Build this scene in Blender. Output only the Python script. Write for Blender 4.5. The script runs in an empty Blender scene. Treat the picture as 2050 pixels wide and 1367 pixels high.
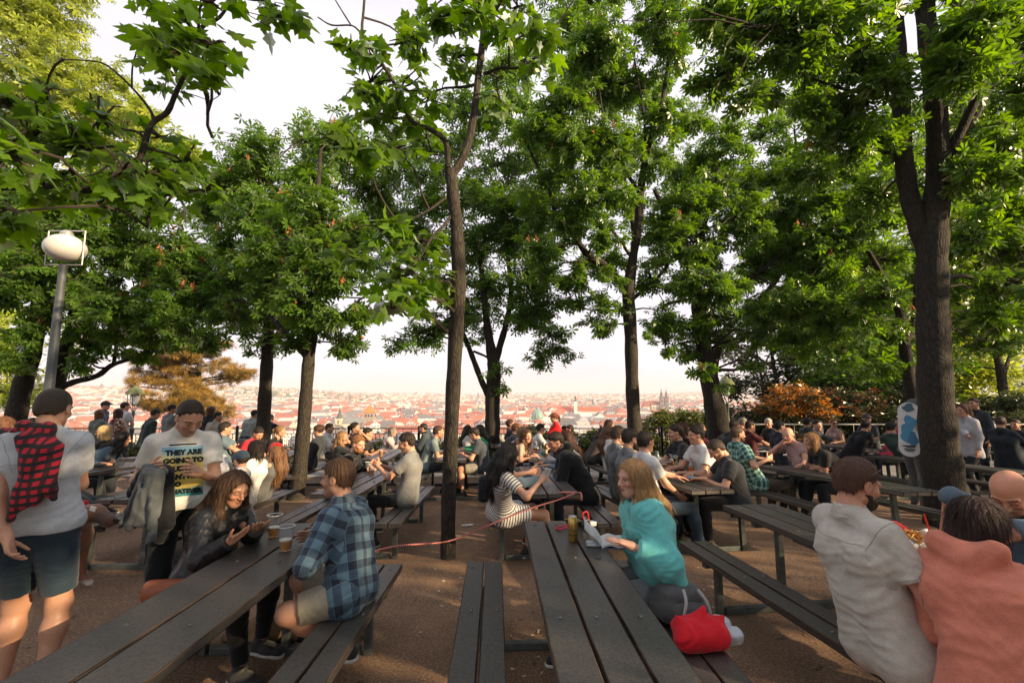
EXPOSURE = 1.1
SUN_DEG = (19.0, 62.0)
SUN_E = 5.0
SKY_S = 0.06
CLOUD = (8.7, 8.3, 9.2, 1)
SHADE_N, SHADE_D, SHADE_OFF, SHADE_STEP, SHADE_LEAF, SHADE_H = 12, 13.5, -16.0, 3.0, 40, 8.2
LEAFK, BLOBK = 2.6, 1.33
HAZE = 1.8e-4
import bpy, bmesh, math, random
import numpy as np
from mathutils import Vector, Matrix, Euler
from mathutils.bvhtree import BVHTree

R = math.radians
rng = np.random.default_rng(7)
random.seed(7)
scene = bpy.context.scene
COL = scene.collection

# ------------------------------------------------------------------ camera model (16 mm on full frame, 6.6 deg up)
FPX, HC, PITCH = 911.0, 1.75, math.atan(106.0 / 911.0)
CP, SP = math.cos(PITCH), math.sin(PITCH)

def G(y):
    """ground height: level near the camera, falling gently towards the railing"""
    if y < 4: return 0.0
    return -0.035 * (min(y, 15.0) - 4.0)

def ray(px, py):
    u = (px - 1025.0) / FPX; v = (py - 683.5) / FPX
    return Vector((u, CP + v * SP, SP - v * CP))

def W(px, py, t):
    """world point seen at photo pixel (px,py) at distance t along the lens axis"""
    return Vector((0, 0, HC)) + ray(px, py) * t

def spot(px, py, h=0.0):
    """world point seen at a pixel and standing h above the ground"""
    d = ray(px, py); t = 6.0
    for _ in range(30):
        z = h + G(d.y * t)
        t = max(0.3, (z - HC) / d.z if abs(d.z) > 1e-6 else 6.0)
        t = min(t, 60)
    return Vector((0, 0, HC)) + d * t

# ------------------------------------------------------------------ object helpers
def tag(o, label=None, cat=None, group=None, kind=None):
    if label: o['label'] = label
    if cat: o['category'] = cat
    if group: o['group'] = group
    if kind: o['kind'] = kind
    return o

def empty(name, loc=(0, 0, 0), rz=0.0):
    o = bpy.data.objects.new(name, None); COL.objects.link(o)
    o.location = loc; o.rotation_euler = (0, 0, rz); o.empty_display_size = 0.1
    return o

def link(name, me, parent=None, loc=None):
    o = bpy.data.objects.new(name, me); COL.objects.link(o)
    if parent is not None: o.parent = parent
    if loc is not None: o.location = loc
    return o

def mesh_np(name, verts, faces, mats=(), smooth=True, mat_idx=None, attrs=None):
    """verts (n,3); faces: (m,k) array, or a list of arrays of different k"""
    me = bpy.data.meshes.new(name)
    verts = np.asarray(verts, dtype=np.float32)
    groups = faces if isinstance(faces, list) else [faces]
    groups = [np.asarray(g, dtype=np.int32) for g in groups if len(g)]
    me.vertices.add(len(verts)); me.vertices.foreach_set('co', verts.ravel())
    nl = sum(g.size for g in groups); nf = sum(len(g) for g in groups)
    me.loops.add(nl); me.polygons.add(nf)
    if nf:
        me.loops.foreach_set('vertex_index', np.concatenate([g.ravel() for g in groups]))
        tot = np.concatenate([np.full(len(g), g.shape[1], np.int32) for g in groups])
        start = np.concatenate([[0], np.cumsum(tot)[:-1]]).astype(np.int32)
        me.polygons.foreach_set('loop_start', start)
        me.polygons.foreach_set('loop_total', tot)
        me.polygons.foreach_set('use_smooth', np.full(nf, smooth, bool))
        if mat_idx is not None: me.polygons.foreach_set('material_index', np.asarray(mat_idx, np.int32))
    for m in mats: me.materials.append(m)
    if attrs:
        for k, a in attrs.items():
            a = np.asarray(a, np.float32)
            if a.ndim == 1:
                at = me.attributes.new(k, 'FLOAT', 'POINT'); at.data.foreach_set('value', a)
            elif a.shape[1] == 4:
                at = me.attributes.new(k, 'FLOAT_COLOR', 'POINT'); at.data.foreach_set('color', a.ravel())
            else:
                at = me.attributes.new(k, 'FLOAT_VECTOR', 'POINT'); at.data.foreach_set('vector', a.ravel())
    me.update(calc_edges=True); me.validate()
    return me

class MB:
    """collects simple solids and links them as ONE mesh object"""
    def __init__(s): s.bm = bmesh.new(); s.mi = 0
    def _mark(s, n0):
        s.bm.faces.ensure_lookup_table()
        for f in s.bm.faces[n0:]: f.material_index = s.mi
    def box(s, c, size, rot=None, bevel=0.0):
        n0 = len(s.bm.faces)
        M = Matrix.Translation(c)
        if rot is not None: M = M @ (rot.to_4x4() if isinstance(rot, Matrix) else Euler(rot).to_matrix().to_4x4())
        M = M @ Matrix.Diagonal((size[0], size[1], size[2], 1))
        r = bmesh.ops.create_cube(s.bm, size=1.0, matrix=M)
        if bevel > 0:
            es = list({e for v in r['verts'] for e in v.link_edges})
            bmesh.ops.bevel(s.bm, geom=es, offset=bevel, segments=2, affect='EDGES', profile=0.6)
        s._mark(n0); return s
    def tube(s, pts, radii, seg=10, cap=True):
        n0 = len(s.bm.faces)
        pts = [Vector(p) for p in pts]
        if not hasattr(radii, '__len__'): radii = [radii] * len(pts)
        rings = []; prev = None
        for i, p in enumerate(pts):
            d = (pts[min(i + 1, len(pts) - 1)] - pts[max(i - 1, 0)])
            d = d.normalized() if d.length > 1e-9 else Vector((0, 0, 1))
            if prev is None:
                a = d.orthogonal().normalized()
            else:
                a = (prev - d * prev.dot(d))
                a = a.normalized() if a.length > 1e-6 else d.orthogonal().normalized()
            prev = a; b = d.cross(a)
            rings.append([s.bm.verts.new(p + (a * math.cos(q) + b * math.sin(q)) * radii[i]) for q in [2 * math.pi * k / seg for k in range(seg)]])
        for i in range(len(rings) - 1):
            for k in range(seg):
                s.bm.faces.new((rings[i][k], rings[i][(k + 1) % seg], rings[i + 1][(k + 1) % seg], rings[i + 1][k]))
        if cap:
            s.bm.faces.new(rings[0][::-1]); s.bm.faces.new(rings[-1])
        s._mark(n0); return s
    def lathe(s, c, prof, seg=20, cap=True):
        """prof: (r,z) pairs bottom to top"""
        n0 = len(s.bm.faces); c = Vector(c); rings = []
        for r, z in prof:
            rings.append([s.bm.verts.new(c + Vector((max(r, 1e-4) * math.cos(q), max(r, 1e-4) * math.sin(q), z))) for q in [2 * math.pi * k / seg for k in range(seg)]])
        for i in range(len(rings) - 1):
            for k in range(seg):
                s.bm.faces.new((rings[i][k], rings[i][(k + 1) % seg], rings[i + 1][(k + 1) % seg], rings[i + 1][k]))
        if cap:
            s.bm.faces.new(rings[0][::-1]); s.bm.faces.new(rings[-1])
        s._mark(n0); return s
    def poly(s, pts):
        n0 = len(s.bm.faces); s.bm.faces.new([s.bm.verts.new(p) for p in pts]); s._mark(n0); return s
    def prism(s, pts, dz):
        n0 = len(s.bm.faces)
        lo = [s.bm.verts.new(p) for p in pts]; hi = [s.bm.verts.new(Vector(p) + Vector(dz)) for p in pts]
        n = len(pts)
        s.bm.faces.new(lo[::-1]); s.bm.faces.new(hi)
        for k in range(n): s.bm.faces.new((lo[k], lo[(k + 1) % n], hi[(k + 1) % n], hi[k]))
        s._mark(n0); return s
    def mesh(s, name, mats, smooth=False):
        bmesh.ops.recalc_face_normals(s.bm, faces=s.bm.faces[:])
        me = bpy.data.meshes.new(name); s.bm.to_mesh(me); s.bm.free()
        for m in (mats if isinstance(mats, (list, tuple)) else [mats]): me.materials.append(m)
        if smooth:
            me.polygons.foreach_set('use_smooth', np.ones(len(me.polygons), bool))
            if smooth == 'auto': me.set_sharp_from_angle(angle=R(40))
        return me
    def build(s, name, mats, parent=None, smooth=False, loc=None):
        return link(name, s.mesh(name, mats, smooth), parent, loc)

def copy_tree(o, parent=None):
    c = o.copy(); COL.objects.link(c)
    if parent is not None: c.parent = parent
    for ch in o.children: copy_tree(ch, c)
    return c

# ------------------------------------------------------------------ materials
MATS = {}
class NT:
    def __init__(s, name):
        s.m = bpy.data.materials.new(name); s.m.use_nodes = True
        s.t = s.m.node_tree; s.t.nodes.clear()
        s.out = s.n('ShaderNodeOutputMaterial')
    def n(s, typ, inp=None, **kw):
        nd = s.t.nodes.new(typ)
        for k, v in kw.items(): setattr(nd, k, v)
        if inp:
            for k, v in inp.items():
                if isinstance(v, tuple) and len(v) == 2 and hasattr(v[0], 'outputs'):
                    s.t.links.new(v[0].outputs[v[1]], nd.inputs[k])
                elif hasattr(v, 'outputs'): s.t.links.new(v.outputs[0], nd.inputs[k])
                else: nd.inputs[k].default_value = v
        return nd
    def ramp(s, fac, stops, interp='LINEAR'):
        nd = s.n('ShaderNodeValToRGB', {0: fac}); cr = nd.color_ramp; cr.interpolation = interp
        while len(cr.elements) < len(stops): cr.elements.new(0.5)
        for e, (p, c) in zip(cr.elements, stops): e.position = p; e.color = (c[0], c[1], c[2], 1)
        return nd
    def mix(s, fac, a, b, blend='MIX'):
        nd = s.n('ShaderNodeMix', data_type='RGBA', blend_type=blend)
        for sock, v in ((0, fac), (6, a), (7, b)):
            if isinstance(v, tuple) and len(v) == 2 and hasattr(v[0], 'outputs'): s.t.links.new(v[0].outputs[v[1]], nd.inputs[sock])
            elif hasattr(v, 'outputs'): s.t.links.new(v.outputs[2 if v.bl_idname == 'ShaderNodeMix' else 0], nd.inputs[sock])
            elif isinstance(v, (tuple, list)): nd.inputs[sock].default_value = (v[0], v[1], v[2], 1)
            else: nd.inputs[sock].default_value = v
        return nd
    def math(s, op, a, b=None, c=None, clamp=False):
        nd = s.n('ShaderNodeMath', operation=op, use_clamp=clamp)
        for i, v in enumerate((a, b, c)):
            if v is None: continue
            if isinstance(v, tuple): s.t.links.new(v[0].outputs[v[1]], nd.inputs[i])
            elif hasattr(v, 'outputs'): s.t.links.new(v.outputs[0], nd.inputs[i])
            else: nd.inputs[i].default_value = v
        return nd
    def surf(s, sh): s.t.links.new(sh.outputs[0], s.out.inputs['Surface']); return s.m
    def bsdf(s, col, rough=0.7, bump=None, bstr=0.3, bdist=0.01, **kw):
        p = s.n('ShaderNodeBsdfPrincipled')
        if isinstance(col, tuple) and hasattr(col[0], 'outputs'): s.t.links.new(col[0].outputs[col[1]], p.inputs['Base Color'])
        elif hasattr(col, 'outputs'): s.t.links.new(col.outputs[2 if col.bl_idname == 'ShaderNodeMix' else 0], p.inputs['Base Color'])
        else: p.inputs['Base Color'].default_value = (col[0], col[1], col[2], 1)
        if hasattr(rough, 'outputs'): s.t.links.new(rough.outputs[0], p.inputs['Roughness'])
        else: p.inputs['Roughness'].default_value = rough
        for k, v in kw.items(): p.inputs[k.replace('_', ' ')].default_value = v
        if bump is not None:
            b = s.n('ShaderNodeBump', {'Strength': bstr, 'Distance': bdist, 'Height': bump})
            s.t.links.new(b.outputs[0], p.inputs['Normal'])
        s.t.links.new(p.outputs[0], s.out.inputs['Surface'])
        return p

def objco(nt, scale=None, out='Object'):
    tc = nt.n('ShaderNodeTexCoord')
    if scale is None: return (tc, out)
    mp = nt.n('ShaderNodeMapping', {'Vector': (tc, out), 'Scale': scale}); return (mp, 'Vector')

def noise(nt, vec, scale, detail=4, rough=0.55, dist=0.0):
    return nt.n('ShaderNodeTexNoise', {'Vector': vec, 'Scale': scale, 'Detail': detail, 'Roughness': rough, 'Distortion': dist})

def scol(c, f): return tuple(min(1, x * f) for x in c[:3])

def fabric(c, rough=0.85, fold=True, weave=900, name='fabric'):
    key = ('fab', tuple(c), rough, weave)
    if key in MATS: return MATS[key]
    nt = NT(name); v = objco(nt)
    n1 = noise(nt, v, 14, 3); n2 = noise(nt, v, 130, 3, 0.7)
    col = nt.ramp(n1, [(0.3, scol(c, 0.82)), (0.7, scol(c, 1.12))])
    col2 = nt.mix(0.25, col, nt.ramp(n2, [(0.3, scol(c, 0.6)), (0.7, scol(c, 1.35))]))
    h = nt.math('MULTIPLY_ADD', n2, 0.25, n1)
    p = nt.bsdf(col2, rough, h, 0.5, 0.012)
    p.inputs['Specular IOR Level'].default_value = 0.25
    p.inputs['Sheen Weight'].default_value = 0.15
    MATS[key] = nt.m; return nt.m

def plain(c, rough=0.5, metal=0.0, var=0.12, scale=30, bump=0.0, name='paint', **kw):
    key = ('pl', tuple(c), rough, metal, var, scale, bump, tuple(sorted(kw.items())))
    if key in MATS: return MATS[key]
    nt = NT(name); n1 = noise(nt, objco(nt), scale, 5, 0.6)
    col = nt.ramp(n1, [(0.3, scol(c, 1 - var)), (0.7, scol(c, 1 + var))])
    nt.bsdf(col, rough, n1 if bump else None, bump, 0.01, Metallic=metal, **kw)
    MATS[key] = nt.m; return nt.m

# ------------------------------------------------------------------ implicit surfaces (numpy surface nets)
def surface_nets(d, org, h):
    nx, ny, nz = d.shape
    ins = d < 0
    c = np.zeros((nx - 1, ny - 1, nz - 1), np.int8)
    for i in (0, 1):
        for j in (0, 1):
            for k in (0, 1): c += ins[i:nx - 1 + i, j:ny - 1 + j, k:nz - 1 + k]
    act = (c > 0) & (c < 8)
    idx = np.argwhere(act)
    if len(idx) == 0: return None
    vid = np.full(act.shape, -1, np.int32); vid[act] = np.arange(len(idx))
    I, J, K = idx[:, 0], idx[:, 1], idx[:, 2]
    acc = np.zeros((len(idx), 3), np.float32); cnt = np.zeros(len(idx), np.float32)
    cor = {(i, j, k): d[I + i, J + j, K + k] for i in (0, 1) for j in (0, 1) for k in (0, 1)}
    for a in range(3):
        o1, o2 = [x for x in range(3) if x != a]
        for p in (0, 1):
            for q in (0, 1):
                c0 = [0, 0, 0]; c0[o1] = p; c0[o2] = q; c1 = list(c0); c1[a] = 1
                d0, d1 = cor[tuple(c0)], cor[tuple(c1)]
                m = (d0 < 0) != (d1 < 0)
                t = np.where(m, d0 / np.where(m, d0 - d1, 1), 0)
                pos = np.zeros((len(idx), 3), np.float32); pos[:, o1] = p; pos[:, o2] = q; pos[:, a] = t
                acc += pos * m[:, None]; cnt += m
    V = (idx + acc / np.maximum(cnt, 1)[:, None]) * h + np.asarray(org)
    F = []
    for a in range(3):
        o1, o2 = (a + 1) % 3, (a + 2) % 3
        sl0 = [slice(None)] * 3; sl1 = [slice(None)] * 3
        sl0[a] = slice(0, -1); sl1[a] = slice(1, None)
        for s_ in (sl0, sl1): s_[o1] = slice(1, -1); s_[o2] = slice(1, -1)
        A, B = ins[tuple(sl0)], ins[tuple(sl1)]
        e = np.argwhere(A != B)
        if not len(e): continue
        flip = B[e[:, 0], e[:, 1], e[:, 2]]
        e = e.copy(); e[:, o1] += 1; e[:, o2] += 1
        def cell(p, q):
            x = e.copy(); x[:, o1] -= p; x[:, o2] -= q
            return vid[x[:, 0], x[:, 1], x[:, 2]]
        q = np.stack([cell(1, 1), cell(0, 1), cell(0, 0), cell(1, 0)], 1)
        q[flip] = q[flip][:, ::-1]
        F.append(q)
    F = np.concatenate(F); F = F[(F >= 0).all(1)]
    return V, F

class SDF:
    """smooth union of tapered capsules and ellipsoids, with clipping and displacement"""
    def __init__(s): s.p = []; s.post = []
    def cap(s, a, b, ra, rb=None, k=0.03, fa=False, fb=False, sub=False):
        s.p.append(('c', np.array(a, np.float32), np.array(b, np.float32), ra, ra if rb is None else rb, k, fa, fb, sub)); return s
    def ell(s, c, rad, M=None, k=0.03, sub=False):
        s.p.append(('e', np.array(c, np.float32), np.array(rad, np.float32), np.eye(3, dtype=np.float32) if M is None else np.array(M, np.float32), k, sub)); return s
    def bounds(s):
        lo = np.full(3, 9e9); hi = -lo
        for q in s.p:
            if q[-1]: continue
            if q[0] == 'c':
                lo = np.minimum(lo, np.minimum(q[1] - q[3], q[2] - q[4])); hi = np.maximum(hi, np.maximum(q[1] + q[3], q[2] + q[4]))
            else:
                r = q[2].max(); lo = np.minimum(lo, q[1] - r); hi = np.maximum(hi, q[1] + r)
        return lo, hi
    def field(s, lo, hi, h):
        n = np.maximum(np.ceil((hi - lo) / h).astype(int) + 1, 3)
        ax = [lo[i] + h * np.arange(n[i], dtype=np.float32) for i in range(3)]
        d = np.full(tuple(n), 0.5, np.float32)
        for q in s.p:
            if q[0] == 'c':
                m = max(q[3], q[4]) + q[5] + 3 * h
                plo, phi = np.minimum(q[1], q[2]) - m, np.maximum(q[1], q[2]) + m
            else:
                m = q[2].max() + q[4] + 3 * h; plo, phi = q[1] - m, q[1] + m
            i0 = np.maximum(np.floor((plo - lo) / h).astype(int), 0); i1 = np.minimum(np.ceil((phi - lo) / h).astype(int) + 1, n)
            if (i1 <= i0).any(): continue
            X = ax[0][i0[0]:i1[0], None, None]; Y = ax[1][None, i0[1]:i1[1], None]; Z = ax[2][None, None, i0[2]:i1[2]]
            if q[0] == 'c':
                a, b = q[1], q[2]; ab = b - a; L2 = max(float(ab @ ab), 1e-9); L = math.sqrt(L2)
                raw = ((X - a[0]) * ab[0] + (Y - a[1]) * ab[1] + (Z - a[2]) * ab[2]) / L2
                t = np.clip(raw, 0, 1)
                e = np.sqrt((X - a[0] - t * ab[0]) ** 2 + (Y - a[1] - t * ab[1]) ** 2 + (Z - a[2] - t * ab[2]) ** 2) - (q[3] + t * (q[4] - q[3]))
                if q[6]: e = np.maximum(e, -raw * L)
                if q[7]: e = np.maximum(e, (raw - 1) * L)
                k = q[5]
            else:
                c, r, M = q[1], q[2], q[3]
                x, y, z = X - c[0], Y - c[1], Z - c[2]
                lx = M[0, 0] * x + M[0, 1] * y + M[0, 2] * z; ly = M[1, 0] * x + M[1, 1] * y + M[1, 2] * z; lz = M[2, 0] * x + M[2, 1] * y + M[2, 2] * z
                k0 = np.sqrt((lx / r[0]) ** 2 + (ly / r[1]) ** 2 + (lz / r[2]) ** 2)
                k1 = np.sqrt((lx / r[0] ** 2) ** 2 + (ly / r[1] ** 2) ** 2 + (lz / r[2] ** 2) ** 2)
                e = k0 * (k0 - 1) / np.maximum(k1, 1e-6)
                k = q[4]
            sl = (slice(i0[0], i1[0]), slice(i0[1], i1[1]), slice(i0[2], i1[2]))
            D = d[sl]
            if q[-1]:
                e = -e; hh = np.maximum(k - np.abs(D - e), 0) / k
                d[sl] = np.maximum(D, e) + hh * hh * k * 0.25
            else:
                hh = np.maximum(k - np.abs(D - e), 0) / k
                d[sl] = np.minimum(D, e) - hh * hh * k * 0.25
        if s.post:
            X = ax[0][:, None, None]; Y = ax[1][None, :, None]; Z = ax[2][None, None, :]
            for f in s.post: d = f(d, X, Y, Z)
        return d.astype(np.float32)
    def mesh(s, h, lo=None, hi=None):
        a, b = s.bounds()
        lo = a - 3 * h - 0.012 if lo is None else np.array(lo); hi = b + 3 * h + 0.012 if hi is None else np.array(hi)
        d = s.field(lo, hi, h)
        d[0] = d[-1] = 1; d[:, 0] = d[:, -1] = 1; d[:, :, 0] = d[:, :, -1] = 1
        return surface_nets(d, lo, h)

def clip(n, p):
    n = np.array(n, np.float32); n /= np.linalg.norm(n); c = float(n @ np.array(p, np.float32))
    return lambda d, X, Y, Z: np.maximum(d, n[0] * X + n[1] * Y + n[2] * Z - c)

def clipn(n, p, amp=.006, fq=150.0):
    """a ragged clip: hairlines are never a clean cut"""
    n = np.array(n, np.float32); n /= np.linalg.norm(n); c = float(n @ np.array(p, np.float32))
    return lambda d, X, Y, Z: np.maximum(d, n[0] * X + n[1] * Y + n[2] * Z - c + amp * (np.sin(fq * X + 2) * np.sin(fq * .9 * Y + 40 * Z) + .6 * np.sin(fq * .37 * X - fq * .41 * Y + 30 * Z)))

def folds(amp, seed, lam=0.09, mode='mix'):
    """cloth folds: long soft ridges that fade in and out"""
    r = np.random.default_rng(seed); fs = []
    for i in range(3):
        if mode == 'drape': d = np.array([r.normal(), r.normal(), r.normal() * .25])
        elif mode == 'wrap': d = np.array([r.normal() * .35, r.normal() * .35, 1.0])
        else: d = np.array([r.normal() * .7, r.normal() * .7, r.choice((-1, 1)) * .8])
        d /= np.linalg.norm(d); k = d * 2 * math.pi / (lam * (1.6, 1.1, .75)[i]); m = r.normal(size=3); m *= 2 * math.pi / (lam * 3.2) / np.linalg.norm(m); w = r.normal(size=3); w *= 2 * math.pi / (lam * 2.4) / np.linalg.norm(w)
        fs.append((k, m, w, r.uniform(0, 6.28, 3), (.9, .8, .5)[i]))
    def f(d, X, Y, Z):
        a = 0
        for k, m, w, ph, g in fs:
            s1 = np.sin(k[0] * X + k[1] * Y + k[2] * Z + ph[0] + 1.5 * np.sin(w[0] * X + w[1] * Y + w[2] * Z + ph[1]))
            mk = np.clip(0.45 + 0.75 * np.sin(m[0] * X + m[1] * Y + m[2] * Z + ph[2]), 0, 1)
            a = a + g * mk * (np.sqrt(s1 * s1 + 0.06) - 0.6)
        return d + amp * a
    return f
# ------------------------------------------------------------------ camera, sky, sun
cam = bpy.data.cameras.new('camera'); camo = link('camera', cam)
cam.sensor_width = 36.0; cam.lens = 16.0; cam.clip_start = 0.05; cam.clip_end = 60000
camo.location = (0, 0, HC); camo.rotation_euler = (R(90) + PITCH, 0, 0)
scene.camera = camo
vs = scene.view_settings
vs.view_transform = 'Standard'; vs.look = 'None'; vs.gamma = 1.0; vs.exposure = EXPOSURE; vs.use_curve_mapping = False
scene.cycles.use_denoising = True
try: scene.cycles.denoiser = 'OPENIMAGEDENOISE'
except Exception: pass
scene.cycles.max_bounces = 8; scene.cycles.diffuse_bounces = 5; scene.cycles.glossy_bounces = 3
scene.cycles.transmission_bounces = 5; scene.cycles.transparent_max_bounces = 8
scene.cycles.caustics_reflective = False; scene.cycles.caustics_refractive = False
scene.cycles.sample_clamp_indirect = 4.0

SUN_EL, SUN_AZ = SUN_DEG          # azimuth measured from straight behind the camera towards the right
sdir = Vector((math.sin(R(SUN_AZ)) * math.cos(R(SUN_EL)), -math.cos(R(SUN_AZ)) * math.cos(R(SUN_EL)), math.sin(R(SUN_EL))))
sun = bpy.data.lights.new('sun', 'SUN'); sun.energy = SUN_E; sun.angle = R(0.6); sun.color = (1.0, 0.74, 0.43)
suno = link('sun', sun); suno.rotation_euler = sdir.to_track_quat('Z', 'Y').to_euler()

world = bpy.data.worlds.new('World'); scene.world = world; world.use_nodes = True
wt = world.node_tree; wt.nodes.clear()
def wn(t, **k):
    n = wt.nodes.new(t)
    for a, b in k.items(): setattr(n, a, b)
    return n
sky = wn('ShaderNodeTexSky', sky_type='NISHITA', sun_disc=False)
sky.sun_elevation = R(SUN_EL); sky.sun_rotation = math.atan2(sdir.x, sdir.y); sky.air_density = 1.2; sky.dust_density = 4.0; sky.ozone_density = 1.0; sky.altitude = 250
tc = wn('ShaderNodeTexCoord')
mp = wn('ShaderNodeMapping'); mp.inputs['Scale'].default_value = (1.2, 1.2, 5.0)
wt.links.new(tc.outputs['Generated'], mp.inputs['Vector'])
cn = wn('ShaderNodeTexNoise'); cn.inputs['Scale'].default_value = 1.7; cn.inputs['Detail'].default_value = 7; cn.inputs['Roughness'].default_value = 0.55
wt.links.new(mp.outputs[0], cn.inputs['Vector'])
cr = wn('ShaderNodeValToRGB'); cr.color_ramp.elements[0].position = 0.36; cr.color_ramp.elements[0].color = (0.80, 0.80, 0.80, 1)
cr.color_ramp.elements[1].position = 0.62; cr.color_ramp.elements[1].color = (0.98, 0.98, 0.98, 1)
wt.links.new(cn.outputs['Fac'], cr.inputs[0])
mx = wn('ShaderNodeMix', data_type='RGBA')
wt.links.new(cr.outputs[0], mx.inputs[0]); wt.links.new(sky.outputs[0], mx.inputs[6])
mx.inputs[7].default_value = CLOUD
bg = wn('ShaderNodeBackground'); bg.inputs['Strength'].default_value = SKY_S
wt.links.new(mx.outputs[2], bg.inputs['Color'])
wo = wn('ShaderNodeOutputWorld'); wt.links.new(bg.outputs[0], wo.inputs['Surface'])

# ------------------------------------------------------------------ ground: terrace, slope, river plain with the city, hills on the horizon
def smooth(a, b, x):
    t = min(1, max(0, (x - a) / (b - a))); return t * t * (3 - 2 * t)
PLAIN = -52.0
def terrain(x, y):
    if y <= 15.2: return G(y)
    z = G(15) + (PLAIN - G(15)) * smooth(15.2, 150, y)
    if y > 1200:
        r = math.hypot(x, y)
        a = math.atan2(x, y)
        base = smooth(1300, 5500, r) * (46 + 8 * math.sin(a * 9 + 1) + 5 * math.sin(a * 23))
        left = math.exp(-((a + 0.52) / 0.22) ** 2) * 52 * smooth(1700, 3300, r)
        mid = math.exp(-((a + 0.95) / 0.25) ** 2) * 60 * smooth(1500, 3000, r)
        rt = math.exp(-((a - 0.50) / 0.17) ** 2) * 100 * smooth(5500, 8000, r)
        z += base + left + mid + rt
        if r > 9000: z -= (r - 9000) * 0.02
    return z
def ground_mat():
    nt = NT('compacted_gravel'); v = objco(nt)
    big = noise(nt, v, 0.55, 5, 0.6); mid = noise(nt, v, 4.5, 5, 0.6); fine = noise(nt, v, 55, 4, 0.7); grit = noise(nt, v, 240, 2, 0.7)
    c = nt.ramp(big, [(0.38, (0.14, 0.078, 0.044)), (0.52, (0.205, 0.12, 0.07)), (0.64, (0.27, 0.168, 0.102))])
    c = nt.mix(0.45, c, nt.ramp(mid, [(0.36, (0.10, 0.055, 0.031)), (0.64, (0.30, 0.185, 0.11))]))
    c = nt.mix(0.55, c, nt.ramp(fine, [(0.36, (0.07, 0.04, 0.024)), (0.52, (0.20, 0.118, 0.068)), (0.66, (0.46, 0.32, 0.21))]))
    gr = nt.ramp(grit, [(0.66, (0, 0, 0)), (0.74, (1, 1, 1))])
    c = nt.mix((gr, 0), c, (0.42, 0.30, 0.2))
    sep = nt.n('ShaderNodeSeparateXYZ', {0: v})
    off = nt.math('GREATER_THAN', (sep, 1), 15.3)
    green = nt.ramp(noise(nt, v, 0.012, 6), [(0.35, (0.05, 0.075, 0.03)), (0.5, (0.2, 0.19, 0.17)), (0.7, (0.3, 0.27, 0.25))])
    c = nt.mix(off, c, green)
    h = nt.math('MULTIPLY_ADD', fine, 0.6, (mid, 0)); h = nt.math('MULTIPLY_ADD', grit, 0.35, h)
    nt.bsdf(c, 0.92, h, 0.7, 0.02); return nt.m
ys = list(np.linspace(-14, 4, 10)) + list(np.linspace(5, 15.2, 8)) + list(np.linspace(17, 150, 22)) + list(np.geomspace(170, 30000, 70))
us = np.linspace(-1, 1, 121)
gv = []; 
for y in ys:
    half = 60 + max(0, y) * 2.6
    for u in us:
        x = half * u; gv.append((x, y, terrain(x, y)))
nxx = len(us)
gf = [(i * nxx + j, i * nxx + j + 1, (i + 1) * nxx + j + 1, (i + 1) * nxx + j) for i in range(len(ys) - 1) for j in range(nxx - 1)]
GROUND = link('ground', mesh_np('ground', gv, np.array(gf), [ground_mat()])); tag(GROUND, kind='structure')

def pave_mat():
    nt = NT('paving'); v = objco(nt)
    b = nt.n('ShaderNodeTexBrick', {'Vector': v, 'Scale': 1.0, 'Mortar Size': 0.012, 'Brick Width': 0.5, 'Row Height': 0.5, 'Color1': (0.23, 0.22, 0.21, 1), 'Color2': (0.29, 0.275, 0.26, 1), 'Mortar': (0.1, 0.085, 0.07, 1)})
    c = nt.mix(0.4, b, nt.ramp(noise(nt, v, 9, 5), [(0.3, (0.14, 0.125, 0.11)), (0.7, (0.38, 0.35, 0.32))]))
    nt.bsdf(c, 0.85, noise(nt, v, 60, 4), 0.3, 0.01); return nt.m
pv = [(x, y, G(y) + 0.012) for y in np.linspace(11.4, 14.6, 4) for x in np.linspace(-22, 22, 2)]
PAVE = link('path', mesh_np('path', pv, np.array([(2 * i, 2 * i + 1, 2 * i + 3, 2 * i + 2) for i in range(3)]), [pave_mat()])); tag(PAVE, kind='structure')

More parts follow.
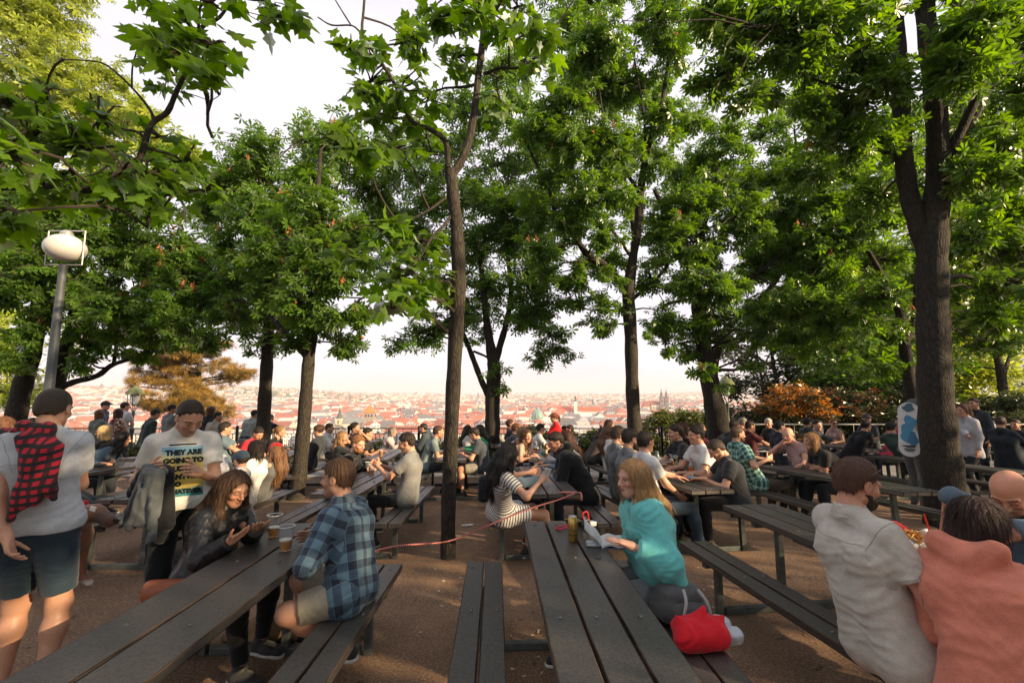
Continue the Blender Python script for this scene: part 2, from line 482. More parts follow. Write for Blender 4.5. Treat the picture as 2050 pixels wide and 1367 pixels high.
# ------------------------------------------------------------------ beer garden tables: one steel frame carries the top and both benches
def wood_mat():
    nt = NT('weathered_boards'); tc = nt.n('ShaderNodeTexCoord'); oi = nt.n('ShaderNodeObjectInfo')
    add = nt.n('ShaderNodeVectorMath', {0: (tc, 'Object')}, operation='ADD')
    sc = nt.n('ShaderNodeVectorMath', {0: (oi, 'Location'), 1: (3.7, 1.3, 0)}, operation='MULTIPLY'); nt.t.links.new(sc.outputs[0], add.inputs[1])
    at = nt.n('ShaderNodeAttribute', attribute_name='board')
    add2 = nt.n('ShaderNodeVectorMath', {0: add, 1: (at, 'Vector')}, operation='ADD')
    m1 = nt.n('ShaderNodeMapping', {'Vector': add2, 'Scale': (15, 0.55, 15)}); m2 = nt.n('ShaderNodeMapping', {'Vector': add2, 'Scale': (90, 3, 90)})
    g1 = noise(nt, (m1, 'Vector'), 1.0, 5, 0.6, 0.6); g2 = noise(nt, (m2, 'Vector'), 1.0, 3, 0.7)
    blot = noise(nt, (add2, 'Vector'), 3.2, 5, 0.65); wear = noise(nt, (add2, 'Vector'), 11, 6, 0.75)
    c = nt.ramp(g1, [(0.40, (0.004, 0.0025, 0.002)), (0.5, (0.028, 0.018, 0.014)), (0.60, (0.125, 0.080, 0.058))])
    c = nt.mix(0.5, c, nt.ramp(g2, [(0.42, (0.003, 0.002, 0.0016)), (0.5, (0.03, 0.019, 0.015)), (0.58, (0.12, 0.077, 0.058))]))
    c = nt.mix(nt.ramp(blot, [(0.5, (0, 0, 0)), (0.72, (0.4, 0.4, 0.4))]), c, (0.045, 0.034, 0.029))
    c = nt.mix(nt.ramp(wear, [(0.62, (0, 0, 0)), (0.76, (0.6, 0.6, 0.6))]), c, (0.13, 0.10, 0.085))
    ro = nt.ramp(blot, [(0.35, (0.5,) * 3), (0.65, (0.75,) * 3)])
    h = nt.math('MULTIPLY_ADD', g2, 0.5, g1)
    p = nt.bsdf(c, ro, h, 0.6, 0.010); p.inputs['Specular IOR Level'].default_value = 0.13; return nt.m
WOOD = wood_mat()
STEEL = plain((0.10, 0.115, 0.11), 0.5, 0.5, 0.35, 14, 0.15, 'galvanised_steel')
BOLT = plain((0.13, 0.125, 0.12), 0.45, 0.8, 0.3, 90, name='bolt_steel')
TL, TW, BW, GAP = 2.4, 0.51, 0.27, 0.17       # table length, width, bench width, gap
TOPZ, SEATZ = 0.75, 0.45
def boards(n, width, z, thick, x0=0.0, seed=0, bolts=True):
    """n boards side by side, each with slightly rounded worn edges; origin at the frame's middle"""
    mb = MB(); g = 0.012; w = (width - g * (n - 1)) / n; r = random.Random(seed)
    for i in range(n):
        cx = x0 - width / 2 + w / 2 + i * (w + g)
        mb.box((cx, r.uniform(-.006, .006), z - thick / 2 + r.uniform(-.002, .002)), (w, TL, thick), bevel=0.006)
        if bolts:
            mb.mi = 1
            for yy in (-TL / 2 + 0.12, -TL / 2 + 0.82, TL / 2 - 0.82, TL / 2 - 0.12):
                mb.lathe((cx + r.uniform(-.02, .02), yy, z - 0.001), [(0.013, 0), (0.012, 0.005), (0.006, 0.009), (0.0, 0.0095)], 8)
            mb.mi = 0
    me = mb.mesh('boards', [WOOD, BOLT])
    ids = np.zeros((len(me.vertices), 3), np.float32); co = np.empty(len(me.vertices) * 3, np.float32); me.vertices.foreach_get('co', co)
    bi = np.floor((co.reshape(-1, 3)[:, 0] - x0 + width / 2) / (w + g)); ids[:, 0] = bi * 7.13; ids[:, 1] = bi * 3.3
    a = me.attributes.new('board', 'FLOAT_VECTOR', 'POINT'); a.data.foreach_set('vector', ids.ravel())
    return me
BX = TW / 2 + GAP + BW / 2
ME_TOP3, ME_TOP2 = boards(3, TW, TOPZ, 0.045, seed=1), boards(2, TW, TOPZ, 0.045, seed=2)
ME_BENCH = boards(2, BW, SEATZ, 0.045, seed=3)
def leg_mesh(kind):
    mb = MB(); s = 0.05
    if kind == 'table':
        mb.box((0, 0, (TOPZ - 0.09) / 2), (s, s, TOPZ - 0.09), bevel=0.004); mb.box((0, 0, TOPZ - 0.0675), (TW - 0.06, s, 0.045), bevel=0.004)
    else:
        mb.box((0, 0, (SEATZ - 0.085) / 2), (s, s, SEATZ - 0.085), bevel=0.004); mb.box((0, 0, SEATZ - 0.065), (BW - 0.03, s, 0.04), bevel=0.004)
    return mb.mesh('steel_leg', STEEL)
ME_TLEG, ME_BLEG = leg_mesh('table'), leg_mesh('bench')
mb = MB()
hw = BX - 0.025
for s in (-1, 1): mb.box((s * (hw / 2 + 0.0), 0, 0.026), (hw - 0.052, 0.05, 0.05), bevel=0.004)
ME_RAIL = mb.mesh('ground_rail', STEEL)
TABLES = {}
def table(key, x, ynear, label, yaw=0.0, n=3, left=True, right=True):
    """x, ynear: middle of the end nearest the camera; yaw: degrees turned to the left"""
    a = R(yaw); yc = ynear + math.cos(a) * TL / 2; xc = x - math.sin(a) * TL / 2
    root = empty('picnic_table', (xc, yc, G(yc)), a)
    if yc > 4.2: root.rotation_euler = (-0.035, 0, a)
    tag(root, label, 'picnic table', 'picnic tables of the beer garden')
    link('tabletop', ME_TOP3 if n == 3 else ME_TOP2, root)
    for s, on in ((-1, left), (1, right)):
        if on: link('bench_seat', ME_BENCH, root, (s * BX, 0, 0))
    for yy in (-TL / 2 + 0.38, TL / 2 - 0.38):
        link('leg', ME_TLEG, root, (0, yy, 0)); link('rail', ME_RAIL, root, (0, yy, 0))
        for s, on in ((-1, left), (1, right)):
            if on: link('leg', ME_BLEG, root, (s * BX, yy, 0))
    TABLES[key] = (xc, yc, a)
    return root
def on_table(key, u, v):
    """point on a tabletop: u across (-.25..+.25), v along from the near end (0..2.4)"""
    xc, yc, a = TABLES[key]
    lx, ly = u, v - TL / 2
    x = xc + lx * math.cos(a) - ly * math.sin(a); y = yc + lx * math.sin(a) + ly * math.cos(a)
    return Vector((x, y, G(y) + TOPZ + 0.002))
TDEF = [
 ('T1', 0.43, 1.37, 2.0, 3, 'wet dark picnic table with open book, gold can and camera on it'),
 ('T2', 0.46, 4.87, 2.5, 3, 'picnic table where the woman in the striped dress sits, red leash tied to its corner'),
 ('T3', 0.55, 8.25, 2.5, 3, 'picnic table with green bottle by the smiling woman in beige top'),
 ('T4', 1.05, 11.5, 2.5, 3, 'picnic table by the black railing below the woman in red'),
 ('M3', -1.08, 8.2, 2.5, 3, 'picnic table right behind the slim forked tree trunk'),
 ('L1', -1.54, 1.3, 0.0, 2, 'dark two board picnic table with two beer cups, woman in leather jacket beside it'),
 ('L2', -1.85, 4.87, 1.0, 3, 'picnic table with two beers and sunglasses between bearded man and grey shirt man'),
 ('L3', -2.47, 8.2, 4.0, 3, 'pale picnic table with one full beer in front of the railing'),
 ('L4', -2.6, 11.5, 3.0, 3, 'far picnic table at the railing between grey haired woman and hooded man'),
 ('LL2', -3.80, 4.55, 1.5, 3, 'picnic table whose bench holds the girls with black bob and red bandana'),
 ('LL3', -4.55, 8.2, 2.0, 3, 'picnic table behind the leaning slim trunk where a woman in dark cardigan sits'),
 ('LLL2', -6.15, 5.0, 1.0, 3, 'sunlit grey picnic table behind the man in slogan T-shirt'),
 ('LLL3', -6.9, 8.4, 1.0, 3, 'picnic table under the dark trunk at the far side of the gravel'),
 ('F2', -8.3, 5.6, 1.0, 3, 'picnic table beside the man with checked jacket over his shoulder'),
 ('R1', 2.50, 1.95, 8.0, 3, 'weathered empty-ended picnic table next to the man in pale grey shirt'),
 ('R2', 2.20, 5.1, 8.0, 3, 'crowded picnic table full of beer cups and bottles'),
 ('R3', 2.55, 8.5, 8.0, 3, 'picnic table with open menu behind the three men in tees'),
 ('D2', 4.42, 5.0, 6.0, 3, 'picnic table with two beers where the bald man eats'),
 ('D3', 4.45, 8.5, 6.0, 3, 'picnic table with white papers behind the man in green plaid'),
 ('E3', 7.25, 6.6, 3.0, 3, 'empty reddish picnic table passing behind the thick trunk'),
 ('E4', 8.1, 10.3, 3.0, 3, 'picnic table by the grey railing with the smiling man in black'),
 ('LL4', -4.1, 11.4, 2.0, 3, 'far picnic table at the railing behind the dark cardigan woman'),
 ('M4', -0.52, 11.4, 2.5, 3, 'far picnic table just right of the slim maple trunk'),
 ('D4', 6.05, 9.1, 3.0, 3, 'picnic table before the orange shrub with navy jacket man'),
 ('F3', 10.3, 7.6, 3.0, 3, 'picnic table behind the standing woman in grey blouse'),
]
for k, x, y, yaw, n, lab in TDEF: table(k, x, y, lab, yaw, n)

# ------------------------------------------------------------------ railings
IRON = plain((0.018, 0.019, 0.02), 0.5, 0.6, 0.3, 20, name='black_iron')
GALV = plain((0.42, 0.44, 0.45), 0.4, 0.7, 0.15, 20, name='galvanised_tube')
FY = 14.3
def railing(name, x0, x1, y, z, h, step, bars, m, label, rail2, r=0.018):
    root = empty(name, (x0, y, z)); tag(root, label, 'railing')
    L = x1 - x0
    mb = MB()
    mb.box((L / 2, 0, h - 0.015), (L, 0.04, 0.03)); mb.box((L / 2, 0, h - rail2), (L, 0.028, 0.022)); mb.box((L / 2, 0, 0.10), (L, 0.028, 0.022))
    x = bars / 2
    while x < L:
        mb.box((x, 0, (0.111 + h - rail2 - 0.011) / 2), (0.014, 0.014, h - rail2 - 0.122)); x += bars
        if int(x / bars) % 2 == 0: mb.box((x - bars * 0.5, 0, h - rail2 / 2 - 0.01), (0.012, 0.012, rail2 - 0.041))
    mb.build('rail_and_bars', m, root)
    n = int(round(L / step)); pm = None
    for i in range(n + 1):
        if pm is None:
            p = MB(); p.box((0, 0.0, h / 2 + 0.02), (r * 3.6, r * 3.6, h + 0.04), bevel=0.004); p.lathe((0, 0, h + 0.04), [(r * 1.8, 0), (r * 2.2, 0.012), (r * 1.6, 0.03), (0.0, 0.045)], 10)
            pm = p.mesh('post', m)
        link('post', pm, root, (i * L / n, 0.0015, 0))
    return root
railing('black_railing', -19.75, 6.5, FY, G(FY), 1.08, 1.9, 0.13, IRON, 'long black iron railing with thin bars closing the terrace', 0.17)
railing('grey_railing', 6.75, 22.5, 14.0, G(14), 1.22, 1.3, 0.30, GALV, 'pale galvanised railing in front of the dark shrubs', 0.62)

# ------------------------------------------------------------------ lamps
g = NT('opal_glass'); g.bsdf((0.52, 0.52, 0.52), 0.2, Subsurface_Weight=0.2); OPAL = g.m
def globe_lamp(px, py, t, label, rad=0.26):
    top = W(px, py, t); gz = G(top.y); root = empty('globe_lamp', (top.x, top.y, gz)); tag(root, label, 'street lamp', 'globe lamps of the garden')
    H = top.z - gz; r = rad
    mb = MB(); mb.lathe((0, 0, 0), [(0.085, 0), (0.085, 1.1), (0.068, 1.15), (0.050, H - r * 1.1), (0.042, H - r * 1.02)], 16); mb.build('pole', plain((0.075, 0.085, 0.095), 0.6, 0.2, 0.2, 8, name='lamp_pole_paint'), root, 'auto')
    mb = MB(); prof = [(r * math.sin(q) * 1.02, H - 0.83 * r * math.cos(q)) for q in np.linspace(0.12, math.pi - 0.3, 22)]
    mb.lathe((0, 0, 0), prof, 28)
    mb.build('globe', OPAL, root, True)
    mb = MB(); k = r * 1.12; f = 0.011
    for s in (-1, 1): mb.tube([(s * k, 0, H - r * 1.05), (s * k, 0, H + r * 1.08)], f, 6)
    for z in (H - r * 1.05, H + r * 1.08): mb.tube([(-k, 0, z), (k, 0, z)], f, 6)
    mb.lathe((0, 0, H + r * 0.76), [(0.085, 0), (0.09, 0.03), (0.07, 0.07), (0.04, 0.09)], 14)
    mb.build('bracket', plain((0.4, 0.4, 0.38), 0.45, 0.6, name='bracket_steel'), root)
globe_lamp(131, 497, 7.2, 'tall street lamp with white opal globe in a square bracket')
def hanging_globe(px, py, t, label, ends, rad=0.22):
    c = W(px, py, t); r = rad; root = empty('hanging_globe_lamp', c); tag(root, label, 'lamp', 'globe lamps hung on cables between the trees'); g = MATS.get('opal')
    mb = MB(); mb.lathe((0, 0, 0), [(r * math.sin(q), -r * math.cos(q)) for q in np.linspace(0.02, math.pi - .25, 20)], 26); mb.build('globe', OPAL, root, True)
    mb = MB(); mb.lathe((0, 0, 0), [(.07, r * .93), (.075, r * 1.05), (.03, r * 1.2), (.012, r * 1.7)], 12); mb.build('fitting', plain((.2, .2, .2), .5, .5), root)
    mb = MB(); top = Vector((0, 0, r * 1.7)); e0, e1 = [W(*e) - c for e in ends]; mb.tube([e0, (e0 + top) * .5 - Vector((0, 0, .06)), top, (e1 + top) * .5 - Vector((0, 0, .06)), e1], .007, 5); mb.build('cable', plain((.02, .02, .02), .6), root)
hanging_globe(133, 606, 11.0, 'farther white globe lamp half hidden behind chestnut leaves', ((20, 560, 9.3), (500, 575, 11.4)), .21)
hanging_globe(763, 617, 11.0, 'white globe lamp hanging below the maple leaves near the centre', ((548, 560, 11.5), (975, 590, 12.1)), .18)
def lantern(px, ptop, t, label, hx=0.27):
    top = W(px, ptop, t); x, y = top.x, top.y; z0 = G(min(y, 15)) if y < 15.2 else terrain(x, y)
    root = empty('park_lantern', (x, y, z0)); tag(root, label, 'lamp', 'old style park lanterns'); H = top.z - z0
    ir = plain((0.035, 0.05, 0.04), 0.45, 0.5, 0.25, name='green_iron')
    mb = MB(); mb.lathe((0, 0, 0), [(0.11, 0), (0.11, 0.25), (0.07, 0.32), (0.055, 0.9), (0.075, 0.95), (0.05, 1.0), (0.035, H - 1.02), (0.07, H - 0.99), (0.05, H - 0.93), (0.03, H - 0.9)], 12); mb.build('pole', ir, root, 'auto')
    mb = MB()
    for q in range(4):
        a = q * math.pi / 2 + 0.4; c, s = math.cos(a), math.sin(a)
        mb.tube([(0.03 * c, 0.03 * s, H - 0.9), (0.10 * c, 0.10 * s, H - 0.72), (0.19 * c, 0.19 * s, H - 0.55), (0.2 * c, 0.2 * s, H - 0.3)], 0.012, 6)
    mb.build('arms', ir, root)
    mb = MB(); mb.lathe((0, 0, 0), [(hx, H - 0.31), (hx * 1.02, H - 0.28), (hx * 0.82, H - 0.2), (hx * 0.62, H - 0.12), (hx * 0.28, H - 0.08), (hx * 0.24, H - 0.05), (hx * 0.12, H - 0.01), (0.0, H)], 18)
    mb.build('lamp_shade', plain((0.14, 0.16, 0.07), 0.45, 0.3, 0.2, name='shade_enamel'), root, 'auto')
    mb = MB(); mb.lathe((0, 0, 0), [(0.04, H - 0.7), (0.12, H - 0.58), (0.13, H - 0.34), (0.1, H - 0.312)], 14)
    g = NT('lantern_glass'); g.bsdf((0.75, 0.78, 0.76), 0.15, Transmission_Weight=0.6); mb.build('glass', g.m, root, True)
lantern(272, 771, 15.6, 'olive green park lantern standing beyond the railing in front of red roofs')
lantern(1453, 752, 15.4, 'dark park lantern beside the thick knotty trunk and orange shrub')

# ------------------------------------------------------------------ the city in the valley
def wall_mat(c):
    nt = NT('plaster_with_windows'); tc = nt.n('ShaderNodeTexCoord'); sp = nt.n('ShaderNodeSeparateXYZ', {0: (tc, 'Object')}); oi = nt.n('ShaderNodeObjectInfo')
    xy = nt.math('ADD', (sp, 0), (sp, 1)); cb = nt.n('ShaderNodeCombineXYZ', {0: xy, 1: (sp, 2)})
    b = nt.n('ShaderNodeTexBrick', {'Vector': cb, 'Scale': 1.0, 'Mortar Size': 1.05, 'Brick Width': 3.4, 'Row Height': 3.5, 'Mortar Smooth': 0.0}, offset=0.0)
    w = nt.mix((oi, 'Random'), c, scol(c, 0.75)); w2 = nt.mix(nt.math('MULTIPLY', nt.math('SINE', nt.math('MULTIPLY', (oi, 'Random'), 91.0)), 0.3, clamp=True), w, (0.55, 0.42, 0.26))
    col = nt.mix((b, 'Fac'), (0.06, 0.065, 0.075), w2)
    nt.bsdf(col, 0.85); return nt.m
def roof_mat(c):
    nt = NT('roof_tiles'); oi = nt.n('ShaderNodeObjectInfo'); v = objco(nt, (0.35, 0.35, 2.5))
    n = noise(nt, v, 1.0, 5); a = nt.ramp(n, [(0.3, scol(c, 0.7)), (0.7, scol(c, 1.25))])
    col = nt.mix(nt.math('MULTIPLY', (oi, 'Random'), 0.6), a, scol(c, 0.55)); nt.bsdf(col, 0.8); return nt.m
WALLS = [wall_mat(c) for c in ((0.68, 0.64, 0.6), (0.68, 0.6, 0.5), (0.62, 0.52, 0.47), (0.74, 0.73, 0.72))]
ROOFS = [roof_mat(c) for c in ((0.36, 0.135, 0.09), (0.28, 0.10, 0.075), (0.17, 0.17, 0.18), (0.48, 0.46, 0.45))]
WNAME = ['cream', 'ochre', 'pinkish', 'white']; RNAME = ['orange tiled', 'dark red tiled', 'slate grey', 'pale metal']
def house_geo(w, d, h, rh, hip, flat):
    x, y = w / 2, d / 2
    if flat:
        v = [(-x, -y, 0), (x, -y, 0), (x, y, 0), (-x, y, 0), (-x, -y, h), (x, -y, h), (x, y, h), (-x, y, h), (-x * .9, -y * .8, h + rh * .5), (x * .9, -y * .8, h + rh * .5), (x * .9, y * .8, h + rh * .5), (-x * .9, y * .8, h + rh * .5)]
        f = [(0, 1, 5, 4), (1, 2, 6, 5), (2, 3, 7, 6), (3, 0, 4, 7)]; g = [(4, 5, 9, 8), (5, 6, 10, 9), (6, 7, 11, 10), (7, 4, 8, 11), (8, 9, 10, 11)]
        return v, [f + g, []], [0] * 4 + [1] * 5
    e = 0.5; q = x - (d * 0.42 if hip else 0); q = max(q, 1)
    v = [(-x, -y, 0), (x, -y, 0), (x, y, 0), (-x, y, 0), (-x, -y, h), (x, -y, h), (x, y, h), (-x, y, h),
         (-x - e, -y - e, h), (x + e, -y - e, h), (x + e, y + e, h), (-x - e, y + e, h), (-q - (0 if hip else e), 0, h + rh), (q + (0 if hip else e), 0, h + rh),
         (x * .3, -1 + y * .4, h), (x * .3 + 1.4, -1 + y * .4, h), (x * .3 + 1.4, y * .4, h), (x * .3, y * .4, h), (x * .3, -1 + y * .4, h + rh + .8), (x * .3 + 1.4, -1 + y * .4, h + rh + .8), (x * .3 + 1.4, y * .4, h + rh + .8), (x * .3, y * .4, h + rh + .8)]
    q4 = [(0, 1, 5, 4), (1, 2, 6, 5), (2, 3, 7, 6), (3, 0, 4, 7), (8, 9, 13, 12), (10, 11, 12, 13), (8, 9, 10, 11), (14, 15, 19, 18), (15, 16, 20, 19), (16, 17, 21, 20), (17, 14, 18, 21), (18, 19, 20, 21)]
    t3 = [(9, 10, 13), (11, 8, 12)]
    return v, [q4, t3], [0] * 4 + [1, 1, 1] + [0] * 5 + ([1, 1] if hip else [0, 0])
hr = random.Random(5)
HOUSE_GROUP = 'houses of the distant old town'
taken = []
LAND = [(1330, 1100, 60), (1075, 800, 40), (739, 600, 26), (690, 640, 40), (1160, 1000, 80)]
def free(x, y, r):
    for (px, t, rr) in LAND:
        lx = (px - 1025) / FPX * t
        if abs(x - lx) < rr * 0.75 and t - 160 < y < t + 45: return False
    return True
cells = []
y = 430.0
while y < 1750:
    st = 17 + (y - 430) * 0.014
    x = -1.08 * y
    while x < 0.62 * y:
        cells.append((x + hr.uniform(-4, 4), y + hr.uniform(-5, 5))); x += st * hr.uniform(0.9, 1.6)
    y += st * hr.uniform(1.1, 1.7)
cells = [c for c in cells if free(c[0], c[1], 20)]
cells.sort(key=lambda c: c[1])
vis = [c for c in cells if not (-0.1 < c[0] / c[1] < -0.02 and c[1] > 900)]
singles, mass = vis[:285], vis[285:]
MASSV, MASSQ, MASST, MASSMQ, MASSMT = [], [], [], [], []
def add_house(x, y, far=False):
    ri = hr.choices(range(4), (4, 2, 3, 5))[0]; wi = hr.choices(range(4), (4, 2, 2, 4))[0]
    w = hr.uniform(13, 34); d = hr.uniform(11, 16); h = hr.uniform(11, 19); rh = hr.uniform(4.5, 7.5); a = hr.choice((0.0, 0.0, 1.57)) + hr.gauss(0.12, 0.25)
    if far: w *= 1.25; d *= 1.2
    v, fs, mi = house_geo(w, d, h, rh, hr.random() < 0.5, ri == 3)
    z = terrain(x, y) - 1
    return v, fs, mi, (x, y, z), a, wi, ri
for (x, y) in singles:
    v, fs, mi, loc, a, wi, ri = add_house(x, y)
    me = mesh_np('house', v, [np.array(f) for f in fs if f], [WALLS[wi], ROOFS[ri]], False, mi)
    o = link('town_house', me, None, loc); o.rotation_euler = (0, 0, a)
    tag(o, f'small {WNAME[wi]} house with {RNAME[ri]} roof in the old town below the terrace', 'house', HOUSE_GROUP + f', {WNAME[wi]} walls and {RNAME[ri]} roofs')
def far_cells():
    y = 1760.0
    while y < 6500:
        st = 30 + (y - 1700) * 0.018; x = -1.1 * y
        while x < 0.75 * y:
            yield (x + hr.uniform(-9, 9), y + hr.uniform(-12, 12)); x += st * hr.uniform(0.8, 1.7)
        y += st * hr.uniform(1.3, 2.0)
def mass_mesh(name, cl, far):
    V, Q, T, mq, mt = [], [], [], [], []
    for (x, y) in cl:
        v, fs, mi, loc, a, wi, ri = add_house(x, y, far); n = len(V); c, s = math.cos(a), math.sin(a)
        V += [(loc[0] + p[0] * c - p[1] * s, loc[1] + p[0] * s + p[1] * c, loc[2] + p[2]) for p in v]
        Q += [tuple(i + n for i in f) for f in fs[0]]; T += [tuple(i + n for i in f) for f in fs[1]]
        mm = [wi if m == 0 else 4 + ri for m in mi]; mq += mm[:len(fs[0])]; mt += mm[len(fs[0]):]
    o = link(name, mesh_np(name, V, [np.array(Q), np.array(T)], WALLS + ROOFS, False, mq + mt))
    tag(o, 'countless tiled roofs of the old town spreading to the horizon', 'rooftops', None, 'stuff')
mass_mesh('far_rooftops', mass + [c for c in far_cells() if hr.random() < 0.8], True)

def at(px, py, t): return W(px, py, t)
STONE = plain((0.2, 0.18, 0.16), 0.9, 0, 0.3, 0.2, name='dark_stone'); SLATE = plain((0.06, 0.07, 0.08), 0.6, 0, 0.2, 0.3, name='slate')
PALE = plain((0.66, 0.6, 0.5), 0.85, 0, 0.15, 0.3, name='pale_plaster'); REDR = ROOFS[0]; COPPER = plain((0.16, 0.30, 0.25), 0.6, 0.1, 0.25, 0.3, name='green_copper')
DARKW = plain((0.03, 0.03, 0.035), 0.4, name='window_dark')
def spire(mb, c, w, z0, z1, seg=8): mb.lathe((c[0], c[1], 0), [(w, z0), (w * 0.55, z0 + (z1 - z0) * 0.3), (w * 0.25, z0 + (z1 - z0) * 0.65), (0.0, z1)], seg)
# twin spired gothic church
t = 1100; s_ = t / FPX; b = at(1330, 823, t); root = empty('gothic_church', (b.x, b.y, PLAIN)); tag(root, 'dark gothic church with twin pointed spires and red nave roof', 'church')
zt = at(1330, 797, t).z - PLAIN; ztop = at(1330, 775, t).z - PLAIN
for sx in (-1, 1):
    mb = MB(); mb.box((sx * 6, 0, zt / 2), (8.4, 8.4, zt)); mb.build('tower', STONE, root)
    mb = MB(); spire(mb, (sx * 6, 0), 4.2, zt, ztop)
    for ax in (-1, 1):
        for ay in (-1, 1): spire(mb, (sx * 6 + ax * 4, ay * 4), 1.0, zt, zt + 9, 6)
    for q in range(4): spire(mb, (sx * 6 + 2.8 * math.cos(q * 1.57), 2.8 * math.sin(q * 1.57)), 0.7, zt + 9, zt + 17, 5)
    mb.build('spire', SLATE, root)
    mb = MB()
    for zz in (zt - 7, zt - 18, zt - 29): 
        for xx in (-1.6, 1.6): mb.box((sx * 6 + xx, -4.25, zz), (1.7, 0.3, 5.5))
    mb.build('window', DARKW, root)
zr = at(1330, 803, t).z - PLAIN; ze = at(1330, 811, t).z - PLAIN
mb = MB(); mb.box((-18, 8, ze / 2), (26, 16, ze)); mb.build('nave', PALE, root)
mb = MB(); mb.prism([(-31.5, -1, ze), (-31.5, 17, ze), (-31.5, 8, zr)], (27, 0, 0)); mb.build('roof', REDR, root)
mb = MB(); mb.box((-44, 4, (ze - 4) / 2), (15, 14, ze - 4)); mb.build('chapel', PALE, root)
mb = MB(); mb.prism([(-52, -3.5, ze - 4), (-52, 11.5, ze - 4), (-46, 4, zr + 1)], (15, 0, 0)); spire(mb, (-35, 4), 2.4, ze, zr + 9, 8); mb.build('chapel_roof', ROOFS[1], root)
mb = MB()
for i in range(7): mb.box((-30 + i * 3.7, -0.15, ze * 0.7), (1.5, 0.3, ze * 0.36))
mb.build('window', DARKW, root)
# green dome
t = 800; b = at(1076, 850, t); root = empty('domed_church', (b.x, b.y, PLAIN)); tag(root, 'round church with ribbed green copper dome', 'church')
zd = at(1076, 838, t).z - PLAIN; r = 11.0
mb = MB(); mb.lathe((0, 0, 0), [(r * .95, 0), (r * .95, zd - 1), (r * 1.08, zd)], 24); mb.build('drum', PALE, root)
mb = MB(); mb.lathe((0, 0, 0), [(r * math.cos(q), zd + 1.45 * r * math.sin(q)) for q in np.linspace(0, 1.38, 12)], 28); mb.build('dome', COPPER, root, True)
mb = MB()
for k in range(14):
    a = k * 2 * math.pi / 14; mb.tube([((r * 1.01) * math.cos(q) * math.cos(a), (r * 1.01) * math.cos(q) * math.sin(a), zd + 1.465 * r * math.sin(q)) for q in np.linspace(0, 1.36, 9)], 0.35, 4)
mb.build('ribs', plain((0.36, 0.45, 0.4), 0.6, name='pale_copper'), root)
mb = MB(); mb.lathe((0, 0, 0), [(2.2, zd + 15.4), (2.2, zd + 18), (2.6, zd + 18.2), (1.2, zd + 20.5), (0.3, zd + 21), (0.0, zd + 24)], 12); mb.build('lantern_turret', COPPER, root)
mb = MB()
for k in range(12): a = k * math.pi / 6; mb.box((r * 0.952 * math.cos(a), r * 0.952 * math.sin(a), zd - 6), (1.6, 1.6, 5), (0, 0, a))
mb.build('window', DARKW, root)
# square stone water tower
t = 600; b = at(739, 857, t); root = empty('stone_tower', (b.x, b.y, PLAIN), 0.15); tag(root, 'square grey stone tower with bright orange pyramid roof', 'tower')
zt = at(739, 826, t).z - PLAIN; zp = at(739, 809, t).z - PLAIN; w = 15
mb = MB(); mb.box((0, 0, zt / 2), (w, w, zt)); mb.box((0, 0, zt - 8), (w + .8, w + .8, 1)); mb.build('shaft', plain((0.3, 0.25, 0.21), 0.9, 0, 0.3, 0.5, name='tower_stone'), root)
mb = MB(); 
for k in (-1, 0, 1): mb.box((k * 3.6, -w / 2 - .05, zt - 3.6), (1.7, 0.4, 3.4)); mb.box((w / 2 + .05, k * 3.6, zt - 3.6), (0.4, 1.7, 3.4))
mb.box((0, -w / 2 - .05, zt - 14), (1.4, 0.4, 2.6)); mb.build('window', DARKW, root)
mb = MB(); mb.lathe((0, 0, 0), [(w * 0.79, zt), (w * 0.42, zt + (zp - zt) * .42), (w * .1, zt + (zp - zt) * .86), (0.0, zp)], 4); m = mb.mesh('roof', plain((0.62, 0.17, 0.045), 0.8, 0, 0.2, 0.5, name='orange_tiles')); ro = link('roof', m, root); ro.rotation_euler = (0, 0, R(45))
# small church, pale tower with dark needle
t = 640; b = at(679, 855, t); root = empty('parish_church', (b.x, b.y, PLAIN)); tag(root, 'pale church tower with dark needle spire and grey nave roof', 'church')
zt = at(679, 837, t).z - PLAIN; zp = at(679, 813, t).z - PLAIN
mb = MB(); mb.box((0, 0, zt / 2), (8.6, 8.6, zt)); mb.build('tower', plain((0.66, 0.53, 0.36), 0.85, 0, .1, name='sand_plaster'), root)
mb = MB(); mb.lathe((0, 0, 0), [(5.4, zt), (3.1, zt + 4), (1.5, zt + 10), (0.0, zp)], 8); mb.build('spire', SLATE, root)
mb = MB(); mb.box((0, -4.35, zt - 5), (1.6, .3, 4)); mb.build('window', DARKW, root)
mb = MB(); mb.box((20, 3, (zt - 7) / 2), (30, 12, zt - 7)); mb.build('nave', PALE, root)
mb = MB(); mb.prism([(5, -4, zt - 7), (5, 10, zt - 7), (5, 3, zt + 1)], (30, 0, 0)); mb.build('roof', plain((0.2, 0.22, 0.22), 0.7, name='grey_roof'), root)
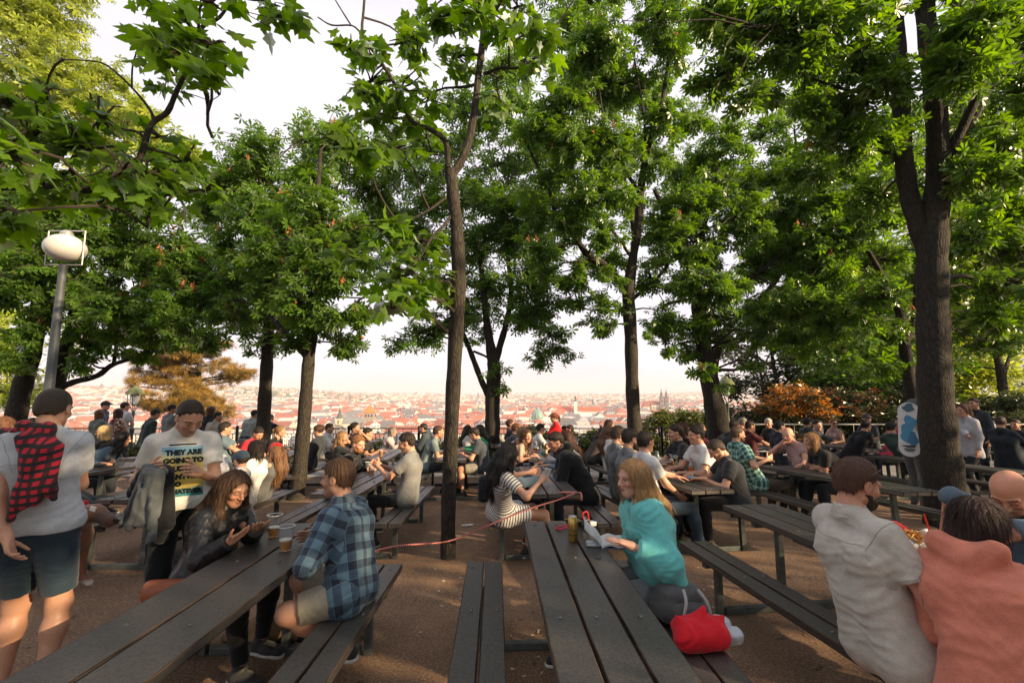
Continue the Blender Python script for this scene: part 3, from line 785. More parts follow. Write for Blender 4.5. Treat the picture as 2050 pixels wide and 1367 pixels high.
# long red roofed college with a white clock tower
t = 1000; b = at(1160, 827, t); root = empty('long_college', (b.x, b.y, PLAIN)); tag(root, 'long white building with bright red roof and slim white tower', 'building')
ze = at(1160, 823, t).z - PLAIN; zr = at(1160, 814.5, t).z - PLAIN
mb = MB(); mb.box((0, 8, ze / 2), (92, 16, ze)); mb.build('wall', WALLS[3], root)
mb = MB(); mb.prism([(-47, -1, ze), (-47, 17, ze), (-47, 8, zr)], (94, 0, 0)); mb.build('roof', plain((0.5, 0.09, 0.04), 0.8, 0, .15, .3, name='red_tiles'), root)
zt = at(1151, 803, t).z - PLAIN; zp = at(1151, 789, t).z - PLAIN
mb = MB(); mb.box((-9, -4, zt / 2), (7, 7, zt)); mb.build('tower', plain((0.7, 0.66, 0.6), 0.85, name='white_plaster'), root)
mb = MB(); mb.lathe((-9, -4, 0), [(4.2, zt), (3.6, zt + 3), (2.0, zt + 4), (2.0, zt + 7), (2.6, zt + 8.5), (0.7, zt + 11), (0.0, zp)], 10); mb.build('tower_cap', SLATE, root)
# far spires and towers on the skyline
def far_tower(px, ptop, pbot, t, w, label, pointed=True, col=SLATE):
    b = at(px, pbot, t); zb = terrain(b.x, b.y); root = empty('distant_tower', (b.x, b.y, zb)); tag(root, label, 'tower')
    H = at(px, ptop, t).z - zb
    mb = MB()
    if pointed: mb.box((0, 0, H * .3), (w, w, H * .6)); mb.build('shaft', STONE, root); mb = MB(); spire(mb, (0, 0), w * .6, H * .6, H); mb.build('spire', col, root)
    else: mb.box((0, 0, H / 2), (w, w * .7, H)); mb.box((0, 0, H + w * .06), (w * .5, w * .4, w * .12)); mb.build('block', WALLS[3], root)
far_tower(202, 766, 787, 2300, 15, 'thin dark church spire rising from red roofs near the lamp post')
far_tower(833, 783, 795, 4200, 16, 'tiny dark spire on the skyline between the slim trunks')
far_tower(957, 784, 800, 3000, 16, 'hazy pointed church tower just behind the slim forked trunk')
far_tower(1004, 785, 797, 5200, 26, 'pale grey tower block on the skyline, taller of two', False)
far_tower(1016, 788, 797, 5200, 34, 'pale grey tower block on the skyline, broader of two', False)
far_tower(1187, 797, 806, 1500, 9, 'small dark turret above the long red roof')
# wooded hill on the left skyline and garden trees among the roofs: one mass
def leaf_mat(name, c, trans=0.45, hue=0.06, rough=0.5):
    nt = NT(name); at = nt.n('ShaderNodeAttribute', attribute_name='rnd')
    c0 = scol(c, 0.55); c1 = scol(c, 1.0); c2 = (c[0] * 1.9, c[1] * 1.45, c[2] * 0.9)
    col = nt.ramp((at, 'Fac'), [(0.0, c0), (0.45, c1), (0.8, scol(c, 1.3)), (1.0, c2)])
    tcol = nt.mix(0.0, col, (0, 0, 0)); hs = nt.n('ShaderNodeHueSaturation', {'Hue': 0.485, 'Saturation': 1.15, 'Value': 2.05, 'Color': (col, 0)})
    df = nt.n('ShaderNodeBsdfDiffuse', {'Color': (col, 0)}); tr = nt.n('ShaderNodeBsdfTranslucent', {'Color': (hs, 0)})
    ms = nt.n('ShaderNodeMixShader', {0: trans, 1: df, 2: tr}); gl = nt.n('ShaderNodeBsdfGlossy', {'Color': (0.9, 0.95, 0.9, 1), 'Roughness': 0.5})
    fr = nt.n('ShaderNodeFresnel', {'IOR': 1.33}); fm = nt.math('MULTIPLY', fr, 0.35)
    m2 = nt.n('ShaderNodeMixShader', {0: fm, 1: ms, 2: gl}); return nt.surf(m2)
FARG = leaf_mat('far_foliage', (0.07, 0.1, 0.035), 0.2)
def quads(cen, nrm, size, name, m, rnd=None):
    n = len(cen); nrm = nrm / np.linalg.norm(nrm, axis=1)[:, None]; a = np.cross(nrm, rng.normal(size=(n, 3))); a /= np.linalg.norm(a, axis=1)[:, None]; b = np.cross(nrm, a)
    s = np.asarray(size)[:, None]; V = np.stack([cen + a * s, cen + b * s * .8, cen - a * s, cen - b * s * .8], 1).reshape(-1, 3)
    r = rng.uniform(0, 1, n) if rnd is None else rnd
    return mesh_np(name, V, np.arange(4 * n).reshape(n, 4), [m], False, attrs={'rnd': np.repeat(r, 4)})
cc, ss = [], []
for _ in range(900):
    a = rng.uniform(-0.58, -0.28); r_ = rng.uniform(2300, 3600); x, y = r_ * math.sin(a), r_ * math.cos(a); z = terrain(x, y)
    p = np.array([x, y, z + rng.uniform(4, 10)]) + rng.normal(size=(16, 3)) * np.array([7, 7, 5]); cc.append(p); ss.append(rng.uniform(2.5, 5, 16))
for _ in range(260):
    y = rng.uniform(480, 1700); x = rng.uniform(-1.0, 0.6) * y; p = np.array([x, y, terrain(x, y) + rng.uniform(5, 9)]) + rng.normal(size=(22, 3)) * np.array([3.5, 3.5, 3.5]); cc.append(p); ss.append(rng.uniform(1.0, 2.2, 22))
cc = np.concatenate(cc); ss = np.concatenate(ss); nn = rng.normal(size=cc.shape); nn[:, 2] = abs(nn[:, 2]) + .4
o = link('distant_woods', quads(cc, nn, ss, 'distant_woods', FARG)); tag(o, 'green wooded hillside and treetops among the far roofs', 'woods', None, 'stuff')

# evening air between the terrace and the horizon
if HAZE > 0:
    mb = MB(); mb.box((0, 4980, 40), (24000, 10080, 260)); hz = mb.mesh('haze', [])
    hm = bpy.data.materials.new('evening_haze'); hm.use_nodes = True; ht = hm.node_tree; ht.nodes.clear(); ho = ht.nodes.new('ShaderNodeOutputMaterial')
    pv_ = ht.nodes.new('ShaderNodeVolumePrincipled'); pv_.inputs['Color'].default_value = (0.96, 0.93, 0.955, 1); pv_.inputs['Density'].default_value = HAZE; pv_.inputs['Anisotropy'].default_value = 0.0
    ht.links.new(pv_.outputs[0], ho.inputs['Volume']); hz.materials.append(hm); o = link('haze', hz); tag(o, 'pale evening haze over the valley', 'haze', None, 'stuff')
# ------------------------------------------------------------------ trees: bark limbs, twigs and many separate leaves
def bark_mat(name, c, moss=0.3):
    nt = NT(name); v = objco(nt); mp_ = nt.n('ShaderNodeMapping', {'Vector': v, 'Scale': (1, 1, 0.28)})
    w = nt.n('ShaderNodeTexVoronoi', {'Vector': (mp_, 'Vector'), 'Scale': 26.0}, feature='DISTANCE_TO_EDGE'); n1 = noise(nt, (mp_, 'Vector'), 11, 6, 0.7, 1.2); n2 = noise(nt, v, 2.2, 4)
    c1 = nt.ramp(n1, [(0.3, scol(c, 0.45)), (0.55, c), (0.75, scol(c, 1.7))])
    cr_ = nt.ramp(w, [(0.0, (0.35,) * 3), (0.18, (1, 1, 1))])
    c2 = nt.mix(1.0, c1, (cr_, 0), 'MULTIPLY')
    c3 = nt.mix(nt.ramp(n2, [(0.5, (0, 0, 0)), (0.72, (moss,) * 3)]), c2, (0.055, 0.06, 0.028))
    h = nt.math('MULTIPLY_ADD', n1, 0.7, nt.math('MINIMUM', w, 0.16))
    nt.bsdf(c3, 0.9, h, 0.9, 0.03); return nt.m
BARK = bark_mat('bark_smooth', (0.046, 0.037, 0.029)); BARK2 = bark_mat('bark_rough', (0.034, 0.028, 0.023), 0.15); TWIG = plain((0.035, 0.026, 0.02), 0.85, name='twig_bark')
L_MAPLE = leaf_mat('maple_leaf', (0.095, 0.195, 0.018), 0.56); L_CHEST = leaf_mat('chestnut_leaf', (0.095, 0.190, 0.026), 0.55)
L_BRIGHT = leaf_mat('sun_painted_leaf', (0.29, 0.36, 0.06), 0.45); L_PINE = leaf_mat('sun_orange_needles', (0.28, 0.18, 0.045), 0.2)  # sunlight and evening glow are put into these two leaf colours
L_BUSH = leaf_mat('shrub_leaf', (0.04, 0.06, 0.02), 0.3); L_ORANGE = leaf_mat('orange_leaf', (0.44, 0.21, 0.045), 0.35); L_HEDGE = leaf_mat('hedge_leaf', (0.12, 0.15, 0.03), 0.4)  # orange leaf brightened to carry sun glow in its colour
L_RED = leaf_mat('reddish_leaf', (0.16, 0.05, 0.025), 0.25); L_OLIVE = leaf_mat('olive_leaf', (0.10, 0.11, 0.06), 0.3)
BLOSSOM = plain((0.36, 0.13, 0.05), 0.8, 0, 0.4, 60, name='faded_blossom')

# leaf outlines in the leaf's own plane: x across, y outwards, z up
def maple_tpl():
    p = [(0, 0), (0.16, -0.10), (0.42, -0.06), (0.34, 0.13), (0.60, 0.30), (0.40, 0.40), (0.30, 0.50), (0.17, 0.50), (0.16, 0.68), (0.0, 1.0)]
    full = p + [(-x, y) for x, y in p[-2:0:-1]]
    c = (0, 0.28); V = [(c[0], c[1], 0.03)] + [(x, y, -0.16 * x * x - 0.14 * max(0, y - 0.3)) for x, y in full]; n = len(full)
    F = [(0, 1 + i, 1 + (i + 1) % n) for i in range(n)]
    return np.array(V, np.float32), np.array(F, np.int32)
def chestnut_tpl(nl=6, droop=0.35):
    V, F = [], []
    for i in range(nl):
        a = (i - (nl - 1) / 2) * (5.0 / nl); L = 1.0 - 0.22 * abs(i - (nl - 1) / 2) / (nl / 2); ca, sa = math.cos(a), math.sin(a)
        for (r, w) in ((0.03, 0.0), (0.38, 0.115), (0.70, 0.175), (1.0, 0.0), (0.70, -0.175), (0.38, -0.115)):
            rr = r * L; x, y = w * L, rr; V.append((x * ca + y * sa, -x * sa + y * ca, -droop * rr * rr - abs(w) * 0.25))
        b = 6 * i; F += [(b, b + 1, b + 2, b + 3), (b, b + 3, b + 4, b + 5)]
    return np.array(V, np.float32), np.array(F, np.int32)
def simple_tpl():
    V = [(0, 0, 0), (0.2, 0.32, -0.02), (0.17, 0.66, -0.06), (0, 1, -0.14), (-0.17, 0.66, -0.06), (-0.2, 0.32, -0.02)]
    return np.array(V, np.float32), np.array([(0, 1, 2, 3), (0, 3, 4, 5)], np.int32)
def spray_tpl():
    V, F = [], []
    for i in range(5):
        a = (i - 2) * 0.62; ca, sa = math.cos(a), math.sin(a); b = len(V)
        for x, y in ((0.035, 0.0), (0.035, 0.9), (-0.035, 0.9), (-0.035, 0.0)): V.append((x * ca + y * sa, -x * sa + y * ca, 0.25 * y * (i % 2)))
        F.append((b, b + 1, b + 2, b + 3))
    return np.array(V, np.float32), np.array(F, np.int32)
TPL = {'maple': maple_tpl(), 'chestnut': chestnut_tpl(), 'chestfar': chestnut_tpl(5, 0.3), 'simple': simple_tpl(), 'spray': spray_tpl()}

def place_leaves(tpl, pos, out, up, size, rnd):
    """instance a leaf outline at pos, pointing along out, upper side towards up"""
    V, F = TPL[tpl]; n = len(pos)
    y = out / np.maximum(np.linalg.norm(out, axis=1), 1e-6)[:, None]
    x = np.cross(y, up); x /= np.maximum(np.linalg.norm(x, axis=1), 1e-6)[:, None]; z = np.cross(x, y)
    P = pos[:, None, :] + size[:, None, None] * (V[None, :, 0:1] * x[:, None, :] + V[None, :, 1:2] * y[:, None, :] + V[None, :, 2:3] * z[:, None, :])
    m = len(V); Fs = (F[None] + (np.arange(n) * m)[:, None, None]).reshape(-1, F.shape[1])
    return P.reshape(-1, 3), Fs, np.repeat(rnd, m)

def wobble(a, b, n, amp, r):
    a, b = np.array(a), np.array(b); L = np.linalg.norm(b - a); pts = []
    o = r.normal(size=3) * amp * L; o2 = r.normal(size=3) * amp * L * 0.5
    for i in range(n + 1):
        t = i / n; pts.append(a + (b - a) * t + o * math.sin(math.pi * t) + o2 * math.sin(2 * math.pi * t) + np.array([0, 0, 0.10 * L * math.sin(math.pi * t)]))
    return pts

GAPS = [(W(472, 985, 3.05), .17), (W(1440, 935, 5.5), .16), (W(955, 895, 8.7), .22), (W(992, 830, 12.0), .30), (W(1268, 690, 10.4), .28), (W(1425, 800, 10.6), .25), (W(632, 640, 8.3), .22), (W(290, 1345, 1.6), .10), (W(1330, 935, 5.2), .10),
        (W(1200, 1000, 5.6), .35), (W(1130, 1000, 6.2), .2), (W(510, 905, 5.5), .14), (W(560, 920, 6.0), .14), (W(1540, 850, 11.3), .3), (W(1640, 855, 10.4), .3), (W(736, 868, 9.4), .25), (W(975, 100, 5.2), .25), (W(1770, 915, 8.0), .35), (W(1900, 760, 6.3), .16), (W(1065, 880, 8.4), .25), (W(1109, 845, 11.9), .45), (W(620, 930, 8.3), .2), (W(395, 780, 29), 2.2), (W(1590, 810, 16.6), 1.6), (W(1400, 975, 7.0), .3), (W(1240, 960, 9), .3), (W(850, 940, 7), .3)]
GP = np.array([tuple(g[0]) for g in GAPS]); GR_ = np.array([g[1] for g in GAPS]); SD3 = np.array(sdir)
def sun_gap(P):  # leaves and twigs left out so the sun reaches chosen spots
    ok = np.ones(len(P), bool)
    for g, r_ in zip(GP, GR_):
        q = P - g; a = q @ SD3; d2 = (q * q).sum(1) - a * a; ok &= ~((a > max(.25, 2 * r_)) & (d2 < r_ * r_))
    return ok
def leaf_cloud(blobs, tpl, size, per_twig, r, limb_nodes, seg=5, tw_rad=0.012, spread=0.30, droop=0.25, upj=0.62, min_dist=0.0, br_k=1.0, wood=None, off=np.zeros(3)):
    """blobs: (x,y,z, rx,ry,rz, n_leaves). Grows a branch to every blob, twigs inside it and leaves along the twigs."""
    P, O, U, S = [], [], [], []
    for (cx, cy, cz, rx, ry, rz, n) in blobs:
        c = np.array([cx, cy, cz]); rad = np.array([rx, ry, rz])
        if wood is not None and len(limb_nodes):
            ln = np.array([q[:3] for q in limb_nodes]); d = np.linalg.norm(ln - c, axis=1) + 0.6 * np.maximum(0, ln[:, 2] - cz); k = int(np.argmin(d))
            rr = min(limb_nodes[k][3] * 0.5, 0.02 + 0.012 * d[k]) * br_k
            path = wobble(ln[k], c, 5, 0.07, r)
            if sun_gap(np.array(path) + off).all(): wood.tube(path, list(np.linspace(max(rr, 0.012), 0.008, 6)), seg)
            newn = [(*p, 0.012) for p in path[2:]]
        nt_ = max(3, int(round(n / per_twig)))
        for t in range(nt_):
            v = r.normal(size=3); v /= np.linalg.norm(v); q = c + v * rad * r.uniform(0.35, 1.05)
            st = c + (q - c) * 0.02
            if wood is not None:
                tp = wobble(st, q, 3, 0.10, r)
                if sun_gap(np.array(tp) + off).all(): wood.tube(tp, [tw_rad, tw_rad * .8, tw_rad * .6, tw_rad * .35], 4, False)
            m = max(1, int(r.poisson(per_twig))); s = r.uniform(0.25, 1.0, m) ** 0.8
            base = st + (q - st) * s[:, None]; ang = r.uniform(0, 6.283, m); dirw = (q - st) / max(np.linalg.norm(q - st), 1e-6)
            out = np.stack([np.cos(ang), np.sin(ang), np.full(m, -droop)], 1) + dirw * 0.55 + r.normal(size=(m, 3)) * 0.22
            pos = base + out * spread * r.uniform(0.3, 1.0, m)[:, None] * size * 2.2 + r.normal(size=(m, 3)) * size * 0.25
            up = np.array([0, 0, 1.0]) + r.normal(size=(m, 3)) * upj
            P.append(pos); O.append(out); U.append(up); S.append(size * r.uniform(0.65, 1.2, m))
    P = np.concatenate(P); O = np.concatenate(O); U = np.concatenate(U); S = np.concatenate(S)
    if min_dist > 0:
        k = np.linalg.norm(P - np.array([0, 0, HC]), axis=1) > min_dist; P, O, U, S = P[k], O[k], U[k], S[k]
    k = sun_gap(P + off); P, O, U, S = P[k], O[k], U[k], S[k]
    rnd = np.clip(r.beta(2.2, 2.8, len(P)), 0, 1)
    return place_leaves(tpl, P, O, U, S, rnd), (P, O)

def px_limb(nodes):
    """nodes (px,py,t,width_px) -> [(x,y,z,r)]"""
    out = []
    for px, py, t, w in nodes:
        p = W(px, py, t); out.append((p.x, p.y, p.z, 0.43 * w * t / FPX / math.sqrt(1 + ((px - 1025) / FPX) ** 2 * 0.6)))
    return out
def densify(nodes, n=4):
    """catmull-rom through the limb nodes"""
    q = [np.array(a) for a in nodes]; q = [2 * q[0] - q[1]] + q + [2 * q[-1] - q[-2]]; res = []
    for i in range(1, len(q) - 2):
        for k in range(n):
            t = k / n; p0, p1, p2, p3 = q[i - 1:i + 3]
            res.append(0.5 * (2 * p1 + (p2 - p0) * t + (2 * p0 - 5 * p1 + 4 * p2 - p3) * t * t + (3 * p1 - p0 - 3 * p2 + p3) * t ** 3))
    res.append(q[-2]); return res
def blob_px(px, py, t, rx, ry, n, rz=None):
    c = W(px, py, t); s = t / FPX
    return (c.x, c.y, c.z, rx * s, (rz if rz is not None else 0.8 * max(rx, ry) * s), ry * s, n)

def tree(name, label, limbs, blobs, leaf='chestnut', lm=None, size=0.2, per_twig=7, seed=1, bark=None, ground=True, cat='tree', group=None, blossoms=0, world_limbs=False, **kw):
    r = np.random.default_rng(seed); bark = bark or BARK
    L = [densify(l if world_limbs else px_limb(l)) for l in limbs]
    base = L[0][0]; bx, by = float(base[0]), float(base[1]); bz = terrain(bx, by)
    root = empty(name, (bx, by, bz)); tag(root, label, cat, group)
    if ground and base[2] > bz + 0.02:      # carry the trunk down to the ground with a flared foot
        d = L[0][1] - L[0][0]; L[0] = [np.array([bx, by, bz - 0.05, base[3] * 1.35]), np.array([bx, by, bz + 0.06, base[3] * 1.12])] + L[0]
    off = np.array([bx, by, bz])
    wood = MB(); nodes = []
    for li, l in enumerate(L):
        pts = [p[:3] for p in l]; rad = [max(0.0032, float(p[3]) * (1 + 0.06 * math.sin(i * 2.1 + li))) for i, p in enumerate(l)]
        wood.tube([p - off for p in pts], rad, 14 if rad[0] > 0.06 else 8); nodes += [(*(p[:3] - off), p[3]) for p in l]
    lb = [(b[0] - bx, b[1] - by, b[2] - bz, *b[3:]) for b in blobs]
    hi = [q for q in nodes if q[2] > 0.25 * max(z[2] for z in nodes)] or nodes
    wood.mi = 1; tw = wood
    (V, F, rn), (P, O) = leaf_cloud(lb, leaf, size, per_twig, r, hi, wood=tw, off=off, **kw)
    wood.build('trunk', [bark, TWIG], root, 'auto')
    link('crown', mesh_np('crown', V, F, [lm or L_CHEST], False, attrs={'rnd': rn}), root)
    if blossoms:
        k = r.choice(len(P), blossoms); mb = MB()
        for i in k:
            p = P[i] + np.array([0, 0, 0.05]); h = r.uniform(0.10, 0.2)
            for j in range(9): 
                f = j / 9; q = p + np.array([r.normal() * 0.028 * (1 - f), r.normal() * 0.028 * (1 - f), h * f]); mb.box(q, (0.03 * (1.1 - f), 0.03 * (1.1 - f), 0.028), (r.uniform(0, 3), r.uniform(0, 3), 0))
        mb.build('blossom', BLOSSOM, root)
    return root
def field(cells, n, jit=0.25, seed=0):
    """rows of (px,py,t,r): expand into foliage blobs"""
    r = np.random.default_rng(seed)
    return [blob_px(px + r.normal() * rr * jit, py + r.normal() * rr * jit, t + r.normal() * 0.35, BLOBK * rr * r.uniform(.85, 1.15), BLOBK * rr * r.uniform(.65, .9), int(LEAFK * n * (rr / 70.0) ** 2 * (t / 9.0) ** 0.5)) for px, py, t, rr in cells]

# slim maple in front, forking high above the tables
tA = 5.05
tree('maple_tree', 'slim forked maple trunk standing between the tables, red leash passing its foot',
     [[(897, 1118, 5.04, 36), (898, 1000, 5.04, 34), (904, 850, 5.02, 34), (911, 700, 5.0, 35), (918, 570, 5.0, 35), (915, 470, 5.0, 31), (908, 400, 5.0, 29), (901, 340, 5.0, 28)],
      [(903, 352, 5.0, 22), (922, 325, 5.02, 21), (938, 285, 5.05, 19), (950, 220, 5.1, 17), (958, 150, 5.15, 16), (967, 70, 5.2, 15), (972, -60, 5.3, 12), (975, -260, 5.5, 8)],
      [(897, 335, 5.0, 14), (892, 285, 4.97, 13), (862, 260, 4.92, 12), (825, 244, 4.87, 11), (806, 205, 4.82, 10), (788, 165, 4.8, 9), (758, 118, 4.75, 8), (727, 72, 4.7, 7), (728, 20, 4.7, 6), (735, -60, 4.7, 4)],
      [(725, 70, 4.7, 5), (705, 52, 4.68, 4), (664, 51, 4.65, 4), (636, 35, 4.62, 3)],
      [(702, 50, 4.68, 4), (680, 15, 4.65, 3), (665, -10, 4.6, 2)],
      [(968, 150, 5.15, 8), (1000, 137, 5.1, 7), (1040, 135, 5.0, 6), (1075, 110, 4.95, 5), (1110, 60, 4.9, 4), (1155, -10, 4.8, 3)],
      [(972, 50, 5.2, 7), (1000, 10, 5.2, 6), (1015, -30, 5.2, 4)],
      [(912, 420, 5.0, 9), (890, 450, 4.9, 8), (865, 475, 4.8, 6), (840, 520, 4.7, 4)], [(900, 390, 5.0, 6), (860, 420, 4.8, 5), (800, 450, 4.6, 3)]],
     field([(790, 100, 4.9, 42), (700, 110, 4.6, 26), (735, 95, 4.6, 30), (1090, 120, 4.9, 26), (1110, 40, 4.9, 34), (830, 60, 5.0, 40), (750, 165, 4.7, 48), (725, 215, 4.7, 40), (800, 170, 4.9, 45), (860, 180, 5.2, 50), (780, 245, 4.8, 50), (720, 285, 4.8, 40), (800, 300, 4.9, 42), (860, 270, 5.1, 40),
            (930, 40, 5.3, 55), (985, 20, 5.1, 55), (1040, 30, 5.0, 50), (900, 110, 5.4, 50), (1010, 90, 5.1, 45), (1060, 80, 4.9, 45), (930, -40, 5.4, 70), (1020, -50, 5.2, 70), (1000, 180, 5.2, 40), (870, 20, 5.3, 40),
            (760, 480, 4.7, 55), (820, 520, 4.6, 60), (760, 560, 4.5, 45), (850, 470, 4.7, 50), (830, 600, 4.6, 45), (785, 620, 4.5, 36), (880, 560, 4.7, 36), (720, 520, 4.8, 40)], 42, 0.2, 3),
     'maple', L_MAPLE, 0.155, 5, 11, spread=0.2, upj=0.55, droop=0.45)

# near maple whose limb reaches in from the left
tree('maple_tree', 'big leaved maple reaching in at the top with one dark bent limb',
     [[(-560, 800, 3.4, 100), (-520, 600, 3.45, 92), (-430, 470, 3.5, 80), (-250, 400, 3.5, 40), (-80, 378, 3.5, 27), (80, 374, 3.5, 24), (225, 382, 3.5, 19), (262, 360, 3.5, 16), (283, 310, 3.5, 16), (303, 250, 3.5, 14), (335, 225, 3.5, 14), (355, 180, 3.5, 12), (390, 110, 3.5, 11), (405, 55, 3.5, 10), (440, 35, 3.5, 8), (470, -10, 3.5, 6)],
      [(307, 250, 3.5, 9), (303, 225, 3.5, 8), (268, 180, 3.5, 6), (215, 132, 3.5, 5), (175, 122, 3.5, 4), (125, 120, 3.5, 3)],
      [(264, 178, 3.5, 5), (266, 130, 3.5, 4), (281, 85, 3.5, 3)],
      [(407, 60, 3.5, 5), (400, 25, 3.5, 4), (405, -20, 3.5, 3)],
      [(365, 185, 3.5, 4), (400, 195, 3.5, 2.2), (418, 207, 3.5, 1.6), (415, 240, 3.5, 1.3), (425, 275, 3.5, 1)], [(418, 205, 3.5, 2), (440, 190, 3.5, 1.5), (442, 170, 3.5, 1.2)],
      [(290, 385, 3.55, 9), (300, 420, 3.6, 7), (295, 455, 3.6, 4)], [(-80, 350, 3.6, 12), (40, 300, 3.5, 6), (55, 230, 3.4, 4)], [(466, -5, 3.5, 4), (490, 25, 3.5, 2), (540, 55, 3.5, 1.5)], [(480, -10, 3.5, 3), (485, 20, 3.5, 2), (560, 40, 3.5, 1.2)]],
     field([(330, 20, 3.5, 40), (370, 45, 3.5, 36), (420, 10, 3.5, 30), (430, 90, 3.4, 40), (470, 110, 3.4, 32), (400, 130, 3.5, 36), (310, 75, 3.4, 36), (330, 120, 3.4, 38), (350, 100, 3.6, 24), (410, 155, 3.4, 30), (345, 155, 3.5, 30),
            (325, 265, 3.6, 38), (240, 330, 3.5, 60), (160, 300, 3.4, 70), (80, 260, 3.3, 70), (30, 330, 3.2, 70), (125, 365, 3.3, 50), (200, 250, 3.5, 50), (290, 340, 3.6, 55), (370, 330, 3.7, 55), (350, 390, 3.7, 45), (20, 420, 3.3, 42), (20, 200, 3.3, 60), (100, 180, 3.5, 55), (400, 390, 3.7, 36), (-50, 260, 3.2, 90), (210, 400, 3.5, 36), (555, 30, 3.5, 16), (545, 10, 3.5, 14)], 34, 0.15, 5),
     'maple', L_MAPLE, 0.135, 4, 21, spread=0.2, upj=0.5, droop=0.45)

CHG = 'chestnut trees of the beer garden'
# slim leaning chestnut left of centre
tree('chestnut_tree', 'slim leaning chestnut trunk behind the red bandana girl, sun patch on bark',
     [[(594, 993, 8.4, 37), (604, 900, 8.4, 34), (612, 800, 8.4, 30), (619, 712, 8.4, 28), (630, 632, 8.4, 22), (637, 571, 8.4, 19), (634, 498, 8.4, 15), (636, 400, 8.4, 12), (642, 300, 8.4, 8)],
      [(613, 712, 8.4, 17), (590, 685, 8.4, 15), (568, 664, 8.4, 14), (535, 625, 8.5, 12), (497, 605, 8.6, 10), (440, 598, 8.7, 7)],
      [(632, 668, 8.4, 9), (665, 645, 8.3, 8), (701, 615, 8.2, 6), (735, 590, 8.1, 4)], [(637, 590, 8.4, 6), (690, 595, 8.2, 4), (730, 597, 8.0, 3)]],
     field([(640, 420, 8.6, 70), (600, 480, 8.4, 70), (690, 470, 8.4, 60), (640, 540, 8.2, 70), (700, 560, 8.2, 55), (560, 540, 8.4, 60), (690, 630, 8.3, 48), (650, 650, 8.2, 40), (600, 600, 8.2, 55), (710, 680, 8.4, 30), (520, 590, 8.6, 55), (460, 560, 8.8, 60), (460, 630, 8.8, 45), (620, 350, 8.8, 55), (660, 300, 9, 45), (580, 690, 8.4, 28), (680, 690, 8.4, 26), (735, 640, 8.4, 30)], 165, 0.25, 7),
     'chestnut', L_CHEST, 0.15, 7, 31, group=CHG, blossoms=80)
tree('chestnut_tree', 'straight grey chestnut trunk with the leaning man resting at the railing beside it',
     [[(526, 900, 11.6, 36), (529, 818, 11.6, 32), (534, 733, 11.6, 29), (537, 680, 11.6, 27), (538, 620, 11.6, 24), (530, 520, 11.6, 18), (524, 440, 11.6, 12), (520, 360, 11.6, 8)],
      [(545, 676, 11.6, 14), (570, 662, 11.5, 12), (595, 652, 11.4, 8), (620, 620, 11.3, 5)], [(536, 640, 11.6, 10), (500, 600, 11.6, 8), (460, 570, 11.5, 5)]],
     field([(520, 300, 12, 60), (470, 360, 12, 65), (560, 350, 12, 65), (430, 430, 12, 65), (520, 430, 11.5, 70), (590, 420, 12, 60), (700, 330, 12.5, 65), (680, 260, 12.5, 45), (620, 270, 12.5, 50), (740, 390, 12.5, 55), (480, 500, 11.5, 70), (400, 510, 11.5, 55), (560, 510, 11.5, 60), (500, 570, 11.4, 60), (430, 590, 11.5, 50), (560, 620, 11.3, 55), (480, 650, 11.3, 45), (590, 660, 11.3, 36), (530, 690, 11.3, 30), (740, 470, 12, 55), (420, 670, 11.4, 38), (770, 340, 12.6, 45), (640, 330, 12.3, 55)], 185, 0.25, 9),
     'chestfar', L_CHEST, 0.17, 8, 41, group=CHG, blossoms=90)
# three stemmed tree behind the maple
tree('chestnut_tree', 'three stemmed chestnut at the railing directly behind the slim maple',
     [[(984, 906, 12.2, 36), (986, 860, 12.2, 36), (986, 800, 12.2, 34), (989, 740, 12.2, 32), (985, 712, 12.2, 26), (976, 655, 12.2, 18), (968, 583, 12.2, 14), (960, 500, 12.2, 9)],
      [(979, 796, 12.2, 15), (963, 760, 12.2, 14), (949, 723, 12.2, 13), (934, 684, 12.2, 11), (915, 640, 12.1, 8), (880, 590, 12, 5)],
      [(992, 725, 12.2, 18), (1000, 695, 12.2, 16), (1014, 645, 12.2, 14), (1023, 588, 12.2, 11), (1015, 500, 12.2, 9), (1005, 400, 12.2, 6)],
      [(1020, 630, 12.2, 7), (1060, 650, 12.1, 5), (1100, 665, 12, 3)], [(948, 703, 12.2, 6), (975, 715, 12.1, 5), (982, 728, 12.1, 4)]],
     field([(930, 650, 11.9, 48), (890, 620, 11.8, 50), (850, 665, 11.7, 40), (800, 680, 11.7, 26), (880, 560, 12, 55), (960, 590, 12, 55), (1030, 560, 12, 60), (1080, 600, 12, 50), (1050, 650, 12, 48), (1100, 670, 11.9, 36), (1075, 715, 11.9, 30), (1120, 700, 11.9, 24), (1000, 490, 12.2, 65), (930, 480, 12.3, 60), (1060, 470, 12.3, 60), (860, 470, 12.4, 55), (1000, 400, 12.5, 65), (930, 390, 12.6, 55), (1070, 380, 12.5, 55), (870, 390, 12.6, 50), (1000, 310, 12.7, 55), (1060, 290, 12.7, 50), (820, 430, 12.6, 45), (840, 360, 12.8, 45), (1000, 745, 12.1, 18), (1010, 770, 12.1, 10), (960, 680, 12, 30), (1090, 530, 12.2, 40), (780, 400, 13, 52), (850, 290, 13.2, 50), (780, 290, 13.4, 40), (930, 290, 13, 55), (900, 220, 13.4, 50), (980, 220, 13.2, 55), (1040, 200, 13, 50), (1060, 120, 13, 50), (800, 480, 12.6, 48), (750, 520, 12.6, 40), (1000, 130, 13.5, 50), (1110, 300, 12.8, 45)], 175, 0.22, 13),
     'chestfar', L_CHEST, 0.17, 8, 51, group=CHG, blossoms=30)
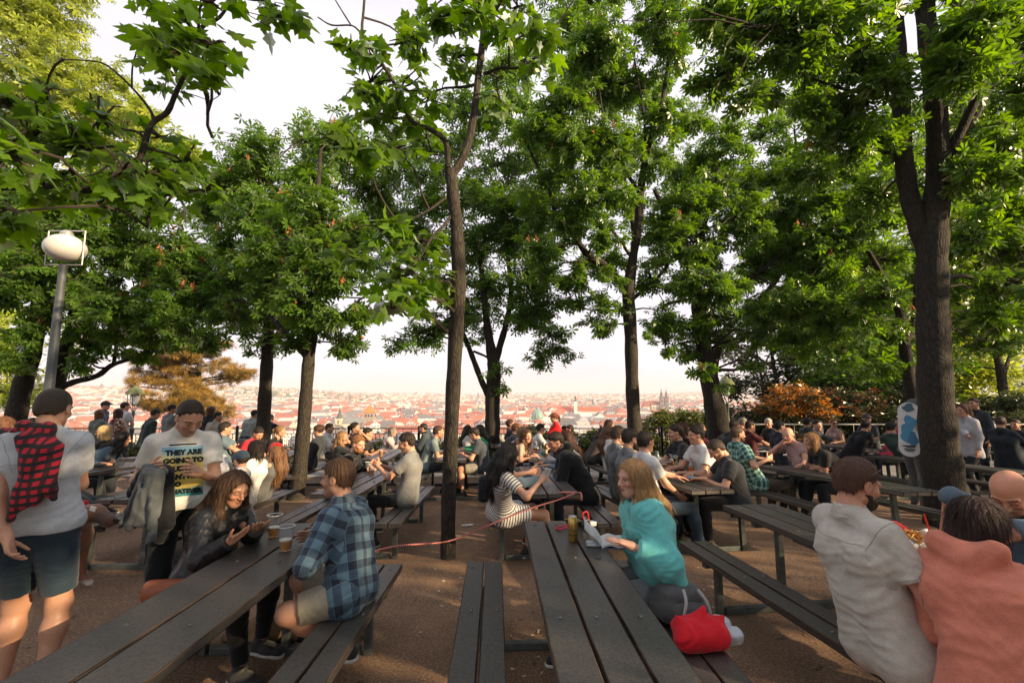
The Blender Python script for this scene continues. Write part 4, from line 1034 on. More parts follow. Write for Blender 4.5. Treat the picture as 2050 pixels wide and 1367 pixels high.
# tall chestnut right of centre
tree('chestnut_tree', 'tall pale barked chestnut trunk right of the woman in red, long limb bending left',
     [[(1276, 905, 10.6, 38), (1271, 862, 10.6, 34), (1266, 782, 10.6, 31), (1263, 676, 10.6, 30), (1258, 585, 10.6, 30), (1266, 522, 10.6, 21), (1277, 455, 10.6, 20), (1283, 380, 10.6, 18), (1296, 300, 10.6, 14), (1325, 210, 10.6, 10), (1340, 90, 10.6, 6)],
      [(1253, 583, 10.6, 19), (1240, 565, 10.6, 18), (1211, 531, 10.55, 17), (1185, 518, 10.5, 16), (1168, 500, 10.5, 15), (1140, 460, 10.5, 13), (1118, 444, 10.4, 12), (1100, 385, 10.4, 9), (1060, 300, 10.4, 6), (1040, 260, 10.4, 4)],
      [(1282, 390, 10.6, 10), (1245, 330, 10.5, 8), (1215, 270, 10.4, 6), (1195, 150, 10.3, 4)], [(1280, 410, 10.6, 9), (1230, 390, 10.4, 7), (1170, 350, 10.2, 4)], [(1290, 330, 10.6, 8), (1290, 240, 10.5, 6), (1270, 120, 10.4, 4)]],
     field([(1120, 200, 10.2, 60), (1180, 120, 10.2, 65), (1240, 60, 10.2, 65), (1160, 30, 10.2, 55), (1300, 20, 10.3, 65), (1200, 210, 10.2, 62), (1270, 160, 10.3, 62), (1340, 110, 10.4, 60), (1100, 290, 10.2, 55), (1170, 300, 10.1, 62), (1240, 280, 10.3, 60), (1330, 230, 10.5, 55), (1100, 370, 10.3, 50), (1170, 400, 10.1, 60), (1240, 370, 10.3, 48), (1120, 460, 10.2, 48), (1190, 470, 10.2, 45), (1080, 430, 10.4, 40), (1150, 560, 10.3, 42), (1105, 555, 10.3, 38), (1200, 600, 10.3, 42), (1215, 650, 10.3, 28), (1160, 615, 10.3, 28), (1080, 500, 10.4, 36), (1250, -40, 10.2, 70), (1130, -30, 10.2, 60), (1310, 330, 10.5, 40), (1060, 240, 10.3, 38), (1225, 540, 10.4, 26)], 165, 0.22, 17),
     'chestnut', L_CHEST, 0.15, 8, 61, group=CHG, blossoms=45)
# thick knotty trunk
tree('chestnut_tree', 'thick knotty chestnut trunk with a round scar next to the park lantern',
     [[(1448, 905, 10.9, 66), (1434, 830, 10.9, 52), (1420, 760, 10.9, 42), (1408, 690, 10.9, 38), (1400, 630, 10.9, 34), (1392, 575, 10.9, 30), (1375, 500, 10.9, 22), (1340, 440, 10.9, 16), (1310, 380, 10.9, 9)],
      [(1402, 628, 10.9, 22), (1420, 590, 10.8, 20), (1440, 568, 10.8, 17), (1490, 560, 10.7, 12), (1540, 530, 10.6, 8), (1580, 480, 10.6, 5)],
      [(1390, 570, 10.9, 16), (1395, 500, 10.8, 13), (1420, 420, 10.7, 10), (1440, 330, 10.7, 6)], [(1398, 600, 10.9, 8), (1370, 600, 10.6, 6), (1330, 610, 10.4, 4)]],
     field([(1350, 420, 10.7, 52), (1420, 400, 10.6, 58), (1480, 370, 10.6, 55), (1350, 500, 10.6, 52), (1420, 480, 10.6, 60), (1490, 460, 10.6, 60), (1560, 440, 10.5, 58), (1370, 580, 10.5, 48), (1440, 560, 10.5, 58), (1510, 540, 10.5, 60), (1580, 530, 10.5, 58), (1330, 640, 10.4, 40), (1390, 650, 10.5, 36), (1450, 640, 10.5, 50), (1520, 620, 10.5, 55), (1590, 610, 10.4, 55), (1370, 710, 10.5, 34), (1330, 700, 10.5, 26), (1460, 700, 10.4, 34), (1530, 690, 10.3, 36), (1600, 680, 10.2, 45), (1450, 300, 10.6, 50), (1400, 330, 10.7, 45), (1650, 560, 10.5, 55), (1640, 640, 10.3, 50), (1500, 735, 10.4, 20), (1420, 740, 10.4, 20), (1300, 560, 10.6, 30), (1310, 470, 10.7, 34), (1560, 350, 10.8, 52), (1630, 470, 10.7, 52), (1440, 770, 10.5, 14)], 185, 0.22, 19),
     'chestnut', L_CHEST, 0.15, 8, 71, bark=BARK2, group=CHG, blossoms=40)
# huge double trunk on the right
tree('chestnut_tree', 'massive dark double trunk rising close to the standing woman in grey blouse',
     [[(1902, 1060, 6.45, 118), (1893, 985, 6.45, 102), (1882, 900, 6.45, 92), (1872, 780, 6.45, 82), (1868, 650, 6.45, 76), (1866, 520, 6.45, 72), (1874, 420, 6.45, 62), (1878, 300, 6.45, 54), (1868, 160, 6.45, 50), (1850, 0, 6.45, 46), (1830, -250, 6.5, 42)],
      [(1862, 520, 6.5, 52), (1838, 450, 6.55, 48), (1818, 380, 6.6, 44), (1806, 280, 6.6, 42), (1803, 180, 6.6, 40), (1790, 0, 6.6, 34), (1775, -150, 6.6, 26)],
      [(1890, 330, 6.4, 30), (1920, 270, 6.3, 26), (1960, 180, 6.2, 22), (1985, 80, 6.1, 18), (2000, -50, 6.0, 12)],
      [(1893, 320, 6.45, 18), (1940, 260, 6.5, 15), (1990, 170, 6.6, 12), (2060, 100, 6.7, 8)],
      [(1806, 60, 6.55, 18), (1740, 58, 6.4, 14), (1680, 70, 6.2, 9), (1620, 75, 6.1, 5)],
      [(1890, 560, 6.5, 14), (1930, 552, 6.6, 12), (1985, 570, 6.7, 11), (2060, 545, 6.8, 9)],
      [(1810, 200, 6.5, 14), (1740, 190, 6.3, 10), (1660, 170, 6.1, 7), (1560, 130, 5.9, 5), (1450, 80, 5.8, 3)],
      [(1800, 0, 6.5, 16), (1700, -30, 6.0, 12), (1610, 20, 5.7, 9), (1545, 55, 5.5, 8), (1470, 40, 5.4, 6), (1400, 20, 5.3, 4)], [(1560, 50, 5.5, 6), (1500, 55, 5.4, 5), (1430, 40, 5.3, 4), (1350, 45, 5.2, 2.5)], [(1550, 55, 5.5, 5), (1500, 110, 5.4, 4), (1470, 170, 5.3, 3)]],
     field([(1420, 20, 5.6, 55), (1490, 40, 5.6, 55), (1560, 30, 5.7, 60), (1630, 60, 5.8, 60), (1700, 20, 5.9, 60), (1480, 110, 5.6, 50), (1560, 110, 5.7, 50), (1640, 140, 6, 55), (1720, 110, 6.1, 55), (1440, 160, 5.7, 36), (1540, 190, 6, 36), (1620, 230, 6.4, 42), (1700, 210, 6.3, 55), (1760, 170, 6.2, 50), (1490, 200, 6, 30),
            (1950, 40, 6, 75), (2020, 80, 6, 75), (1930, 130, 6.1, 60), (2020, 200, 6.2, 75), (1960, 250, 6.4, 60), (2030, 320, 6.4, 70), (1940, 350, 6.6, 50), (1770, 280, 6.8, 50), (1700, 300, 7, 60), (1760, 370, 7, 50), (1620, 320, 7, 50), (1990, 420, 6.8, 65), (1930, 470, 7, 50), (2040, 480, 6.8, 60), (1740, -40, 6, 80), (1900, -40, 6.2, 80), (1600, -40, 5.8, 70), (2060, -20, 6, 80), (1990, 620, 7, 50), (2040, 570, 7, 50)], 125, 0.2, 23),
     'chestnut', L_CHEST, 0.14, 7, 81, bark=BARK2, group=CHG, blossoms=14)
tree('chestnut_tree', 'dark slender trunk half hidden behind the massive double trunk',
     [[(1836, 905, 10.2, 34), (1828, 800, 10.2, 32), (1812, 700, 10.2, 28), (1808, 660, 10.2, 26), (1800, 620, 10.2, 22), (1793, 590, 10.2, 18), (1768, 555, 10.2, 14), (1738, 503, 10.2, 11), (1702, 456, 10.2, 8), (1680, 400, 10.2, 5)],
      [(1812, 690, 10.2, 16), (1830, 640, 10.2, 14), (1835, 560, 10.2, 12), (1850, 450, 10.2, 8)], [(1803, 640, 10.2, 9), (1760, 640, 10.1, 7), (1710, 650, 10, 4)], [(1800, 670, 10.2, 8), (1750, 630, 9.9, 6), (1715, 610, 9.8, 3)]],
     field([(1660, 400, 10.2, 55), (1720, 420, 10.2, 58), (1780, 440, 10.2, 55), (1690, 490, 10.1, 58), (1760, 510, 10.1, 55), (1700, 570, 10, 60), (1770, 590, 10, 52), (1670, 640, 10, 50), (1730, 660, 9.9, 52), (1790, 660, 10, 40), (1690, 700, 9.9, 36), (1760, 715, 9.9, 34), (1850, 400, 10.4, 60), (1920, 560, 10.4, 55), (1960, 500, 10.4, 60), (1930, 640, 10.4, 45), (2010, 540, 10.6, 60), (2040, 640, 10.6, 50), (1990, 700, 10.6, 45), (1720, 350, 10.4, 60), (1640, 330, 10.4, 50), (1800, 350, 10.4, 60), (1980, 400, 10.6, 70), (1930, 300, 10.6, 70), (2040, 300, 10.6, 80), (1960, 180, 10.6, 80), (2040, 120, 10.6, 80), (1760, 250, 10.6, 60)], 170, 0.22, 29),
     'chestfar', L_CHEST, 0.16, 8, 91, bark=BARK2, group=CHG, blossoms=30)
tree('chestnut_tree', 'farther slender chestnut hidden right behind the tall pale barked trunk',
     [[(1273, 900, 13.4, 24), (1268, 800, 13.4, 22), (1265, 700, 13.4, 19), (1264, 600, 13.4, 15), (1270, 480, 13.4, 12), (1250, 360, 13.4, 8), (1220, 260, 13.4, 5)], [(1265, 600, 13.4, 10), (1330, 540, 13.4, 8), (1400, 420, 13.4, 5)], [(1268, 520, 13.4, 9), (1200, 430, 13.2, 6), (1130, 380, 13.1, 4)]],
     field([(1080, 330, 13.2, 50), (1140, 290, 13.3, 52), (1210, 330, 13.4, 55), (1280, 300, 13.5, 55), (1340, 350, 13.5, 52), (1110, 410, 13.1, 48), (1180, 420, 13.2, 50), (1260, 420, 13.4, 52), (1330, 440, 13.4, 52), (1100, 490, 13.1, 44), (1160, 520, 13.1, 40), (1230, 500, 13.3, 42), (1310, 540, 13.3, 40), (1390, 380, 13.5, 50), (1440, 330, 13.6, 48), (1300, 200, 13.8, 55), (1380, 230, 13.8, 50), (1220, 190, 13.8, 52), (1140, 190, 13.7, 50), (1400, 120, 14, 55), (1330, 620, 13.3, 30), (1080, 560, 13, 34), (1040, 400, 13.2, 44)], 170, 0.22, 53),
     'chestfar', L_CHEST, 0.17, 8, 151, group=CHG, blossoms=30)
tree('chestnut_tree', 'farther chestnut behind the knotty trunk with a limb bending to the right',
     [[(1444, 900, 12.8, 28), (1432, 800, 12.8, 26), (1430, 720, 12.8, 22), (1470, 640, 12.8, 18), (1540, 580, 12.8, 14), (1590, 480, 12.8, 12), (1600, 360, 12.8, 8), (1590, 260, 12.8, 5)], [(1545, 580, 12.8, 11), (1620, 570, 12.7, 8), (1700, 590, 12.6, 5)], [(1590, 500, 12.8, 10), (1680, 470, 12.8, 8), (1760, 440, 12.8, 5)]],
     field([(1520, 350, 12.6, 52), (1580, 310, 12.6, 52), (1640, 380, 12.6, 55), (1700, 340, 12.6, 52), (1560, 420, 12.6, 55), (1630, 460, 12.6, 55), (1700, 440, 12.6, 55), (1760, 390, 12.6, 52), (1530, 500, 12.5, 52), (1600, 540, 12.5, 55), (1670, 540, 12.5, 55), (1740, 520, 12.5, 52), (1560, 600, 12.4, 50), (1630, 620, 12.4, 52), (1700, 620, 12.4, 52), (1765, 600, 12.4, 46), (1650, 690, 12.3, 44), (1720, 690, 12.3, 44), (1780, 690, 12.3, 40), (1600, 670, 12.3, 36), (1480, 420, 12.8, 46), (1600, 230, 12.9, 50), (1680, 250, 12.9, 52), (1530, 250, 12.9, 44), (1640, 730, 12.3, 26), (1740, 740, 12.3, 30)], 170, 0.22, 59),
     'chestfar', L_CHEST, 0.17, 8, 161, group=CHG, blossoms=30)
# left side
tree('chestnut_tree', 'sun flecked dark trunk just left of the tall globe lamp',
     [[(24, 900, 9.2, 58), (33, 830, 9.2, 52), (47, 765, 9.2, 46), (68, 690, 9.2, 42), (79, 600, 9.2, 36), (86, 500, 9.2, 30), (90, 380, 9.2, 22), (95, 240, 9.2, 12)],
      [(80, 590, 9.2, 18), (50, 520, 9.2, 14), (10, 460, 9.2, 9), (-40, 400, 9.2, 6)], [(84, 520, 9.2, 16), (130, 450, 9.1, 12), (190, 400, 9, 8), (240, 380, 9, 5)]],
     field([(60, 540, 8.9, 62), (20, 600, 8.9, 60), (120, 560, 8.9, 50), (40, 480, 9, 65), (120, 460, 9, 65), (190, 420, 9, 62), (60, 660, 8.8, 40), (20, 720, 8.7, 36), (0, 420, 9, 60), (90, 400, 9.1, 62), (180, 490, 9, 58), (240, 380, 9.2, 55), (260, 450, 9.2, 55), (80, 620, 8.8, 36), (-40, 520, 9, 60), (320, 420, 9.4, 50), (350, 350, 9.6, 50)], 175, 0.22, 37),
     'chestnut', L_CHEST, 0.15, 8, 101, bark=BARK2, group=CHG, blossoms=30)
tree('chestnut_tree', 'dark chestnut with one long low branch curving towards the pine',
     [[(102, 880, 9.6, 44), (108, 800, 9.6, 40), (118, 750, 9.6, 38), (134, 690, 9.6, 32), (146, 645, 9.6, 28), (160, 560, 9.6, 22), (175, 460, 9.6, 14)],
      [(120, 776, 9.6, 20), (150, 764, 9.6, 17), (195, 752, 9.6, 15), (222, 732, 9.6, 13), (250, 722, 9.55, 10), (295, 710, 9.5, 8), (318, 690, 9.5, 6), (330, 662, 9.4, 5)], [(228, 728, 9.6, 10), (231, 705, 9.6, 9), (235, 670, 9.5, 6)], [(146, 640, 9.6, 14), (210, 600, 9.5, 10), (290, 590, 9.4, 6), (360, 580, 9.4, 4)]],
     field([(180, 560, 9.2, 52), (240, 530, 9.2, 58), (310, 520, 9.2, 58), (370, 500, 9.3, 50), (190, 620, 9.1, 52), (250, 600, 9.1, 58), (320, 590, 9.1, 58), (385, 570, 9.2, 50), (170, 660, 9.1, 40), (230, 665, 9.2, 44), (300, 650, 9.2, 48), (360, 640, 9.2, 50), (400, 620, 9.2, 40), (160, 715, 9.3, 30), (200, 690, 9.3, 34), (340, 690, 9.3, 30), (300, 690, 9.4, 26), (410, 680, 9.3, 30)], 185, 0.22, 43),
     'chestnut', L_CHEST, 0.15, 8, 111, bark=BARK2, group=CHG, blossoms=70)
# crown far up on the left, sunlight put into its leaf colour
tree('lime_tree', 'tall tree with crown painted bright sunlit yellow filling the sky at far left',
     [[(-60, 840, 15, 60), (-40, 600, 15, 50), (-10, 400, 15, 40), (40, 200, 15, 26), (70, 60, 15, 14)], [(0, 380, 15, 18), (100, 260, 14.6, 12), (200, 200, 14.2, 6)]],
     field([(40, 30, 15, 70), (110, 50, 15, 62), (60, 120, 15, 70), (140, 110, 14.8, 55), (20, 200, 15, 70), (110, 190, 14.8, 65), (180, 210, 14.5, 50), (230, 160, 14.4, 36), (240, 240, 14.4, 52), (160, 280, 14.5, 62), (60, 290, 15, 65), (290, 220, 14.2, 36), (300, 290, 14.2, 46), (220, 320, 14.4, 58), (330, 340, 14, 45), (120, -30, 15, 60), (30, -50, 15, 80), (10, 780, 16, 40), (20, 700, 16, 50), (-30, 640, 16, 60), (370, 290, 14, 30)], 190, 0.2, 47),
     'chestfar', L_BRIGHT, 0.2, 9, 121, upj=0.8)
# right background trees beyond the grey railing
def wtree(name, label, x, y, h, w, lm, leaf, size, n, seed, trunk_r=0.2, low=0.25, **kw):
    z = terrain(x, y); r = np.random.default_rng(seed); bl = []
    for _ in range(int(14 + w * 3)):
        a = r.uniform(0, 6.283); f = r.uniform(low, 1.0); rad = w * 0.5 * math.sqrt(max(0.05, 1 - ((f - 0.55) / 0.55) ** 2)) * r.uniform(0.3, 0.95)
        s = w * r.uniform(0.12, 0.2); bl.append((x + rad * math.cos(a), y + rad * math.sin(a), z + h * f, s * 1.2, s * 1.2, s * .8, n))
    limbs = [[(x, y, z, trunk_r), (x + .1, y, z + h * .3, trunk_r * .8), (x - .1, y + .1, z + h * .6, trunk_r * .5), (x, y, z + h * .92, trunk_r * .15)]]
    for k in range(4):
        a = r.uniform(0, 6.283); f = 0.25 + 0.12 * k; limbs.append([(x, y, z + h * f, trunk_r * .5), (x + w * .2 * math.cos(a), y + w * .2 * math.sin(a), z + h * (f + .12), trunk_r * .35), (x + w * .38 * math.cos(a), y + w * .38 * math.sin(a), z + h * (f + .2), trunk_r * .12)])
    return tree(name, label, limbs, bl, leaf, lm, size, kw.pop('per_twig', 8), seed, ground=False, world_limbs=True, **kw)
BG = 'trees beyond the railing'
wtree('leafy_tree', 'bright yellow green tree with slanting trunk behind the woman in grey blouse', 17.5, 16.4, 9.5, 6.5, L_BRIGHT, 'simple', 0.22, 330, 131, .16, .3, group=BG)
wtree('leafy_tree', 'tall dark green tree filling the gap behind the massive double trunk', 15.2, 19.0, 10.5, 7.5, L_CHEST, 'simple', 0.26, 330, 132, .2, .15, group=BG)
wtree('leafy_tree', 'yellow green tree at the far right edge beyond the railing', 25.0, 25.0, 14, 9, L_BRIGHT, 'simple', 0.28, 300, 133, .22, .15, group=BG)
wtree('leafy_tree', 'bushy dark tree low behind the reddish shrub', 11.9, 20.5, 7.0, 5.0, L_BUSH, 'simple', 0.22, 330, 134, .14, .05, group=BG)
wtree('olive_tree', 'thin grey green feathery tree rising above the orange shrub', 10.2, 18.6, 6.6, 3.4, L_OLIVE, 'simple', 0.13, 130, 135, .07, .45, group=BG)
wtree('leafy_tree', 'tree painted in pale sunlit colour at the left edge behind the dark trunks', -23.0, 19.5, 9, 7, L_BRIGHT, 'simple', 0.26, 240, 136, .2, .2, group=BG)
# pine beyond the railing, evening sun glow put into its needle colour
def pine(x, y, h, w, label, seed):
    z = terrain(x, y); r = np.random.default_rng(seed); bl = []; limbs = [[(x, y, z, .32), (x + .15, y, z + h * .4, .26), (x, y + .1, z + h * .75, .16), (x + .1, y, z + h, .05)]]
    for k in range(34):
        f = 0.30 + 0.70 * (k + r.uniform(0, 1)) / 34; a = r.uniform(0, 6.283); L = w * 0.5 * (0.75 + .35 * math.sin(min(1, (f - .3) * 2.2) * 1.57) - 0.7 * max(0, (f - .72) * 3.2) ** 1.5) * r.uniform(.55, 1.1); L = max(L, .5)
        p1 = (x + L * .5 * math.cos(a), y + L * .5 * math.sin(a), z + h * f + .05); p2 = (x + L * math.cos(a), y + L * math.sin(a), z + h * f + .25)
        limbs.append([(x, y, z + h * f - .2, .07), (*p1, .045), (*p2, .02)])
        for q in (0.35, 0.6, 0.82, 1.0): bl.append((x + L * q * math.cos(a) + r.normal() * .3, y + L * q * math.sin(a) + r.normal() * .3, z + h * f + .3 + r.normal() * .2, w * .11, w * .11, w * .06, 130))
    return tree('pine_tree', label, limbs, bl, 'spray', L_PINE, 0.26, 14, seed, bark=BARK2, ground=False, world_limbs=True, upj=0.8, droop=-0.4, spread=0.16)
b = W(392, 790, 29.5); zb = terrain(b.x, b.y)
pine(b.x, b.y, W(392, 695, 29.5).z - zb, 6.4, 'broad pine with evening sun painted into its orange needles beyond the railing', 141)

# shrubs: leaves on short stems, every shrub its own thing
def shrub(label, x, y, ztop, w, lm, n, seed, size=0.09, leaf='simple', group=None, name='shrub', zlow=None, mix=None):
    r = np.random.default_rng(seed); z0 = terrain(x, y); h = ztop - z0; root = empty(name, (x, y, z0)); tag(root, label, 'shrub', group); bl = []; wood = MB(); stems = []
    for k in range(9):
        a = r.uniform(0, 6.283); q = w * .4 * r.uniform(.2, 1); e = (q * math.cos(a), q * math.sin(a), h * r.uniform(.6, .95))
        w_ = wobble((0.1 * math.cos(a), .1 * math.sin(a), 0), e, 4, .06, r); wood.tube(w_, [.03, .025, .02, .014, .008], 5); stems += [(*p, .02) for p in w_]
    nb = int(26 + 10 * w); lo = max(0.0, h - 2.6) if zlow is None else zlow
    for k in range(nb):
        a = r.uniform(0, 6.283); zf = r.uniform(lo, h * .96); q = w * .5 * math.sqrt(max(.1, 1 - ((zf - lo) / max(h - lo, .1)) ** 2.2)) * r.uniform(.35, 1.0); s = w * r.uniform(.11, .17)
        bl.append((q * math.cos(a), q * math.sin(a), zf, s, s, s * .8, n))
    bl = [(*b_[:6], int(b_[6] * 2.6)) for b_ in bl]
    (V, F, rn), (P, O) = leaf_cloud(bl, leaf, size * 1.2, 9, r, stems, wood=wood, tw_rad=.006, upj=.9, off=np.array([x, y, z0]))
    wood.build('stems', TWIG, root, True); link('foliage', mesh_np('foliage', V, F, [lm], False, attrs={'rnd': rn}), root)
    if mix:
        m2, frac = mix; top = [b_ for b_ in bl if b_[2] > h * .55 or r.uniform() < .25]; top = [(b_[0] * 1.04, b_[1] * 1.04, b_[2] + .05, b_[3], b_[4], b_[5], int(n * frac * 2.2)) for b_ in top]
        (V, F, rn), _ = leaf_cloud(top, leaf, size, 9, r, [], upj=.9, off=np.array([x, y, z0])); link('tinted_leaves', mesh_np('tinted_leaves', V, F, [m2], False, attrs={'rnd': rn}), root)
HG = 'hedge shrubs below the black railing'
hd = np.random.default_rng(77); k = 0
for x in np.arange(-19, 7.0, 1.1):
    px = 1025 + x * FPX / 16.0
    top = -0.15 + (0.45 if 900 < px < 1000 else 0) + (0.75 if 1060 < px < 1130 else 0) + (0.95 if 1290 < px < 1410 else 0.0) + (0.35 if px > 1130 else 0) + hd.uniform(-.12, .2)
    col_ = 'yellow green' 
    shrub('yellow green hedge shrub seen through the bars of the black railing', float(x + hd.uniform(-.2, .2)), float(16.2 + hd.uniform(-.5, .5)), float(top), 1.9, L_HEDGE, 50, 200 + k, .1, group=HG); k += 1
SHG = 'shrubs behind the grey railing'
shrub('big orange flushed shrub with sun glow painted into its leaves behind the grey railing', 9.7, 16.0, 2.0, 3.0, L_BUSH, 45, 301, .12, group=SHG, mix=(L_ORANGE, 2.2))  # upper orange leaves carry the sun glow in their colour
shrub('smaller reddish shrub right of the orange one', 12.1, 16.6, 2.0, 2.8, L_BUSH, 60, 302, .12, group=SHG, mix=(L_RED, .9))
shrub('dark green shrub just right of the park lantern', 7.9, 16.6, 1.5, 2.5, L_BUSH, 75, 303, .12, group=SHG)
shrub('dark shrub behind the man holding the painted board', 14.3, 16.4, 2.3, 3.2, L_BUSH, 75, 304, .12, group=SHG)
shrub('shaded shrub behind the woman in grey blouse', 17.2, 15.9, 1.7, 3.2, L_BUSH, 70, 305, .12, group=SHG)
shrub('dark shrub at the far right end of the grey railing', 20.2, 16.3, 2.1, 3.4, L_BUSH, 70, 306, .12, group=SHG)
shrub('tall dark shrub in the second row behind the reddish shrub', 13.4, 18.8, 2.9, 3.6, L_CHEST, 60, 307, .14, group=SHG)
shrub('tall green shrub in the second row left of the massive trunk', 16.0, 19.0, 3.2, 3.8, L_CHEST, 60, 308, .14, group=SHG)
shrub('bright green shrub in the second row beyond the grey blouse', 19.2, 18.6, 3.2, 3.8, L_BRIGHT, 60, 309, .14, group=SHG)
wtree('leafy_tree', 'dense green tree closing the view left of the massive double trunk', 17.0, 23.0, 8.5, 7.0, L_CHEST, 'simple', 0.26, 320, 137, .18, .08, group=BG)
wtree('leafy_tree', 'dense yellow green tree behind the head of the grey blouse woman', 21.0, 23.5, 10.0, 8.0, L_BRIGHT, 'simple', 0.28, 300, 138, .2, .08, group=BG)

# trees standing behind the photographer: they shade the tables and let sun flecks through gaps cut for them
sh = np.random.default_rng(9); proto = None
sd = np.array([sdir.x, sdir.y]); sd /= np.linalg.norm(sd); pd = np.array([-sd[1], sd[0]])
pd = pd if pd @ np.array([1, 1]) > 0 else -pd
SG = 'trees shading the tables from behind'
for i in range(SHADE_N):
    q = sd * (SHADE_D + (i % 2) * 5.5) + pd * (SHADE_OFF + i * SHADE_STEP)
    if q[0] > 0 and q[1] > 0.89 * q[0] - 5: continue
    wtree('leafy_tree', 'tall leafy tree behind the tables', float(q[0]), float(q[1]), SHADE_H * sh.uniform(.9, 1.1), 7.0, L_CHEST, 'simple', 0.34, SHADE_LEAF, 401 + i, .25, .06, per_twig=9, group=SG)
for i, (x, y) in enumerate(((-5.5, -5.5), (1.5, -6.5), (7.5, -4.5), (-10.5, -1.5), (-2.0, -11.0))):
    wtree('leafy_tree', 'tall leafy tree behind the tables', x, y, 11.0, 8.5, L_CHEST, 'simple', 0.36, 95, 451 + i, .25, .36, per_twig=9, group=SG)
# ------------------------------------------------------------------ people: one implicit body each, clothes and hair as their own meshes
def skin_mat():
    nt = NT('skin'); at = nt.n('ShaderNodeAttribute', attribute_name='col'); n1 = noise(nt, objco(nt), 60, 3)
    c = nt.mix(0.25, (at, 'Color'), nt.mix(1.0, (at, 'Color'), nt.ramp(n1, [(0.3, (0.75, 0.62, 0.58)), (0.7, (1.15, 1.1, 1.05))]), 'MULTIPLY'))
    p = nt.bsdf(c, 0.48, n1, 0.12, 0.004); p.inputs['Subsurface Weight'].default_value = 0.12; p.inputs['Subsurface Radius'].default_value = (0.012, 0.004, 0.002); p.inputs['Subsurface Scale'].default_value = 1.0
    return nt.m
SKIN = skin_mat()
def hair_mat(c):
    key = ('hair', tuple(c))
    if key in MATS: return MATS[key]
    nt = NT('hair'); v = objco(nt, (1, 1, 0.12)); n1 = noise(nt, v, 150, 3, 0.7, 0.4); n2 = noise(nt, v, 22, 3)
    col = nt.mix(0.5, nt.ramp(n1, [(0.3, scol(c, 0.5)), (0.72, scol(c, 1.6))]), nt.ramp(n2, [(0.3, scol(c, 0.7)), (0.7, scol(c, 1.3))]))
    p = nt.bsdf(col, 0.55, nt.math('MULTIPLY_ADD', n2, 0.5, n1), 0.7, 0.008); p.inputs['Specular IOR Level'].default_value = .3; p.inputs['Anisotropic'].default_value = 0.4
    MATS[key] = nt.m; return nt.m
def pattern_mat(kind):
    key = ('pat', kind)
    if key in MATS: return MATS[key]
    nt = NT(kind); at = nt.n('ShaderNodeAttribute', attribute_name='gc'); sp = nt.n('ShaderNodeSeparateXYZ', {0: (at, 'Vector')})
    def band(ch, per, duty, ph=0.0):
        f = nt.math('FRACT', nt.math('MULTIPLY_ADD', (sp, ch), 1.0 / per, ph)); return nt.math('LESS_THAN', f, duty)
    fine = noise(nt, objco(nt), 150, 3, 0.7)
    if kind == 'plaid_blue':
        a = nt.math('MULTIPLY_ADD', band(0, .10, .5), 0.5, nt.math('MULTIPLY', band(1, .10, .5), 0.5))
        c = nt.ramp(a, [(0.0, (0.115, 0.20, 0.26)), (0.49, (0.045, 0.085, 0.13)), (0.9, (0.012, 0.02, 0.04))], 'LINEAR')
        thin = nt.math('MAXIMUM', band(0, .05, .06), band(1, .05, .06)); c = nt.mix(nt.math('MULTIPLY', thin, 0.35), c, (0.2, 0.28, 0.34))
    elif kind == 'plaid_green':
        a = nt.math('MULTIPLY_ADD', band(0, .07, .5), 0.5, nt.math('MULTIPLY', band(1, .07, .5), 0.5))
        c = nt.ramp(a, [(0.0, (0.22, 0.42, 0.40)), (0.5, (0.05, 0.2, 0.18)), (0.95, (0.015, 0.06, 0.06))]); thin = nt.math('MAXIMUM', band(0, .07, .1, .2), band(1, .07, .1, .2)); c = nt.mix(nt.math('MULTIPLY', thin, 0.5), c, (0.6, 0.65, 0.6))
    elif kind == 'plaid_pink':
        a = nt.math('MULTIPLY_ADD', band(0, .03, .4), 0.5, nt.math('MULTIPLY', band(1, .03, .4), 0.5)); c = nt.ramp(a, [(0.0, (0.42, 0.27, 0.25)), (0.95, (0.2, 0.12, 0.13))])
    elif kind == 'check_red':
        a = nt.math('MULTIPLY', band(0, .042, .55), band(1, .042, .55)); c = nt.mix(a, (0.012, 0.010, 0.014), (0.46, 0.012, 0.03))
        b_ = nt.math('MULTIPLY', nt.math('SUBTRACT', band(1, .042, .55), a, clamp=True), 0.5); c = nt.mix(b_, c, (0.12, 0.008, 0.015))
    elif kind == 'stripes':
        c = nt.mix(band(1, .030, .36), (0.62, 0.61, 0.6), (0.025, 0.03, 0.045))
    elif kind == 'floral':
        n = nt.n('ShaderNodeTexVoronoi', {'Vector': objco(nt), 'Scale': 22.0}); c = nt.ramp(nt.n('ShaderNodeSeparateColor', {0: (n, 'Color')}), [(0.0, (0.06, 0.03, 0.03)), (0.4, (0.5, 0.35, 0.3)), (0.6, (0.25, 0.06, 0.05)), (0.85, (0.6, 0.55, 0.45))], 'CONSTANT')
    c = nt.mix(0.22, c, nt.mix(1.0, c, nt.ramp(fine, [(0.3, (0.5,) * 3), (0.7, (1.4,) * 3)]), 'MULTIPLY'))
    nt.bsdf(c, 0.85, fine, 0.4, 0.006, Sheen_Weight=0.1); MATS[key] = nt.m; return nt.m
def leather(c):
    key = ('leather', tuple(c))
    if key in MATS: return MATS[key]
    nt = NT('leather'); n1 = noise(nt, objco(nt), 25, 5, 0.6, 1.0); nt.bsdf(nt.ramp(n1, [(0.3, scol(c, .7)), (0.7, scol(c, 1.5))]), 0.36, n1, 0.5, 0.015); MATS[key] = nt.m; return nt.m

